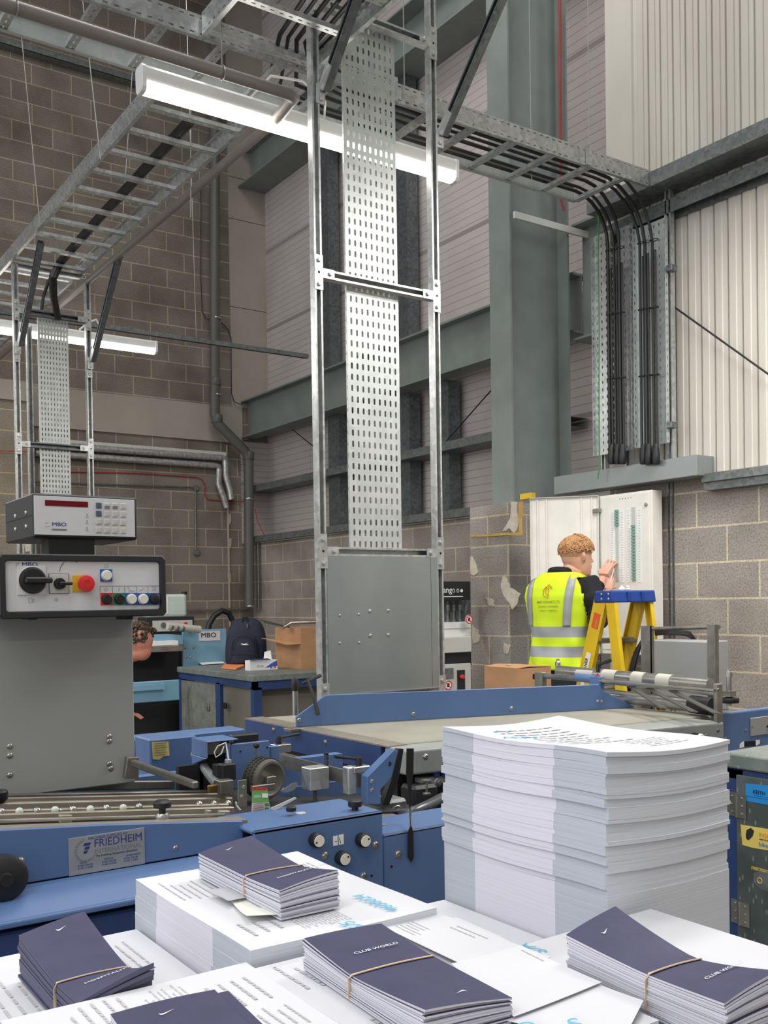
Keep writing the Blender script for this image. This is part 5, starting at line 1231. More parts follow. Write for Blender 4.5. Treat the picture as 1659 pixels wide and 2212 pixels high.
# pump, pipe, small fittings below the conveyor
pu = thing('pump', 'dark grey pipe elbow and cast pump body under the conveyor edge', 'pump', P(870, 1790, Y=2.2))
blk('pump_body', 827, 1732, 882, 1780, 2.22, .08, 'galvd', pu, bevel=.008)
M['pvc'] = plain('dark_grey_pvc', (74, 76, 82), .25)
MB().tube([P(858, 1757, Y=2.22), P(868, 1760, Y=2.16), P(882, 1760, Y=2.14), P(900, 1752, Y=2.14), P(930, 1738, Y=2.17), P(975, 1714, Y=2.24), P(1010, 1696, Y=2.3)], .0155, 16).build('pipe', 'pvc', pu, smooth=60)
MB().tube([P(858, 1757, Y=2.205) + V3(.02 * math.cos(t), 0, .02 * math.sin(t)) for t in [i * PI / 8 for i in range(16)]], .002, 6, True).build('clamp_ring', 'steel', pu)
blk('motor', 895, 1700, 950, 1775, 2.40, .08, 'blackp', pu, bevel=.01)
for px, py, r in ((945, 1690, .012), (920, 1768, .010)): MB().lathe([(r, 0), (r, .006), (r * .5, .007), (r * .5, .012)], P(px, py, Y=2.34), (0, -1, 0), 20).build('disc', 'galvd', pu, smooth=True)
c = P(922, 1716, Y=2.3); MB().lathe([(.012, 0), (.012, .004), (.003, .006), (.003, .034), (.012, .036), (.013, .042)], c, (0, 0, 1), 20).build('adjuster', 'steel', pu, smooth=True)
# cross arm with clamp blocks
cl = thing('clamp_rail', 'grey cross rail with clamp blocks, spring and black levers left of the conveyor', 'clamp rail', P(700, 1750, Y=2.5))
a, b = P(603, 1634, Y=2.62), P(800, 1697, Y=2.22)
MB().beam(P(602, 1642, Y=2.60), P(795, 1690, Y=2.2), .006, .038).build('rail', 'steeld', cl)
blk('clamp_block', 670, 1661, 712, 1704, 2.33, .05, 'galv', cl, bevel=.002)
MB().cyl(P(681, 1700, Y=2.35), P(681, 1752, Y=2.35), .0055).build('rod', 'steeld', cl)
mb = MB(); c0_ = P(705, 1656, Y=2.36); mb.tube([c0_ + V3(.006 * math.cos(t), .006 * math.sin(t), t * .0007) for t in [i * .5 for i in range(90)]], .0013, 5); mb.build('spring', 'blackp', cl)
MB().lathe([(.007, 0), (.007, .006)], c0_ + V3(0, 0, .032), (0, 0, 1), 12).build('spring_cap', 'black', cl)
blk('clamp_block', 752, 1658, 772, 1716, 2.21, .03, 'galv', cl, bevel=.003); blk('clamp_block', 765, 1658, 800, 1668, 2.2, .03, 'steel', cl, bevel=.002)
def lever(par, px, py, Y, dx, dy):
    c = P(px, py, Y=Y); MB().lathe([(.009, -.022), (.009, 0), (.007, .006), (0, .006)], c, (0, 0, 1), 16).build('lever_hub', 'black', par, smooth=True)
    e = P(px + dx, py + dy, Y=Y + .02); MB().tube([c, c.lerp(e, .3), e], [.0055, .0038, .005], 8).build('lever', 'black', par, smooth=True)
lever(cl, 775, 1640, 2.22, -52, -6); lever(cl, 602, 1594, 2.62, 44, -9)
blk('clamp_block', 597, 1610, 630, 1624, 2.60, .04, 'steel', cl, bevel=.002)
# slanted blue guide bar over the belt with its handle
gb = thing('guide_bar', 'long blue guide bar lying across the conveyor belt', 'guide bar', P(640, 1568, Z=ZB))
A, B = P(640, 1570, Z=ZB + .002), P(1372, 1528, Z=ZB + .002)
dv_ = (B - A); L_ = dv_.length; du_ = dv_.normalized(); nn = V3(-du_.y, du_.x, 0)
def gpt(s, h): return A + du_ * (s * L_) + V3(0, 0, h)
h0 = P(705, 1503, Y=gpt(.09, 0).y).z - ZB
MB().prism([gpt(0, 0), gpt(1, 0), gpt(.975, .02), gpt(.895, .075), gpt(.88, h0 * .92), gpt(.085, h0), gpt(.075, h0 * .97), gpt(0, .035)], nn * .012).build('bar', 'blue', gb, bevel=.0015)
for px, py in ((646, 1555), (893, 1542), (1105, 1530), (1291, 1515), (1300, 1515)):
    d_ = WT @ Vector(((px - CX) / F, (py - CY) / F, 1)); s_ = (A - CAM).dot(nn) / d_.dot(nn); button_screw(MB(), CAM + d_ * s_ - nn * .0, -nn, .005 if px > 1200 else .007).build('screw', 'steel', gb, smooth=True)
a = P(638, 1545, Y=A.y + .08); MB().lathe([(.011, 0), (.011, .09)], a, (0, 0, 1), 16).build('post', 'steel', gb, smooth=True)
a2 = a + V3(0, 0, .09); MB().lathe([(.013, 0), (.015, .02), (.012, .045), (.009, .05), (0, .05)], a2, (0, 0, 1), 16).build('lever_hub', 'black', gb, smooth=True)
e1 = P(692, 1459, Y=A.y + .0); MB().tube([P(652, 1478, Y=A.y - .01), e1], [.006, .0075], 8).build('lever', 'black', gb, smooth=True)
MB().tube([P(664, 1466, Y=A.y - .02), P(676, 1500, Y=A.y - .04), P(687, 1545, Y=A.y - .06)], [.007, .009, .0125], 10, ell=(.5, 1)).build('clamp_handle', 'black', gb, smooth=True)
MB().obox(P(636, 1576, Y=A.y - .03), (.03, 0, 0), (0, .025, 0), (0, 0, .006)).build('foot', 'steeld', gb, bevel=.001)
# left grey plate behind
o = blk('grey_side_plate', 535, 1556, 600, 1600, 3.52, .01, 'greyp', cv)
# ================================================================== ROLLER BRIDGE
rb = thing('roller_bridge', 'steel roller shafts with belts crossing the far end of the conveyor', 'roller assembly', (3.0, 2.7, ZB))
XRb = 3.0
up = MB().box((XRb - .01, 2.255, P(1548, 1612, Y=2.26).z), (P(1559, 1490, Y=2.26).x, 2.275, P(1548, 1477, Y=2.26).z)).build('end_plate', 'steeld', rb, bevel=.003)
for py in (1490, 1578, 1600): button_screw(MB(), P(1551, py, Y=2.255), (0, -1, 0), .006).build('screw', 'steeld', up, smooth=True)
MB().cyl(P(1172, 1460, X=XRb), P(1300, 1471, X=XRb), .0115).build('shaft', 'galvin', rb, smooth=True)
MB().cyl(P(1300, 1471, X=XRb), P(1545, 1497, X=XRb), .0105).build('shaft', 'steel', rb, smooth=True)
MB().beam(P(1295, 1470, X=XRb - .012), P(1545, 1491, X=XRb - .012), .02, .006).build('flat_rail', 'steel', rb)
MB().box((XRb - .02, P(1178, 1470, X=XRb).y, ZB + .03), (XRb + .01, P(1165, 1470, X=XRb).y + .01, P(1172, 1452, X=XRb).z)).build('end_plate', 'steeld', rb, bevel=.002)
bc = P(1268, 1466, X=XRb); MB().cyl(P(1246, 1463, X=XRb), P(1290, 1468, X=XRb), .0175).build('clamp_sleeve', 'blue', rb, smooth=True)
MB().box((XRb - .02, P(1303, 1470, X=XRb).y, ZB + .04), (XRb + .01, P(1280, 1470, X=XRb).y, P(1290, 1460, X=XRb).z)).build('clamp_leg', 'blue', rb, bevel=.004)
MB().lathe([(.004, 0), (.006, .004)], P(1290, 1458, X=XRb - .02), (0, -1, .3), 10).build('red_cap', 'redp', rb)
c = P(1292, 1452, X=XRb); MB().lathe([(.008, 0), (.008, .03), (.006, .036), (0, .036)], c, (0, 0, 1), 12).build('lever_hub', 'black', rb, smooth=True); MB().tube([c + V3(0, 0, .03), P(1318, 1427, X=XRb - .02)], [.006, .008], 8).build('lever', 'black', rb, smooth=True)
XR2 = 3.12
M['dst'] = plain('dark_steel', (88, 86, 80), .45, .3)
MB().cyl(P(1207, 1450, X=XR2), P(1535, 1480, X=XR2), .026, n=24).build('roller', 'steel', rb, smooth=60)
MB().cyl(P(1300, 1500, X=XR2 - .02), P(1535, 1528, X=XR2 - .02), .026, n=24).build('roller', 'steel', rb, smooth=60)
MB().cyl(P(1494, 1521, X=XR2 - .03), P(1540, 1527, X=XR2 - .03), .034, n=24).build('roller_collar', 'black', rb, smooth=60)
M['beltw'] = plain('pale_belt', (186, 182, 172), .7)
for px0, px1, py in ((1252, 1288, 1457), (1306, 1336, 1461), (1370, 1396, 1466), (1424, 1454, 1471)):
    MB().cyl(P(px0, py - 1, X=XR2), P(px1, py + 2, X=XR2), .0285, n=24).build('belt_loop', 'beltw', rb, smooth=60)
for k, (px, py, qx, qy) in enumerate(((1345, 1476, 1425, 1530), (1380, 1481, 1490, 1538), (1430, 1486, 1540, 1542))):
    a = P(px, py, X=XRb + .02); b = P(qx, qy, X=XRb - .16); MB().prism([a, a + V3(0, -.035, 0), b + V3(0, -.035, 0), b], (0, 0, .004)).build('deflector', 'dst', rb)
# nut post
a = P(1575, 1524, X=3.10); 
MB().cyl(a, P(1575, 1452, X=3.10), .0095).lathe([(.013, 0), (.013, .018), (.009, .02), (.009, .026)], P(1575, 1462, X=3.10), (0, 0, 1), 6).lathe([(.026, 0), (.026, .02)], P(1575, 1498, X=3.1) - V3(0, 0, .01), (0, 0, 1), 6).build('threaded_post', 'steel', rb)
MB().lathe([(.034, 0), (.036, .004), (.036, .014), (.034, .018), (.012, .019), (.012, .03)], P(1575, 1518, X=3.1), (0, 0, 1), 24).build('post_disc', 'black', rb, smooth=True)
MB().lathe([(.013, 0), (.013, .02), (.008, .026), (.008, .035), (0, .036)], P(1205, 1440, X=3.2), (0, 0, 1), 10).build('end_nut', 'steel', rb)
# right blue end with name plate
re = thing('machine_end_panel', 'blue machine side with grey name plate at the right edge', 'machine panel', (3.2, 2.2, 0))
YE = 2.30
a = P(1562, 1541, Y=YE); b = P(1659, 1527, Y=YE)
MB().box((P(1558, 1560, Y=YE).x, YE, .2), (4.2, YE + .03, a.z)).build('panel', 'blue', re, bevel=.006, seg=2)
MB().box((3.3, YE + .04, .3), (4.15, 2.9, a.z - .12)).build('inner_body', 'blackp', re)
a, b = P(1620, 1571, Y=YE), P(1690, 1560, Y=YE); zt_, zb_ = P(1620, 1551, Y=YE).z, P(1620, 1591, Y=YE).z
np_ = MB().box((a.x, YE - .004, zb_), (a.x + .3, YE, zt_)).build('name_plate', 'greyp', re, bevel=.002)
for k in range(2): MB().prism([P(1655 + 3 * k, 1570 + k * 8, Y=YE - .0045), P(1664 + 3 * k, 1560 + k * 8, Y=YE - .0045), P(1666 + 3 * k, 1560 + k * 8, Y=YE - .0045), P(1658 + 3 * k, 1572 + k * 8, Y=YE - .0045)], (0, -.0004, 0)).build('plate_mark', 'hole', np_)
for px, py, r in ((1611, 1578, .005), (1567, 1595, .005)): button_screw(MB(), P(px, py, Y=YE), (0, -1, 0), r).build('screw', 'steel', re, smooth=True)
button_screw(MB(), P(1625, 1570, Y=YE - .004), (0, -1, 0), .003).build('screw', 'steel', np_)
MB().prism([P(x, y, Y=YE - .0005) for x, y in ((1606, 1602), (1632, 1600), (1632, 1611), (1606, 1613))], (0, -.001, 0)).build('tape_residue', 'hole', re)
MB().prism([P(x, y, Y=YE - .0008) for x, y in ((1598, 1608), (1604, 1602), (1607, 1602), (1607, 1614), (1597, 1616))], (0, -.001, 0)).build('tape_residue', 'paper', re)
MB().prism([P(x, y, Y=YE - .0008) for x, y in ((1632, 1599), (1641, 1598), (1641, 1606), (1634, 1611), (1632, 1609))], (0, -.001, 0)).build('tape_residue', 'paper', re)
# ---- tall U frame and grey box with cable coil behind the rollers
uf = thing('u_frame', 'tall steel frame with a round top rod, standing behind the rollers', 'steel frame', P(1470, 1480, X=3.5))
XU = 3.42
a0, a1 = P(1384, 1352, X=XU), P(1406, 1352, X=XU); b0, b1 = P(1527, 1348, X=XU), P(1551, 1348, X=XU)
zb_ = ZB - .2
MB().box((XU, a1.y, zb_), (XU + .004, a0.y, a0.z)).box((XU, a1.y, zb_), (XU + .02, a1.y + .004, a0.z)).build('upright', 'steeld', uf)
MB().box((XU, b1.y, zb_), (XU + .004, b0.y, a0.z + .01)).box((XU - .02, b1.y, zb_), (XU + .0, b1.y + .004, a0.z + .01)).build('upright', 'steeld', uf)
MB().cyl(V3(XU + .01, a1.y + .01, a0.z - .012), V3(XU + .01, b1.y, a0.z), .008).build('top_rod', 'steeld', uf, smooth=True)
gx = thing('grey_box', 'flat grey electrical box behind the tall steel frame', 'electrical box', P(1465, 1470, X=4.0))
a, b = P(1408, 1386, X=3.9), P(1522, 1383, X=3.9)
MB().box((3.9, b.y, .85), (4.08, a.y + .04, (a.z + b.z) / 2)).build('enclosure', 'greyp', gx, bevel=.004)
for k in range(4):
    pts = [P(1357, 1500, X=3.95), P(1362 + k * 2, 1450, X=3.95), P(1378 + k * 2, 1400 - k * 3, X=3.97), P(1410, 1372 - k * 3, X=4.0), P(1450, 1368 - k * 3, X=4.0), P(1484, 1371 - k * 2, X=4.05), P(1500, 1382, X=4.1), P(1506, 1392, X=4.13)]
    q = []
    for i in range(len(pts) - 1):
        for j in range(4):
            t = j / 4; pm, p0_, p1_, p2_ = pts[max(i - 1, 0)], pts[i], pts[i + 1], pts[min(i + 2, len(pts) - 1)]
            q.append(.5 * ((2 * p0_) + (p1_ - pm) * t + (2 * pm - 5 * p0_ + 4 * p1_ - p2_) * t * t + (3 * p0_ - pm - 3 * p1_ + p2_) * t ** 3))
    o = MB().tube(q + [pts[-1]], .010, 8).build('power_cable', 'cable', None, smooth=True); tag(o, 'looped grey-black cable arching over the grey electrical box', 'cable', 'looped cables over the grey box')
# ================================================================== TOOL CABINET, right
M['hammer'] = None
def flecked(name, c1, c2, c3):
    m, nt, b = base(name, c1, .5, .25); v = ocoords(nt)
    n = N(nt, 'ShaderNodeTexNoise', Scale=12., Detail=3.); nt.links.new(v, n.inputs['Vector'])
    vo = N(nt, 'ShaderNodeTexVoronoi', Scale=70.); 
    mp = N(nt, 'ShaderNodeMapping'); mp.inputs['Rotation'].default_value = (.5, .4, .8); mp.inputs['Scale'].default_value = (1, 1, .35); nt.links.new(v, mp.inputs[0]); nt.links.new(mp.outputs[0], vo.inputs['Vector'])
    r1 = ramp(nt, n.outputs[0], [(.35, c1), (.65, c2)])
    mx = N(nt, 'ShaderNodeMix', data_type='RGBA'); lt_ = N(nt, 'ShaderNodeMath', operation='LESS_THAN'); lt_.inputs[1].default_value = .2
    nt.links.new(vo.outputs['Distance'], lt_.inputs[0]); nt.links.new(lt_.outputs[0], mx.inputs[0]); nt.links.new(r1, mx.inputs[6]); mx.inputs[7].default_value = lin(c3); nt.links.new(mx.outputs[2], b.inputs['Base Color']); return m
M['hammer'] = flecked('hammered_grey', (74, 82, 80), (92, 100, 98), (128, 134, 130))
M['benchtop'] = flecked('bench_top', (112, 120, 116), (128, 135, 130), (158, 163, 158))
tc = thing('tool_cabinet', 'blue framed cabinet with grey hammered door and stickers, at the right edge', 'cabinet', (2.7, 1.6, 0))
XK = 2.57
cy = P(1556, 1640, X=XK).y; z1 = P(1556, 1624, X=XK).z; z0 = P(1556, 1656, X=XK).z
MB().box((XK, .6, z0), (XK + .7, cy, z1)).build('top', 'benchtop', tc, bevel=.006, seg=2)
MB().box((XK + .012, cy - .075, .08), (XK + .06, cy - .012, z0)).build('frame_post', 'blued', tc, bevel=.004)
MB().box((XK + .012, .6, z0 - .035), (XK + .06, cy - .012, z0)).build('frame_rail', 'blued', tc, bevel=.003)
dz1 = P(1596, 1672, X=XK + .02).z; dz0 = P(1602, 2047, X=XK + .02).z
MB().box((XK + .012, .6, .08), (XK + .06, cy - .07, dz0 - .008)).build('frame_rail', 'blued', tc, bevel=.003)
MB().box((XK + .06, .6, .08), (XK + .66, cy - .02, z0)).build('carcass', 'blued', tc)
dyl = P(1594, 1800, X=XK + .012).y
do = MB().box((XK + .004, .62, dz0), (XK + .016, dyl, dz1)).build('door', 'hammer', tc, bevel=.002)
for py in (1740, 1973):
    c = P(1590 if py < 1800 else 1597, py, X=XK + .0); mb = MB(); mb.box((XK, c.y - .035, c.z - .036), (XK + .003, c.y - .003, c.z + .036)); mb.box((XK + .008, c.y + .003, c.z - .036), (XK + .011, c.y + .035, c.z + .036)); mb.cyl((XK + .001, c.y, c.z - .036), (XK + .001, c.y, c.z + .036), .0045)
    for s in (-1, 1):
        for h in (-.024, 0, .024): mb.lathe([(.0045, 0), (.003, .003), (0, .003)], (XK if s < 0 else XK + .008, c.y + s * .02, c.z + h), (-1, 0, 0), 8)
    mb.build('hinge', 'steel', do)
M['tagb'] = plain('label_blue', (32, 134, 200), .5)
YX, = ((0, -1, 0),)
lb = MB().prism([P(x, y, X=XK + .0035) for x, y in ((1611, 1692), (1690, 1700), (1690, 1744), (1611, 1730))], (-.001, 0, 0)).build('name_label', 'tagb', do)
text('lettering', 'KEITH', .0155, P(1626, 1716, X=XK + .0015), (0, -1, 0), Z_, 'hole', lb, .0003, sx=1.0)
mb = MB(); a = P(1614, 1714, X=XK + .002); mb.box((XK + .0015, a.y - .12, a.z - .008), (XK + .0024, a.y, a.z - .0073)); mb.box((XK + .0015, a.y - .12, a.z - .002), (XK + .0024, a.y - .02, a.z - .0016)); mb.build('label_lines', 'logo', lb)
M['sty'] = plain('sticker_yellow', (226, 200, 100), .5); M['sto'] = plain('sticker_orange', (232, 150, 60), .5)
s_ = MB().prism([P(x, y, X=XK + .0035) for x, y in ((1600, 1781), (1612, 1783), (1690, 1796), (1690, 1842), (1625, 1831), (1604, 1825), (1602, 1800))], (-.001, 0, 0)).build('sticker', 'sty', do)
text('lettering', 'INSIDE', .0175, P(1639, 1809, X=XK + .0015), (0, -1, 0), Z_, 'sto', s_, .0003)
text('lettering', 'AND OUT', .0066, P(1640, 1815, X=XK + .0015), (0, -1, 0), Z_, 'hole', s_, .0003)
text('lettering', 'bike', .0185, P(1639, 1830, X=XK + .0015), (0, -1, 0), Z_, 'tagb', s_, .0003)
MB().prism([P(x, y, X=XK + .0022) for x, y in ((1611, 1803), (1613, 1793), (1622, 1788), (1629, 1795), (1626, 1806), (1617, 1815), (1612, 1812))], (-.0006, 0, 0)).build('rider_print', 'blackp', s_)
s2_ = MB().prism([P(x, y, X=XK + .0035) for x, y in ((1628, 1886), (1642, 1880), (1690, 1888), (1690, 1935), (1645, 1922), (1628, 1905))], (-.001, 0, 0)).build('sticker', 'galvd', do)
text('lettering', 'STREETFIGHTERS', .0125, P(1623, 1879, X=XK + .002), (0, -1, 0), Z_, 'sty', s2_, .0003, bold=.0003, sx=.75)
MB().tube([P(1641, 1902, X=XK + .002) + V3(0, .008 * math.cos(t), .008 * math.sin(t)) for t in [i * PI / 8 for i in range(16)]], .0014, 5, True).build('wheel_print', 'sty', s2_)
# ================================================================== STEP LADDER
M['ylad'] = noisy('ladder_yellow', (226, 190, 28), (212, 174, 22), 8, .45, 0, 4); M['bcap'] = plain('ladder_blue_cap', (24, 62, 140), .4)
sl_ = thing('step_ladder', 'yellow step ladder with a blue top cap, standing in front of the man', 'step ladder', (3.9, 3.2, 0))
tL = 4.95
cA = P(1303, 1290, t=tL); XL0 = cA.x; ycap = cA.y
cB = P(1396, 1288, Y=ycap); 
zc1 = P(1303, 1276, t=tL).z; zc0 = P(1303, 1302, t=tL).z; hw = .068
mb = MB(); x0, x1 = XL0 - .0, cB.x
cap = MB().prism([(x0, ycap - hw, zc0), (x0, ycap + hw, zc0), (x0, ycap + hw * .86, zc1), (x0, ycap - hw * .86, zc1)], (x1 - x0, 0, 0)).build('top_cap', 'bcap', sl_, bevel=.008, seg=3)
for k in (.36, .68): xx = x0 + (x1 - x0) * k; MB().box((xx - .012, ycap - hw - .004, zc0 + .004), (xx + .012, ycap - hw + .01, zc1 - .004)).build('cap_rib', 'bcap', cap, bevel=.003)
for dy, dz in ((-.035, .02), (.012, .02), (-.035, -.02), (.012, -.02)): button_screw(MB(), V3(x0 - .0005, ycap + dy, (zc0 + zc1) / 2 + dz * .6), (-1, 0, 0), .0055).build('rivet', 'steel', cap)
slF, slB = .30, -.13    # how far the rear and front legs run out per metre of drop (towards +Y / -Y)
def leg(x, s, y0, name, w=.062, d=.026, fl=1):
    top = V3(x, ycap + y0, zc0 + .01); bot = V3(x, ycap + y0 + s * zc0, 0); dd = (bot - top).normalized(); side = V3(0, dd.z, -dd.y)
    o = MB(); hw_ = w / 2; th = .005
    pr = [(-hw_, 0), (hw_, 0), (hw_, d * fl), (hw_ - th, d * fl), (hw_ - th, th * fl), (-hw_ + th, th * fl), (-hw_ + th, d * fl), (-hw_, d * fl)]
    o.ext(pr if fl > 0 else pr[::-1], top, bot, side, (1, 0, 0)); return o.build(name, 'ylad', sl_), top, dd, side
l1, t1, d1, s1_ = leg(x0 + .008, slF, .03, 'leg', .080)
l2, *_ = leg(x0 + .008, slB, -.035, 'leg', .054)
l3, *_ = leg(x1 - .012, slF, .03, 'leg', .080, .026, -1)
l4, *_ = leg(x1 - .012, slB, -.035, 'leg', .04, .026, -1)
for zz in (1.18, .92, .66, .40, .15):
    yy = ycap + .03 + slF * (zc0 - zz)
    MB().box((x0 + .012, yy - .04, zz - .012), (x1 - .014, yy + .04, zz + .012)).build('tread', 'steeld' if zz < 1.1 else 'steeld', sl_, bevel=.002)
for zz in (1.0, .5, .2): yy = ycap - .035 + slB * (zc0 - zz); MB().cyl((x0 + .01, yy, zz), (x1 - .014, yy, zz), .008).build('rear_brace', 'steeld', sl_)
def onleg(dist, across, out=.0012): return t1 + d1 * dist + s1_ * across + V3(-out, 0, 0)
def lq(d0, d1_, a0, a1, mat, name, out=.0008):
    return MB().prism([onleg(d0, a0, out), onleg(d1_, a0, out), onleg(d1_, a1, out), onleg(d0, a1, out)], (-.0005, 0, 0)).build(name, mat, l1)
M['lred'] = plain('warning_orange', (216, 90, 40), .5)
w_ = lq(.065, .145, -.02, .024, 'lred', 'warning_label')
lb1 = lq(.275, .40, -.016, .016, 'paper', 'name_label')
xd = -d1; yd_ = V3(-1, 0, 0).cross(xd)
zdir = xd.cross(s1_)
text('lettering', 'WERNER', .026, onleg(.405, -.009 if zdir.x < 0 else .009, .0016), xd, s1_ if zdir.x < 0 else -s1_, 'hole', l1, .0002, bold=.0006, sx=.95)
lq(.415, .47, -.012, .012, 'paper', 'arrow_label')
text('lettering', 'STOP', .016, onleg(.138, -.016 if zdir.x < 0 else .016, .0016), xd, s1_ if zdir.x < 0 else -s1_, 'yel', l1, .0002)
MB().cyl(V3(x0 + .03, ycap + .02, 1.18), V3(x0 + .03, ycap + .02, 1.181), .001).build('pin', 'steel', sl_)
# small clear fittings resting on the ladder cap
for px, lb in ((1343, 'small crumpled clear bag on the blue ladder cap'), (1356, 'small clear plastic fitting on the blue ladder cap')):
    c = P(px, 1272, Y=ycap); mb = MB(); mb.lathe([(.012, 0), (.014, .006), (.009, .012), (.010, .02), (.004, .024)] if px > 1350 else [(.016, 0), (.018, .006), (.010, .016), (.003, .024)], V3(c.x, ycap, zc1 + .001), (0, 0, 1), 8)
    o = mb.build('plastic_fitting', 'white'); tag(o, lb, 'fitting')
# ================================================================== THE ELECTRICIAN
M['skin'] = noisy('skin', (222, 172, 150), (208, 152, 130), 14, .55, 0, 4)
M['hair'] = noisy('ginger_hair', (196, 150, 104), (166, 120, 78), 60, .7, 0, 4, sc=(1, 1, .4), bump=.15)
M['sweat'] = noisy('black_sweater', (24, 23, 26), (17, 17, 19), 40, .9, 0, 3)
M['vest'] = noisy('hi_vis_yellow', (214, 238, 50), (202, 228, 40), 5, .7, 0, 3, spec=.2)
M['refl'] = plain('reflective_tape', (158, 160, 162), .45); M['trous'] = plain('dark_trousers', (30, 31, 36), .85)
# local frame: man faces the board; f = facing direction, r = his right
HX, HY = P(1240, 1200, t=5.85).x, P(1240, 1200, t=5.85).y
face = V3(.80, .60, 0).normalized()
tx = P(1212, 1330, t=5.85)
BX, BY = tx.x, tx.y
_v = V3(.7116, .7246, 0).normalized(); _r = V3(.825, -.565, 0); face = (_v * .88 + _r * .48).normalized(); rgt = V3(face.y, -face.x, 0)
def B(r, f, z): return V3(BX, BY, 0) + rgt * r + face * f + V3(0, 0, z)
def loft(mb, rings, n=20, caps=True):
    """rings: (centre, half width along rgt, half depth along face, z, superellipse power, tilt)"""
    vs = []
    for c, a, b, p in rings:
        for j in range(n):
            t = 2 * PI * j / n; ct, st = math.cos(t), math.sin(t)
            x = math.copysign(abs(ct) ** (2 / p), ct) * a; y = math.copysign(abs(st) ** (2 / p), st) * b
            vs.append(c + rgt * x + face * y)
    k = len(rings); fs = [(i * n + j, i * n + (j + 1) % n, (i + 1) * n + (j + 1) % n, (i + 1) * n + j) for i in range(k - 1) for j in range(n)]
    if caps: fs += [list(range(n))[::-1], list(range((k - 1) * n, k * n))]
    return mb.add(vs, fs)
zt_head = 1.775
# continuous body: legs, torso, neck, head, arms, hands fused by a voxel remesh
def limb(mb, pts, rs, n=14): return mb.tube(pts, rs, n)
sh_z = 1.475; hip_z = .93
def hand(mb, palm, dirn, normal, curl, thumb_side, sc=1.0, spread=.12):
    """palm centre, finger direction, palm normal; five fingers as tapered chains"""
    d = dirn.normalized(); nrm = (normal - d * normal.dot(d)).normalized(); s = d.cross(nrm) * thumb_side
    mb.obox(palm, d * .044 * sc, s * .040 * sc, nrm * .014 * sc)
    Ls = (.072, .080, .074, .058)
    for k in range(4):
        o = (1.5 - k) * .0205 * sc; p = palm + d * .040 * sc + s * o; a = curl[k]; dd = (d + s * (1.5 - k) * spread * .5).normalized(); pts = [p]; rr = [.0098 * sc]
        for seg, f in enumerate((.42, .32, .26)):
            ang = a * (seg + .6); v = dd * math.cos(ang) + nrm * math.sin(ang); p = p + v * Ls[k] * f * sc; pts.append(p); rr.append((.0092, .0084, .0068)[seg] * sc)
        mb.tube([palm + d * .0 + s * o * .8] + pts, [.0095 * sc] + rr, 8)
    p = palm - d * .022 * sc + s * .030 * sc; pts = [palm - d * .02 * sc, p, p + (d * .45 + s * .8 + nrm * .25).normalized() * .034 * sc, p + (d * .8 + s * .6 + nrm * .35).normalized() * .062 * sc]
    mb.tube(pts, [.014 * sc, .0125 * sc, .0105 * sc, .0075 * sc], 8)
# targets in the photo: left hand raised high on the chart, right hand lower with a pen
hl = P(1309, 1232, X=XD - .075); hr = P(1312, 1262, X=XD - .10)
shL = B(-.165, .05, sh_z - .01); shR = B(.175, .02, sh_z)
elR = P(1292, 1338, t=5.62); elL = B(-.17, .28, 1.24)
wrL = P(1297, 1262, X=XD - .15); wrR = P(1312, 1292, X=XD - .17)
body = MB()
headc = P(1246, 1200, t=5.86) 
hc = headc.copy(); hc.z = zt_head - .133
# head direction: looks towards the chart, three-quarter from behind
hf = (_v * .50 + _r * .87).normalized(); hr_ = V3(hf.y, -hf.x, 0)
def Hd(r, f, z): return hc + hr_ * r + hf * f + V3(0, 0, z)
def headmesh(mb, grow=0., hair=False):
    prof = [(-.118, .030, .038, .050), (-.105, .048, .052, .038), (-.085, .056, .070, .022), (-.06, .062, .082, .010), (-.03, .068, .092, .0), (0, .073, .098, -.004), (.03, .076, .100, -.006), (.06, .074, .097, -.008), (.085, .064, .086, -.010), (.105, .046, .064, -.010), (.118, .022, .034, -.010)]
    n = 24; vs = []
    for z, a, b, off in prof:
        for j in range(n):
            t = 2 * PI * j / n; x = math.cos(t) * (a + grow); y = math.sin(t) * (b + grow) + off
            vs.append(Hd(x, y, z))
    k = len(prof); fs = [(i * n + j, i * n + (j + 1) % n, (i + 1) * n + (j + 1) % n, (i + 1) * n + j) for i in range(k - 1) for j in range(n)] + [list(range(n))[::-1], list(range((k - 1) * n, k * n))]
    mb.add(vs, fs)
headmesh(body)
# nose, brow, lips, chin, ears
body.tube([Hd(0, .088, .018), Hd(0, .100, -.005), Hd(0, .112, -.024), Hd(0, .094, -.034)], [.008, .010, .013, .010], 8)
body.tube([Hd(-.03, .086, .03), Hd(0, .094, .028), Hd(.03, .086, .03)], .009, 8)
body.tube([Hd(-.018, .094, -.052), Hd(0, .100, -.050), Hd(.018, .094, -.052)], .0062, 8); body.tube([Hd(-.015, .091, -.064), Hd(0, .098, -.065), Hd(.015, .091, -.064)], .0066, 8)
body.ball(Hd(0, .080, -.098), .018, (1.2, 1, .9)); 
for s in (-1, 1): body.tube([Hd(s * .071, -.012, .022), Hd(s * .081, -.016, .024), Hd(s * .084, -.014, .004), Hd(s * .078, -.004, -.02), Hd(s * .072, .002, -.026)], [.006, .010, .011, .009, .005], 8)
nb = B(.0, .0, 1.48); body.tube([nb, nb.lerp(Hd(0, -.03, -.10), .6), Hd(0, -.03, -.07)], [.066, .057, .060], 16)
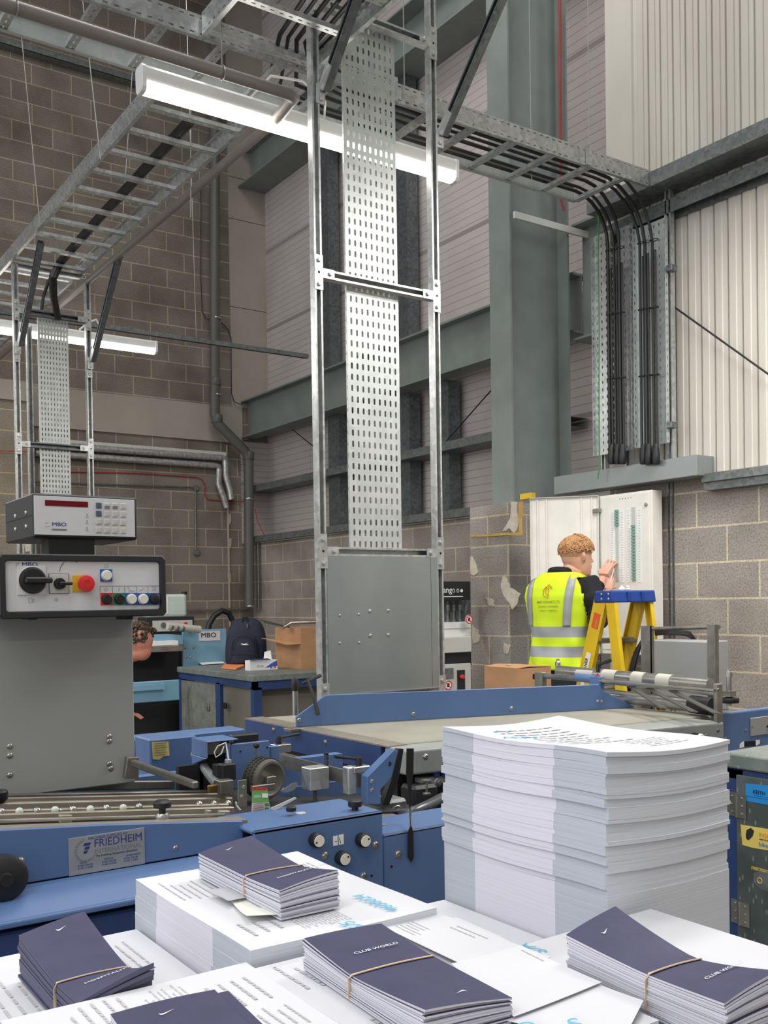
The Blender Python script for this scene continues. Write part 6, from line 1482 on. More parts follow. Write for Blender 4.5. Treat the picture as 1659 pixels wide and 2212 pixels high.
def torso(mb, g=0., z0=.86, z1=1.56):
    R_ = [(.80, .155, .10, 0), (.90, .165, .108, 0), (.98, .160, .102, 0), (1.08, .150, .095, .004), (1.20, .158, .100, .004), (1.32, .172, .108, .0), (1.41, .182, .110, -.004), (1.47, .172, .098, -.004), (1.505, .135, .080, .0), (1.54, .082, .062, .008)]
    loft(mb, [(B(0, f, z), a + g, b + g, 2.6) for z, a, b, f in R_ if z0 <= z <= z1], 28)
torso(body)
for s in (-1, 1):
    limb(body, [B(s * .09, 0, .90), B(s * .10, .01, .50), B(s * .10, -.01, .10)], [.088, .062, .045]); body.obox(B(s * .10, .05, .045), rgt * .045, face * .13, (0, 0, .04))
limb(body, [B(-.13, 0, 1.46), shL, shL.lerp(elL, .5), elL, elL.lerp(wrL, .5), wrL, hl.lerp(wrL, .55)], [.06, .058, .050, .044, .042, .031, .027])
limb(body, [B(.13, 0, 1.46), shR, shR.lerp(elR, .5), elR, elR.lerp(wrR, .5), wrR, hr.lerp(wrR, .55)], [.06, .058, .052, .046, .044, .032, .028])
upv = V3(.12, -.1, 1); nX = V3(1, .15, 0)
hand(body, hl, (P(1321, 1212, X=XD - .02) - hl), nX, (.10, .12, .16, .22), 1, .95, .30)
hand(body, hr, V3(.35, .12, .75), V3(.55, .8, -.1), (.75, .8, .85, .9), -1, .92, .03)
pb = body.build('person', 'skin'); pb['label'] = 'young man with ginger hair in a yellow hi-vis vest working at the open board'; pb['category'] = 'person'
# origin at the feet
me = pb.data; me.transform(Matrix.Translation(-V3(BX, BY, 0))); pb.location = V3(BX, BY, 0)
md = pb.modifiers.new('fuse', 'REMESH'); md.mode = 'VOXEL'; md.voxel_size = .0042; md.use_smooth_shade = True
md = pb.modifiers.new('smooth', 'SMOOTH'); md.factor = .5; md.iterations = 4
def fused(name, mb, mat, vox=.009, it=4, parent=pb):
    o = mb.build(name, mat, parent); 
    if vox:
        m_ = o.modifiers.new('fuse', 'REMESH'); m_.mode = 'VOXEL'; m_.voxel_size = vox; m_.use_smooth_shade = True
        m_ = o.modifiers.new('smooth', 'SMOOTH'); m_.factor = .5; m_.iterations = it
    return o
# sweater
sw = MB(); torso(sw, .010, .88, 1.52)
limb(sw, [B(-.12, 0, 1.45), shL, shL.lerp(elL, .5), elL, elL.lerp(wrL, .5), wrL.lerp(elL, .02)], [.070, .070, .064, .056, .052, .042])
limb(sw, [B(.12, 0, 1.45), shR, shR.lerp(elR, .5), elR, elR.lerp(wrR, .5), wrR.lerp(elR, .10)], [.070, .072, .070, .064, .056, .042])
fused('sweater', sw, 'sweat')
cl_ = MB(); cl_.tube([B(.070 * math.cos(t), .012 + .066 * math.sin(t), 1.545 - .014 * math.sin(t)) for t in [i * PI / 10 for i in range(20)]], .021, 8, True, ell=(1.3, .7)); cl_.build('collar', 'sweat', pb, smooth=60)
# vest: front/back shell with arm openings
def vring(z, a, b, f): return z, a, b, f
VZ = [(.985, .176, .132, 0), (1.03, .172, .128, 0), (1.10, .166, .122, .002), (1.18, .166, .120, .004), (1.26, .176, .124, .004), (1.34, .192, .132, .006), (1.41, .206, .136, .008), (1.46, .198, .128, .008), (1.50, .170, .112, .008), (1.53, .125, .092, .010), (1.55, .088, .076, .012)]
n = 72
def vpt(t, z, g=0.):
    for i in range(len(VZ) - 1):
        if VZ[i][0] <= z <= VZ[i + 1][0]:
            k = (z - VZ[i][0]) / (VZ[i + 1][0] - VZ[i][0]); k = k * k * (3 - 2 * k) * .5 + k * .5
            _, a, b, f = [VZ[i][q] * (1 - k) + VZ[i + 1][q] * k for q in range(4)]; break
    ct, st = math.cos(t), math.sin(t); p = 2.5
    wr = .0045 * math.sin(9 * t + 14 * z) + .004 * math.sin(5 * t - 23 * z + 1) + .003 * math.sin(38 * z + 3 * math.cos(t))
    wr *= max(.15, min(1, (1.36 - z) / .25))
    x = math.copysign(abs(ct) ** (2 / p), ct) * (a + g + wr); y = math.copysign(abs(st) ** (2 / p), st) * (b + g + wr)
    return B(x, y + f, z)
zs = [.985 + (1.55 - .985) * i / 54 for i in range(55)]
vs = []; tape = []
mb = MB()
for z in zs: mb.v += [vpt(2 * PI * j / n, z, .012) for j in range(n)]
def cell_on(t, z):
    # arm holes at the sides between 1.24 and shoulder
    k = max(0, min(1, (z - 1.27) / .16)); ct = math.cos(t)
    side = ct > (.99 - .20 * k) if ct > 0 else (ct < -(.995 - .07 * k) and math.sin(t) > -.25)
    return not (side and 1.27 < z < 1.515)
def cell_tape(t, z):
    st = math.sin(t); ct = math.cos(t)
    if 1.178 < z < 1.236 or 1.056 < z < 1.118: return True
    # braces: two vertical bands on the back and front
    q = (vpt(t, z) - V3(BX, BY, 0)).dot(rgt); lean = .030 * (z - 1.24) / .3
    return False
for i in range(len(zs) - 1):
    for j in range(n):
        t = 2 * PI * (j + .5) / n; z = (zs[i] + zs[i + 1]) / 2
        if cell_on(t, z):
            mb.f.append([i * n + j, i * n + (j + 1) % n, (i + 1) * n + (j + 1) % n, (i + 1) * n + j]); mb.m.append(1 if cell_tape(t, z) else 0)
ve = mb.build('hi_vis_vest', ['vest', 'refl'], pb, smooth=70, solid=.004)
# back print: mark and writing on the vest
def bk_(r, z, g=.0165):
    # point on the back surface at lateral offset r
    best = None
    for k in range(60):
        t = PI + PI * (k + .5) / 60; p = vpt(t, z, g); q = (p - V3(BX, BY, 0)).dot(rgt)
        if best is None or abs(q - r) < best[0]: best = (abs(q - r), p)
    p = best[1]; return p
M['prt'] = plain('vest_print', (110, 120, 44), .6); M['prr'] = plain('vest_print_orange', (206, 110, 40), .6)
mb = MB()
for s, (r0, z0) in enumerate(((-.012, 1.447), (.0, 1.438), (-.020, 1.434))):
    hexp = [bk_(r0 + .022 * math.cos(a), z0 + .034 * math.sin(a)) for a in [PI / 6 + k * PI / 3 for k in range(5)]]
    mb.tube(hexp, .0017, 5)
mb.build('vest_emblem', 'prr', ve)
def text_back(st, sz, r0, z0, wmax, mat):
    cu = bpy.data.curves.new('t', 'FONT'); cu.body = st; cu.size = sz; cu.extrude = 0; cu.resolution_u = 2; cu.offset = .0001
    to = bpy.data.objects.new('t', cu); COL.objects.link(to); bpy.context.view_layer.update()
    m0 = to.evaluated_get(bpy.context.evaluated_depsgraph_get()).to_mesh(); wd = max(v.co.x for v in m0.vertices)
    k = wmax / wd; mb = MB(); mb.add([bk_(r0 + v.co.x * k, z0 + v.co.y, .022) for v in m0.vertices], [list(p.vertices) for p in m0.polygons])
    to.evaluated_get(bpy.context.evaluated_depsgraph_get()).to_mesh_clear(); bpy.data.objects.remove(to); bpy.data.curves.remove(cu)
    return mb.build('lettering', mat, ve)
def bk_(r, z, g=.0165):
    pr = None
    for k in range(81):
        t = PI + PI * k / 80; p = vpt(t, z, g); q = (p - V3(BX, BY, 0)).dot(rgt)
        if pr is not None and pr[0] <= r <= q: f = (r - pr[0]) / max(1e-6, q - pr[0]); return pr[1].lerp(p, f)
        pr = (q, p)
    return p
for sg, r0, r1, ln_ in ((1, .070, .116, .035), (-1, -.172, -.130, .012)):
    mb = MB(); zz = [1.236 + (1.535 - 1.236) * i / 24 for i in range(25)]
    for z in zz:
        k = (z - 1.236) / .3; mb.v += [bk_(min(r0 + ln_ * k * (1 - .9 * max(0, k - .75)), .19), z, .0185), bk_(min(r1 + ln_ * k * (1 - 1.6 * max(0, k - .75)), .2), z, .0185)]
    mb.f = [[2 * i, 2 * i + 1, 2 * i + 3, 2 * i + 2] for i in range(24)]; mb.m = [0] * 24
    mb.build('reflective_strip', 'refl', ve, smooth=70, solid=.001)
text_back('MATT SCHWARTZ LTD', .022, -.082, 1.372, .145, 'prt'); text_back('ELECTRICAL ENGINEERS', .014, -.076, 1.348, .130, 'prt'); text_back('DOMESTIC - COMMERCIAL', .010, -.072, 1.326, .120, 'prt')
# trousers
tr = MB(); loft(tr, [(B(0, 0, z), a, b, 2.4) for z, a, b in ((.80, .175, .118), (.90, .178, .122), (.97, .170, .115))], 24)
for s in (-1, 1): limb(tr, [B(s * .088, 0, .86), B(s * .10, .01, .50), B(s * .10, -.01, .07)], [.10, .082, .070])
fused('trousers', tr, 'trous', .01)
bt = MB()
for s in (-1, 1): bt.obox(B(s * .10, .05, .045), rgt * .052, face * .145, (0, 0, .045))
fused('boots', bt, 'black', .01, 6)
# hair: shaved sides, thick curly top
hr2 = MB(); rnd = random.Random(4)
def hpos(a, e, g=0.):
    # spherical around crown: azimuth a (0 = front), elevation e
    x = math.sin(a) * math.cos(e) * (.078 + g); y = math.cos(a) * math.cos(e) * (.100 + g) - .008; z = math.sin(e) * (.082 + g) + .032
    return Hd(x, y, z)
mbh = MB()
for k in range(900):
    a = rnd.uniform(-PI, PI); back = (1 - math.cos(a)) / 2
    e0 = .26 - .26 * max(0, min(1, (abs(a) - .7) / 1.2))
    e = rnd.uniform(e0, PI / 2); 
    ev = max(0, min(1, (e + .05) / .7)); p = hpos(a, e, -.003 + .010 * ev); lift = (.026 if (math.cos(a) > .0) else .013) * (.15 + .85 * ev) * (1 - .45 * ev ** 3)
    q = hpos(a + rnd.uniform(-.25, .25), e + rnd.uniform(-.1, .12), .004 + lift * (.5 + .7 * math.sin(e))); r = hpos(a + rnd.uniform(-.4, .4), e - rnd.uniform(.05, .25), .010 + lift * .6)
    mbh.tube([p, q, r], [.005, .0058, .0022], 5)
cap_ = MB(); nA, nE = 26, 9; vs = []
for i in range(nE):
    for j in range(nA):
        a = 2 * PI * j / nA - PI; w_a = max(0, min(1, (abs(a) - .7) / 1.2)); lo = .26 - .30 * w_a; e = lo + (PI / 2 - lo) * i / (nE - 1); g_ = max(0, min(1, (e + .1) / .9)); vs.append(hpos(a, e, .0005 + .013 * g_ * g_ * (3 - 2 * g_)))
cap_.add(vs, [(i * nA + j, i * nA + (j + 1) % nA, (i + 1) * nA + (j + 1) % nA, (i + 1) * nA + j) for i in range(nE - 1) for j in range(nA)])
mbh.v, mbh.f, mbh.m = mbh.v, mbh.f, mbh.m
fd = MB(); vs = []
for i in range(8):
    for j in range(nA):
        a = 2 * PI * j / nA - PI; wa_ = max(0, min(1, (abs(a) - .9) / .9)); lo = .30 - .72 * wa_; hi = .34; e = lo + (hi - lo) * i / 7
        vs.append(hpos(a, e, .0012 + .004 * wa_ * (1 if e > -.1 else (e + .42) / .32 if e > -.42 else 0) - .006 * (1 - wa_)))
fd.add(vs, [(i * nA + j, i * nA + (j + 1) % nA, (i + 1) * nA + (j + 1) % nA, (i + 1) * nA + j) for i in range(7) for j in range(nA)])
M['fade'] = noisy('hair_fade', (200, 152, 122), (186, 138, 106), 90, .7, 0, 3); fd.build('short_hair', 'fade', pb, smooth=70)
o = mbh.build('hair', 'hair', pb, smooth=70); cap_.build('hair_base', 'hair', pb, smooth=70)
# pen in the right hand
o = MB().tube([P(1318, 1258, X=XD - .09), P(1326, 1228, X=XD - .03)], .0038, 8).build('marker_pen', 'white'); tag(o, 'thin white pen held in the man\'s lower hand against the chart', 'pen')
# ================================================================== BACK WALL PIPES AND CABLES
def wallp(px, py, d=.06): return P(px, py, Y=YB - d)
def pipe(name, pts, r, mat, label, cat='pipe', n=12, group=None):
    o = MB().tube(pts, r, n).build(name, mat, None, smooth=50); tag(o, label, cat, group); return o
dpx = [wallp(464, -60, .2), wallp(464, 895, .2), wallp(470, 915, .2), wallp(530, 975, .2), wallp(537, 992, .2), wallp(539, 1310, .2)]
o = pipe('downpipe', dpx, .062, 'dpipe', 'thick grey downpipe on the back wall with a slanted offset near the corner', 'downpipe', 18)
for px, py, r in ((466, 690, .066), (468, 856, .066), (538, 1080, .066), (540, 1312, .066)):
    MB().lathe([(r, 0), (r + .002, .003), (r + .002, .022), (r, .025)], wallp(px, py, .2), (0, 0, 1), 20).build('pipe_band', 'steel', o, smooth=True)
for px, py in ((465, 825), (469, 905), (537, 985)): MB().lathe([(.066, -.05), (.07, -.045), (.07, .045), (.066, .05)], wallp(px, py, .2), (0, 0, 1), 20).build('pipe_socket', 'dpipe', o, smooth=True)
pipe('wall_cable', [wallp(434, 395, .02), wallp(434, 600, .02), wallp(437, 672, .02), wallp(445, 688, .03), wallp(457, 693, .05)], .006, 'cable', 'thin black cable running down the back wall into the downpipe band', 'cable', 6)
pipe('wall_cable', [wallp(478, 697, .04), wallp(493, 712, .03), wallp(499, 730, .03), wallp(500, 850, .03), wallp(506, 868, .05), wallp(520, 874, .1), wallp(540, 862, .1), wallp(556, 858, .1)], .006, 'cable', 'thin black cable from the downpipe band down to the deep beam end', 'cable', 6)
a, b = wallp(205, 966), wallp(486, 983)
o = MB().box((a.x - .6, YB - .10, b.z - .015), (b.x, YB - .0, b.z + .03)).build('wall_trunking', 'paint'); tag(o, 'pale straight trunking along the back wall beside the small frame', 'trunking')
M['lag'] = noisy('silver_lagging', (206, 204, 202), (150, 148, 146), 30, .3, .45, 5, bump=.5)
z1_, z2_ = wallp(300, 976).z, wallp(300, 993).z
for k, (z, xe, lb, r) in enumerate(((z1_, 487, 'upper silver lagged pipe along the back wall, bending down near the corner', .042), (z2_, 473, 'lower silver lagged pipe along the back wall, bending down near the corner', .037))):
    e = P(xe, 1000, Y=YB - .08); z = z - k * .01
    pipe('lagged_pipe', [(wallp(75, 960).x, YB - .08, z), (e.x - .05, YB - .08, z), (e.x - .01, YB - .08, z - .01), (e.x, YB - .08, z - .05), (e.x - .015 * k, YB - .08, z - .22), (e.x + .05, YB - .08, z - .38), (e.x + .07 * (1 + .3 * k), YB - .09, z - .52)], r, 'lag', lb)
rc = [wallp(150, 1019, .015), wallp(300, 1022, .015), wallp(425, 1031, .015), wallp(437, 1036, .015), wallp(443, 1050, .015), wallp(442, 1070, .015), wallp(450, 1079, .015), wallp(500, 1083, .015), wallp(549, 1082, .1)]
pipe('fire_cable', rc, .007, 'red', 'red cable along the back wall stepping down beside the silver pipes', 'cable', 6)
pipe('fire_cable', [wallp(-20, 973, .55), wallp(62, 976, .55), wallp(75, 978, .03), wallp(150, 1019, .015)], .007, 'red', 'red cable at the far left edge passing behind the small frame', 'cable', 6)
pipe('fire_cable', [P(551, 1100, X=5.8), P(556, 1125, X=5.75), P(571, 1156, X=5.75)], .006, 'red', 'pair of short red wires hanging right of the downpipe', 'cable', 6)
pipe('conduit', [wallp(70, 1040, .03), wallp(155, 1044, .03), wallp(418, 1053, .03)], .010, 'galvin', 'dark horizontal conduit on the back wall ending in a round box', 'conduit', 8)
pipe('conduit', [wallp(422, 1058, .03), wallp(423, 1188, .03)], .011, 'galvd', 'vertical steel conduit joining two round boxes on the back wall', 'conduit', 8)
for px, py, lb in ((422, 1054, 'upper round conduit box on the back wall'), (423, 1194, 'lower round conduit box on the back wall')):
    o = MB().lathe([(.036, 0), (.036, .035), (.032, .04), (0, .04)], wallp(px, py, 0), (0, -1, 0), 20).build('conduit_box', 'galvd', None, smooth=True); tag(o, lb, 'conduit box')
pipe('conduit', [wallp(404, 1319, .04), wallp(533, 1314, .04)], .011, 'steel', 'bright horizontal conduit low on the back wall behind the backpack', 'conduit', 8)
pipe('conduit', [P(557, 1170, X=5.80), P(559, 1318, X=5.80)], .011, 'galvd', 'thin vertical conduit on the side wall by the downpipe foot', 'conduit', 8)
a = P(150, 128, Y=YB - .12); o = MB().box((-9, YB - .14, a.z - .05), (P(500, 205, Y=YB - .14).x, YB - .001, a.z - .045)).box((-9, YB - .14, a.z - .05), (P(500, 205, Y=YB - .14).x, YB - .135, a.z + .02)).build('wall_rail', 'galvd'); tag(o, 'galvanised rail high across the block back wall, behind the ladders', 'steel rail')
M['plas'] = M['plaster']
def wpatch(pts, label, Y=None, d=.004):
    Y = YB - d if Y is None else Y
    o = MB().prism([P(a, b, Y=Y) for a, b in pts], (0, -.004, 0)).build('plaster_patch', 'plaster'); tag(o, label, 'plaster')
wpatch([(492, 1110), (498, 1110), (499, 1125), (496, 1133), (492, 1130)], 'upper small plaster patch on the back wall joint')
wpatch([(492, 1165), (500, 1162), (499, 1180), (493, 1190)], 'middle small plaster patch on the back wall joint')
wpatch([(492, 1240), (498, 1238), (499, 1258), (494, 1262)], 'lower small plaster patch on the back wall joint')
wpatch([(50, 1168), (72, 1166), (70, 1190), (56, 1192)], 'pale broken patch on the far pier beneath the display box', 10.99)
MB_ = MB().box((wallp(488.5, 1000, 0).x, YB - .02, 0), (wallp(491, 1000, 0).x, YB, 3.4))
M['mort'] = plain('mortar_joint', (186, 172, 148), .9); struct('trim_7', MB_, 'mort')
# ================================================================== WORKBENCH AND WHAT STANDS ON IT
M['hammer2'] = flecked('hammered_pale', (118, 122, 116), (136, 140, 132), (166, 168, 160))
wb = thing('workbench', 'blue framed workbench with grey top and a padlocked door, by the back corner', 'workbench', (3.9, 7.8, 0))
ZW = .82
nc = P(548, 1459, Z=ZW); bx, by = nc.x, nc.y; by2 = P(386, 1438, X=bx).y; bx2 = bx + 1.25
MB().box((bx - .02, by - .02, ZW - .05), (bx2, by2, ZW)).build('top', 'benchtop', wb, bevel=.006, seg=2)
MB().box((bx, by, ZW - .11), (bx + .04, by2, ZW - .05)).box((bx, by, ZW - .12), (bx2, by + .04, ZW - .05)).build('frame_rail', 'blued', wb)
for x, y in ((bx, by), (bx, by2 - .05), (bx2 - .06, by)): MB().box((x, y, 0), (x + .07, y + .06, ZW - .1)).build('leg', 'blued', wb)
ym = P(471, 1500, X=bx).y; MB().box((bx, ym - .04, 0), (bx + .05, ym + .04, ZW - .1)).build('post', 'blued', wb)
dr_ = MB().box((bx - .003, ym + .05, .08), (bx + .02, by2 - .06, ZW - .12)).build('door', 'hammer2', wb)
M['hamd'] = plain('bench_inner', (112, 108, 98), .7)
MB().box((bx + .03, by + .07, .05), (bx + .04, ym, ZW - .12)).box((bx + .07, by + .10, .05), (bx2, by + .12, ZW - .12)).build('inner_panel', 'hamd', wb)
c = P(450, 1528, X=bx - .01); pk = MB().box((bx - .02, c.y - .022, c.z - .03), (bx - .004, c.y + .022, c.z + .012)).build('padlock', 'steeld', dr_, bevel=.004)
MB().tube([(bx - .012, c.y - .014, c.z + .01), (bx - .012, c.y - .014, c.z + .035), (bx - .012, c.y, c.z + .045), (bx - .012, c.y + .014, c.z + .035), (bx - .012, c.y + .014, c.z + .01)], .004, 8).build('shackle', 'steel', pk)
c = P(487, 1524, X=bx); MB().box((bx - .02, c.y - .04, c.z - .025), (bx, c.y + .03, c.z + .025)).build('latch', 'black', wb, bevel=.004)
# backpack
M['bag'] = noisy('navy_bag', (34, 38, 58), (26, 30, 46), 12, .8, 0, 5); M['bagd'] = plain('navy_bag_dark', (20, 22, 34), .85)
bp = thing('backpack', 'dark navy backpack standing on the workbench', 'backpack', P(530, 1428, Z=ZW))
bc_ = P(531, 1437, Z=ZW)
vd = V3(.50, .86, 0).normalized(); rd = V3(vd.y, -vd.x, 0)
mb = MB(); rings = [(0, .175, .085), (.02, .190, .10), (.12, .194, .105), (.22, .190, .10), (.31, .176, .092), (.38, .150, .078), (.42, .115, .058), (.445, .055, .03)]
vs = []
for z, a, b in rings:
    for j in range(24):
        t = 2 * PI * j / 24; ct, st = math.cos(t), math.sin(t); p = 2.8
        vs.append(bc_ + rd * math.copysign(abs(ct) ** (2 / p), ct) * a + vd * (math.copysign(abs(st) ** (2 / p), st) * b) + V3(0, 0, z) + rd * .012 * (z / .4))
mb.add(vs, [(i * 24 + j, i * 24 + (j + 1) % 24, (i + 1) * 24 + (j + 1) % 24, (i + 1) * 24 + j) for i in range(7) for j in range(24)] + [list(range(24))[::-1], list(range(168, 192))])
mb.build('main_body', 'bag', bp, smooth=70, sub=1)
def bagpanel(name, z0, z1, w, depth, mat, sh=0.):
    mb = MB(); vs = []; nn_ = 8
    for i in range(nn_ + 1):
        f = i / nn_; z = z0 + (z1 - z0) * f; ww = w * (1 - .35 * max(0, f - .55) ** 1.2 * 2)
        for j in range(nn_ + 1):
            g = j / nn_ * 2 - 1; bul = (1 - g ** 4) * (1 - (2 * f - 1) ** 6)
            vs.append(bc_ + rd * (g * ww + sh) - vd * (.098 - .02 * max(0, z - .28) * 3 + depth * bul) + V3(0, 0, z))
    k = nn_ + 1; mb.add(vs, [(i * k + j, i * k + j + 1, (i + 1) * k + j + 1, (i + 1) * k + j) for i in range(nn_) for j in range(nn_)]); return mb.build(name, mat, bp, smooth=70, solid=.004)
bagpanel('front_pocket', .015, .27, .125, .035, 'bag'); bagpanel('lower_pocket', .01, .13, .13, .045, 'bag')
MB().tube([bc_ + rd * a - vd * .135 + V3(0, 0, b) for a, b in ((-.11, .15), (-.105, .22), (-.07, .262), (0, .272), (.06, .262), (.10, .22), (.105, .15))], .004, 6).build('zip', 'bagd', bp)
MB().tube([bc_ + rd * a - vd * .155 + V3(0, 0, b) for a, b in ((-.12, .105), (0, .112), (.12, .10))], .004, 6).build('zip', 'bagd', bp)
MB().tube([bc_ + rd * a - vd * .06 + V3(0, 0, b) for a, b in ((-.02, .40), (-.015, .445), (.02, .445), (.03, .40))], .008, 6).build('handle', 'bagd', bp)
MB().prism([bc_ + rd * a - vd * .139 + V3(0, 0, b) for a, b in ((-.04, .195), (.035, .192), (.04, .197), (.012, .202), (.035, .212), (-.002, .205), (-.035, .21), (-.012, .202))], -vd * .0015).build('leaping_mark', 'paper', bp)
MB().prism([bc_ + rd * a - vd * .075 + V3(0, 0, b) for a, b in ((.02, .35), (.03, .35), (.03, .385), (.02, .385))], -vd * .02).build('zip_pull', 'galvd', bp)
# cardboard box on bench
cb = thing('cardboard_box', 'open cardboard box on the workbench, tools showing at the top', 'cardboard box', P(640, 1445, Z=ZW))
cn = P(651, 1446, Z=ZW + .001); wx = P(596, 1440, X=cn.x).y - cn.y
hx_ = (P(651, 1357, Y=cn.y).z - ZW)
xe = cn.x + .36
MB().box((cn.x, cn.y, ZW + .001), (xe, cn.y + wx, ZW + hx_)).build('carton', 'card', cb)
MB().prism([(cn.x, cn.y, ZW + hx_ * .62), (cn.x, cn.y + wx, ZW + hx_ * .68), (cn.x - .13, cn.y + wx + .02, ZW + hx_ * .74), (cn.x - .12, cn.y + .03, ZW + hx_ * .60)], (0, 0, .004)).build('flap', 'card', cb)
for k in range(3): MB().beam((cn.x + .02, cn.y + wx * .5 + k * .03, ZW + hx_ + .005), (cn.x - .16 + .02 * k, cn.y + wx * .95, ZW + hx_ + .07 - k * .01), .02, .008).build('tool_end', 'galvin' if k % 2 else 'black', cb)
o = MB().tube([(cn.x - .08, cn.y + .16, ZW + hx_ + .01), (cn.x - .02, cn.y + .14, ZW + hx_ + .045), (cn.x + .30, cn.y + .08, ZW + hx_ + .05)], .032, 12, ell=(.5, 1)).build('metal_bracket', 'steel', None, smooth=60); tag(o, 'shiny curved metal part lying on top of the open cardboard box', 'metal part')
# white and blue glasses carton
M['gb'] = plain('carton_blue', (60, 92, 190), .5)
gc = thing('small_carton', 'small torn white and blue carton on the workbench, before the cardboard box', 'carton', P(560, 1448, Z=ZW))
c0g = P(541, 1449, Z=ZW + .001); 
MB().box((c0g.x, c0g.y, ZW + .001), (c0g.x + .26, c0g.y + .10, ZW + .085)).build('carton', 'paper', gc)
MB().prism([(c0g.x + .14, c0g.y - .001, ZW + .02), (c0g.x + .258, c0g.y - .001, ZW + .03), (c0g.x + .258, c0g.y - .001, ZW + .08), (c0g.x + .2, c0g.y - .001, ZW + .055)], (0, -.001, 0)).build('blue_print', 'gb', gc)
MB().prism([(c0g.x, c0g.y, ZW + .086), (c0g.x - .04, c0g.y - .05, ZW + .10), (c0g.x + .15, c0g.y - .03, ZW + .10), (c0g.x + .2, c0g.y, ZW + .086)], (0, 0, .002)).build('flap', 'gb', gc)
MB().prism([(c0g.x + .18, c0g.y + .1, ZW + .086), (c0g.x + .26, c0g.y + .1, ZW + .086), (c0g.x + .26, c0g.y + .12, ZW + .16), (c0g.x + .2, c0g.y + .12, ZW + .15)], (0, .002, 0)).build('flap', 'paper', gc)
for k in (0, 1): MB().tube([(c0g.x + .075 + .035 * k + .012 * math.cos(t), c0g.y - .0015, ZW + .035 + .008 * math.sin(t)) for t in [i * PI / 4 for i in range(8)]], .0012, 5, True).build('spectacle_print', 'logo', gc)
for k, m_ in enumerate(('gb', 'sty', 'redp')): MB().box((c0g.x + .19 + k * .02, c0g.y - .0025, ZW + .012), (c0g.x + .203 + k * .02, c0g.y - .001, ZW + .03)).build('colour_square', m_, gc)
M['oran'] = plain('orange_packet', (226, 140, 90), .7)
o = MB().prism([P(x, y, Z=ZW + .004) for x, y in ((488, 1434), (520, 1427), (528, 1440), (510, 1447), (478, 1444))], (0, 0, .012)).build('packet', 'oran'); tag(o, 'crumpled orange and white packet on the workbench below the backpack', 'packet')
o = MB().prism([P(x, y, Z=ZW + .002) for x, y in ((430, 1432), (480, 1429), (486, 1433), (436, 1436))], (0, 0, .003)).build('paper_sheet', 'paper'); tag(o, 'thin white sheet at the back of the workbench', 'paper sheet')
# ================================================================== PALE BLUE MACHINE BEHIND
M['lblue'] = noisy('pale_blue_machine', (128, 172, 196), (118, 160, 184), 3, .45, 0, 4)
lm = thing('small_folder_machine', 'pale blue folding machine with a name plate, behind the workbench', 'folding machine', (3.3, 9.2, 0))
YM = 9.0
def blk2(name, px0, py0, px1, py1, Y, d, mat, par, **kw): return blk(name, px0, py0, px1, py1, Y, d, mat, par, **kw)
pn = blk2('end_panel', 395, 1361, 490, 1440, YM, .03, 'lblue', lm, bevel=.003)
npl = blk2('name_plate', 430, 1364, 476, 1383, YM - .006, .006, 'panelw', pn)
c = P(434, 1380, Y=YM - .008); text('lettering', 'MBO', .066, c, X_, Z_, 'hole', npl, .001, sx=1.15)
for px, py in ((400, 1400), (418, 1400), (402, 1420), (412, 1420), (410, 1366)): button_screw(MB(), P(px, py, Y=YM), (0, -1, 0), .010).build('screw', 'steel', pn)
blk2('lower_arm', 230, 1478, 388, 1512, YM - .6, .05, 'lblue', lm, bevel=.005)
blk2('arm_bar', 230, 1485, 356, 1489, YM - .64, .03, 'lblue', lm)
blk2('shelf', 230, 1401, 395, 1406, YM - .3, .5, 'steel', lm); blk2('tray', 322, 1374, 395, 1392, YM - .1, .4, 'lblue', lm)
blk2('dark_base', 230, 1412, 392, 1478, YM + .1, .3, 'blackp', lm); blk2('dark_base', 230, 1512, 392, 1640, YM - .2, .3, 'black', lm)
blk2('white_sheets', 322, 1386, 385, 1393, YM - .2, .2, 'paper', lm)
MB().cyl(P(362, 1352, Y=YM - .1), P(432, 1360, Y=YM - .1), .036).build('roller', 'beltw', lm, smooth=60)
for px in (368, 380, 392): MB().cyl(P(px, 1353 + (px - 362) * .11, Y=YM - .1), P(px + 5, 1354 + (px - 362) * .11, Y=YM - .1), .038).build('roller_band', 'galvin', lm, smooth=60)
cu = thing('gauge_unit', 'black framed control unit with two round gauges, under the plastic can', 'control unit', P(375, 1400, Y=9.6))
fr_ = blk2('frame', 316, 1334, 420, 1372, 9.6, .25, 'blackp', cu, bevel=.004); blk2('faceplate', 330, 1341, 416, 1362, 9.59, .01, 'paint', cu)
for px in (352, 369): MB().lathe([(.026, 0), (.028, .01), (.024, .012)], P(px, 1350, Y=9.59), (0, -1, 0), 16).build('gauge', 'galvd', cu)
MB().lathe([(.02, 0), (.02, .02)], P(400, 1348, Y=9.585), (0, -1, 0), 16).build('red_button', 'redp', cu)
pz = P(316, 1372, Y=9.6)
MB().box((pz.x, 9.62, 0), (P(420, 1372, Y=9.6).x, 9.85, pz.z)).build('stand', 'blackp', cu)
M['hdpe'] = plain('milky_plastic', (206, 220, 208), .4)
jc = thing('plastic_can', 'milky white plastic can standing on the gauge unit', 'plastic can', P(365, 1334, Y=9.7))
blk2('can', 318, 1284, 405, 1333, 9.64, .18, 'hdpe', jc, bevel=.03, seg=3); blk2('can_label', 358, 1290, 364, 1326, 9.636, .004, 'paper', jc)
MB().lathe([(.03, 0), (.03, .03)], P(398, 1284, Y=9.7), (0, 0, 1), 14).build('cap', 'black', jc)
hs = [P(447, 1372, Y=9.5), P(452, 1348, Y=9.5), P(463, 1330, Y=9.5), (P(480, 1319, Y=9.5)), P(494, 1324, Y=9.5), P(502, 1340, Y=9.5)]
pipe('hose', hs, .03, 'black', 'black hose arching up behind the backpack', 'hose', 10)
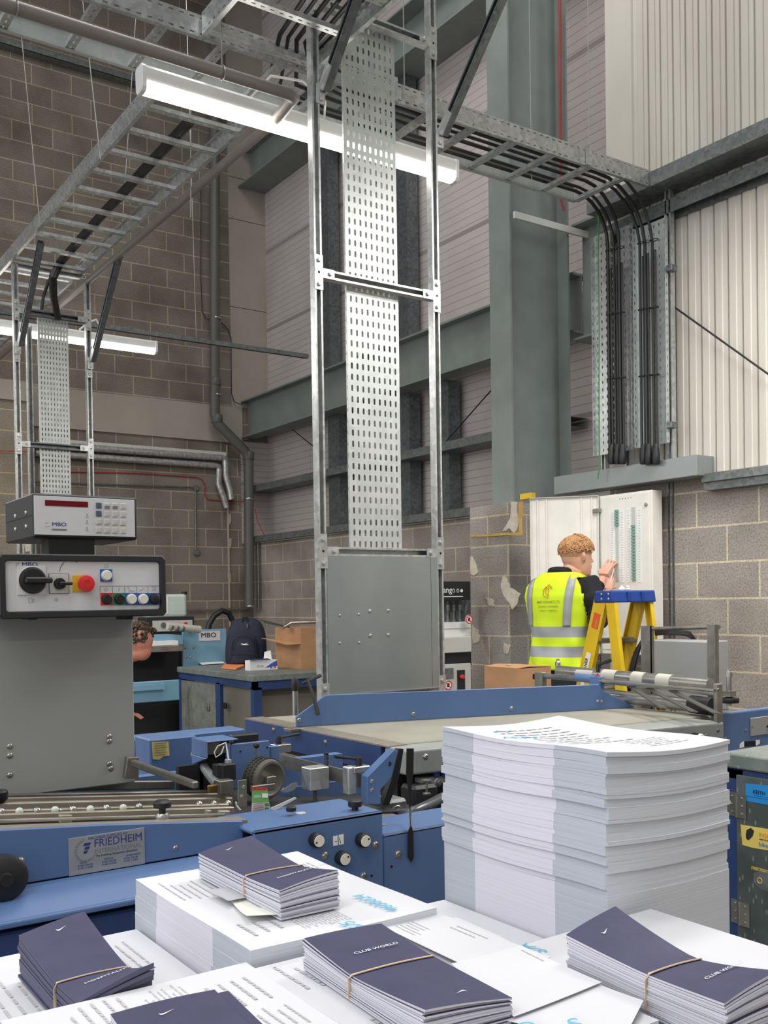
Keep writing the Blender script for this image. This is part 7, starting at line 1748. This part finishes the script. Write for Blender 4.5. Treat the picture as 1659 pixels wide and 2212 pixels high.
# second person, bending; only the hair and brow show beside the pedestal
M['skin2'] = noisy('skin_ruddy', (206, 140, 118), (190, 122, 102), 14, .6, 0, 4); M['hair2'] = noisy('brown_hair', (88, 72, 58), (52, 42, 34), 60, .8, 0, 4, bump=.5); M['shirt2'] = plain('dark_shirt', (44, 48, 60), .9)
tq = 7.2; hc2 = P(303, 1378, t=tq); w_ = (P(330, 1378, t=tq) - hc2).normalized(); vdir = V3(w_.y, -w_.x, 0); 
p2 = MB(); 
for z, r_ in ((0, 1),): p2.ball(hc2 + V3(0, 0, -.02), .09, (1, 1, 1.18), 18)
p2.ball(hc2 + w_ * .01 + V3(0, 0, -.09), .07, (1, 1, 1.1), 14); 
bb = hc2 - w_ * .30; 
p2.tube([hc2 + V3(0, 0, -.1), hc2 - w_ * .12 + V3(0, 0, -.14)], [.055, .06], 12)
p2.tube([hc2 - w_ * .10 + V3(0, 0, -.16), bb + V3(0, 0, -.18), bb - w_ * .15 + V3(0, 0, -.42)], [.12, .17, .15], 16)
for s in (-.1, .1):
    bs = bb - w_ * .15 + vdir * s; p2.tube([bs + V3(0, 0, -.4), V3(bs.x, bs.y, .5), V3(bs.x, bs.y, .06)], [.10, .07, .05], 12); p2.obox(V3(bs.x, bs.y, .04) + w_ * .05, w_ * .13, vdir * .045, (0, 0, .04))
    ars = bb + w_ * .05 + vdir * s * 1.9 + V3(0, 0, -.2); el_ = ars + w_ * .02 + V3(0, 0, -.26); hd_ = el_ + w_ * .10 + V3(0, 0, -.12)
    p2.tube([ars, el_, hd_], [.055, .045, .032], 10)
    for k in range(5): p2.tube([hd_, hd_ + w_ * .05 + vdir * (k - 2) * .018, hd_ + w_ * .09 + vdir * (k - 2) * .02 + V3(0, 0, -.03)], [.014, .010, .007], 6)
pe = p2.build('person', 'skin2'); pe['label'] = 'person with brown hair bending down, mostly hidden behind the grey pedestal'; pe['category'] = 'person'
bse = V3(bb.x, bb.y, 0); pe.data.transform(Matrix.Translation(-bse)); pe.location = bse
m_ = pe.modifiers.new('fuse', 'REMESH'); m_.mode = 'VOXEL'; m_.voxel_size = .01; m_.use_smooth_shade = True
cl2 = MB(); cl2.tube([hc2 - w_ * .13 + V3(0, 0, -.16), bb + V3(0, 0, -.18), bb - w_ * .15 + V3(0, 0, -.5)], [.135, .185, .165], 16); cl2.build('shirt', 'shirt2', pe, smooth=60)
hh = MB(); rnd = random.Random(9)
for k in range(240):
    a, e = rnd.uniform(0, 2 * PI), rnd.uniform(-.1, PI / 2); d_ = w_ * math.cos(a) * math.cos(e) + vdir * math.sin(a) * math.cos(e) + V3(0, 0, math.sin(e) * 1.15)
    if d_.dot(w_) > .75 and d_.z < .5: continue
    p = hc2 + d_ * .088 + V3(0, 0, -.015); q = p + d_ * .018 + V3(rnd.uniform(-.02, .02), rnd.uniform(-.02, .02), rnd.uniform(-.01, .015)); hh.tube([p, q, q + V3(rnd.uniform(-.02, .02), 0, -.015)], [.012, .010, .003], 5)
hh.build('hair', 'hair2', pe, smooth=70)
# ================================================================== CREASING MACHINE WITH BLACK HEADER, seen between frame and pier
cm = thing('finishing_machine', 'white machine with black header and grey nozzles, between tray frame and block pier', 'machine', P(985, 1500, Y=5.6))
YC = 5.7
blk2('header', 935, 1256, 1017, 1296, YC, .2, 'black', cm, bevel=.004); hdq = cm.children[-1]
text('lettering', 'ang', .062, P(957, 1284, Y=YC - .002), X_, Z_, 'paper', hdq, .001)
for k, px in enumerate((980, 989, 997)):
    c = P(px, 1276 , Y=YC - .002)
    if k < 2: MB().tube([c + V3(.0095 * math.cos(t), 0, .013 * math.sin(t)) for t in [i * PI / 6 for i in range(12)]], .002, 5, True).build('ring_mark', 'paper', hdq)
    else: MB().lathe([(.012, 0), (.012, .002)], c, (0, -1, 0), 16).build('dot_mark', 'paper', hdq)
a = P(957, 1289, Y=YC - .001); b = P(1000, 1287, Y=YC - .001); MB().box((a.x, YC - .002, a.z - .002), (b.x, YC - .001, a.z + .003)).build('small_text_line', 'paper', hdq)
blk2('recess', 935, 1296, 1017, 1350, YC + .12, .1, 'galvin', cm); blk2('rail', 935, 1345, 1017, 1356, YC + .02, .08, 'white', cm)
for px in (967, 980, 993, 1006):
    c = P(px, 1312, Y=YC + .06); MB().lathe([(.006, -.16), (.013, -.13), (.013, -.09), (.007, -.085), (.007, -.03), (.014, -.02), (.014, .02), (.007, .025), (.007, .05)], c, (0, 0, 1), 12).build('nozzle', 'galvd', cm, smooth=True)
blk2('shelf', 935, 1378, 1019, 1408, YC - .05, .2, 'paint', cm, bevel=.004); blk2('bellows', 935, 1408, 1018, 1437, YC, .2, 'black', cm); blk2('white_panel', 935, 1355, 1017, 1378, YC + .03, .15, 'white', cm)
lo = blk2('lower_panel', 935, 1437, 1019, 1560, YC - .02, .25, 'paint', cm, bevel=.004)
blk2('switch_panel', 989, 1448, 1005, 1493, YC - .03, .01, 'black', cm); MB().lathe([(.016, 0), (.018, .02), (.012, .03)], P(996, 1462, Y=YC - .03), (0, -1, 0), 14).build('red_switch', 'redp', cm, smooth=True)
blk2('info_plate', 962, 1444, 980, 1465, YC - .03, .006, 'galvd', cm)
def roundsign(px, py, r, par):
    c = P(px, py, Y=YC - .055 if py < 1400 else YC - .028); s = MB().lathe([(r, 0), (r, .002)], c, (0, -1, 0), 20).build('warning_sign', 'paper', par)
    MB().tube([c + V3(r * .86 * math.cos(t), -.003, r * .86 * math.sin(t)) for t in [i * PI / 10 for i in range(20)]], r * .11, 5, True).build('sign_ring', 'redp', s)
    MB().beam(c + V3(-r * .6, -.003, r * .6), c + V3(r * .6, -.003, -r * .6), r * .15, .002, (0, 1, 0)).build('sign_bar', 'redp', s); MB().obox(c + V3(0, -.0026, 0), (r * .3, 0, 0), (0, .0005, 0), (0, 0, r * .4)).build('sign_figure', 'hole', s)
roundsign(1013, 1338, .034, cm); roundsign(968, 1480, .036, cm)
# cardboard box behind the conveyor, on a small stand
bx3 = thing('cardboard_box', 'taped cardboard box behind the blue guide bar, left of the man', 'cardboard box', P(1120, 1490, t=4.9))
c0b = P(1117, 1445, t=4.75); yy0, xx0 = c0b.y, c0b.x; ztb = c0b.z; yl = P(1046, 1432, X=xx0).y; xr_ = P(1190, 1424, Y=yy0).x
zbb = ztb - .36
MB().box((xx0, yy0, zbb), (xr_, yl, ztb)).build('carton', 'card', bx3)
pk_ = P(1095, 1409, t=4.95); 
MB().prism([(xx0, yy0, ztb), (xx0, yl, ztb), (xx0 + (xr_ - xx0) * .35, yl, ztb + .008), (xx0 + (xr_ - xx0) * .35, yy0, ztb + .006)], (0, 0, .003)).prism([(xx0 + (xr_ - xx0) * .35, yy0, ztb + .006), (xx0 + (xr_ - xx0) * .35, yl, ztb + .008), (xr_, yl, ztb), (xr_, yy0, ztb)], (0, 0, .003)).build('top_flap', 'card', bx3)
M['tape'] = plain('clear_tape', (206, 170, 134), .3); MB().box((xx0 + (xr_ - xx0) * .2, yy0 + (yl - yy0) * .42, ztb + .009), (xx0 + (xr_ - xx0) * .33, yy0 + (yl - yy0) * .56, ztb + .011)).build('tape', 'tape', bx3)
MB().box((xx0 + .10, yy0 - .001, ztb - .055), (xx0 + .18, yy0, ztb - .03)).build('hand_hole', 'hole', bx3)
st2 = thing('machine_stand', 'dark machine stand carrying the taped cardboard box', 'stand', (xx0 + .15, yy0 + .2, 0))
MB().box((xx0 - .05, yy0 - .03, zbb - .03), (xr_ + .05, yl + .05, zbb)).build('plate', 'blued', st2)
for x in (xx0, xr_ - .04):
    for y in (yy0, yl - .04): MB().box((x, y, 0), (x + .05, y + .05, zbb - .03)).build('leg', 'blued', st2)
# white box below the board, right of the ladder
o = blk('socket_box', 1346, 1386, 1372, 1470, 4.6, .12, 'paint', None, bevel=.004); tag(o, 'small white box on the wall just right of the step ladder legs', 'wall box')
sp_ = MB().cyl(V3(XD + .06, Rr + .15, .2), V3(XD + .06, Rr + .15, zb_ - .0), .03).build('supply_pipe', 'galvd'); tag(sp_, 'grey supply pipe below the distribution board', 'pipe')
# ================================================================== LIGHT
def area(name, loc, sx, sy, e, rot=(0, 0, 0), col=(1, .97, .93)):
    l = bpy.data.lights.new(name, 'AREA'); l.shape = 'RECTANGLE'; l.size = sx; l.size_y = sy; l.energy = e; l.color = col
    o = bpy.data.objects.new(name, l); COL.objects.link(o); o.location = loc; o.rotation_euler = rot; return o
for x, y, e in ((1.2, -.9, 6), (-2.4, -.2, 34), (-1.6, 4.28, 90), (-1.6, 8.72, 80), (-1.6, -4.5, 60), (2.5, -4.5, 34), (4.0, 1.6, 55), (1.6, 2.4, 16), (.6, 8.0, 70)):
    area('unseen_light', (x, y, 3.85), 1.8, .2, e)  # out of view: assumed further batten rows, plus fill added between them
area('rooflight', (-3, -2, 9.2), 6, 6, 360, col=(.95, .98, 1))
area('rooflight', (2, 4, 9.2), 4, 8, 110, col=(.95, .98, 1))
area('high_fill', (3.2, 5.2, 8.9), 2.0, 2.0, 130)  # added fill above the view to brighten the walls, no real fitting
area('unseen_light', (4.3, 2.3, 3.9), 1.2, .2, 60)  # added fill outside the view to lift the right-hand wall
w = bpy.data.worlds.new('world'); SC.world = w; w.use_nodes = True
w.node_tree.nodes['Background'].inputs[0].default_value = (.92, .96, 1, 1); w.node_tree.nodes['Background'].inputs[1].default_value = 1.5
SC.view_settings.view_transform = 'Standard'; SC.view_settings.look = 'None'; SC.view_settings.gamma = 1; SC.view_settings.exposure = 0.1
SC.view_settings.use_curve_mapping = False
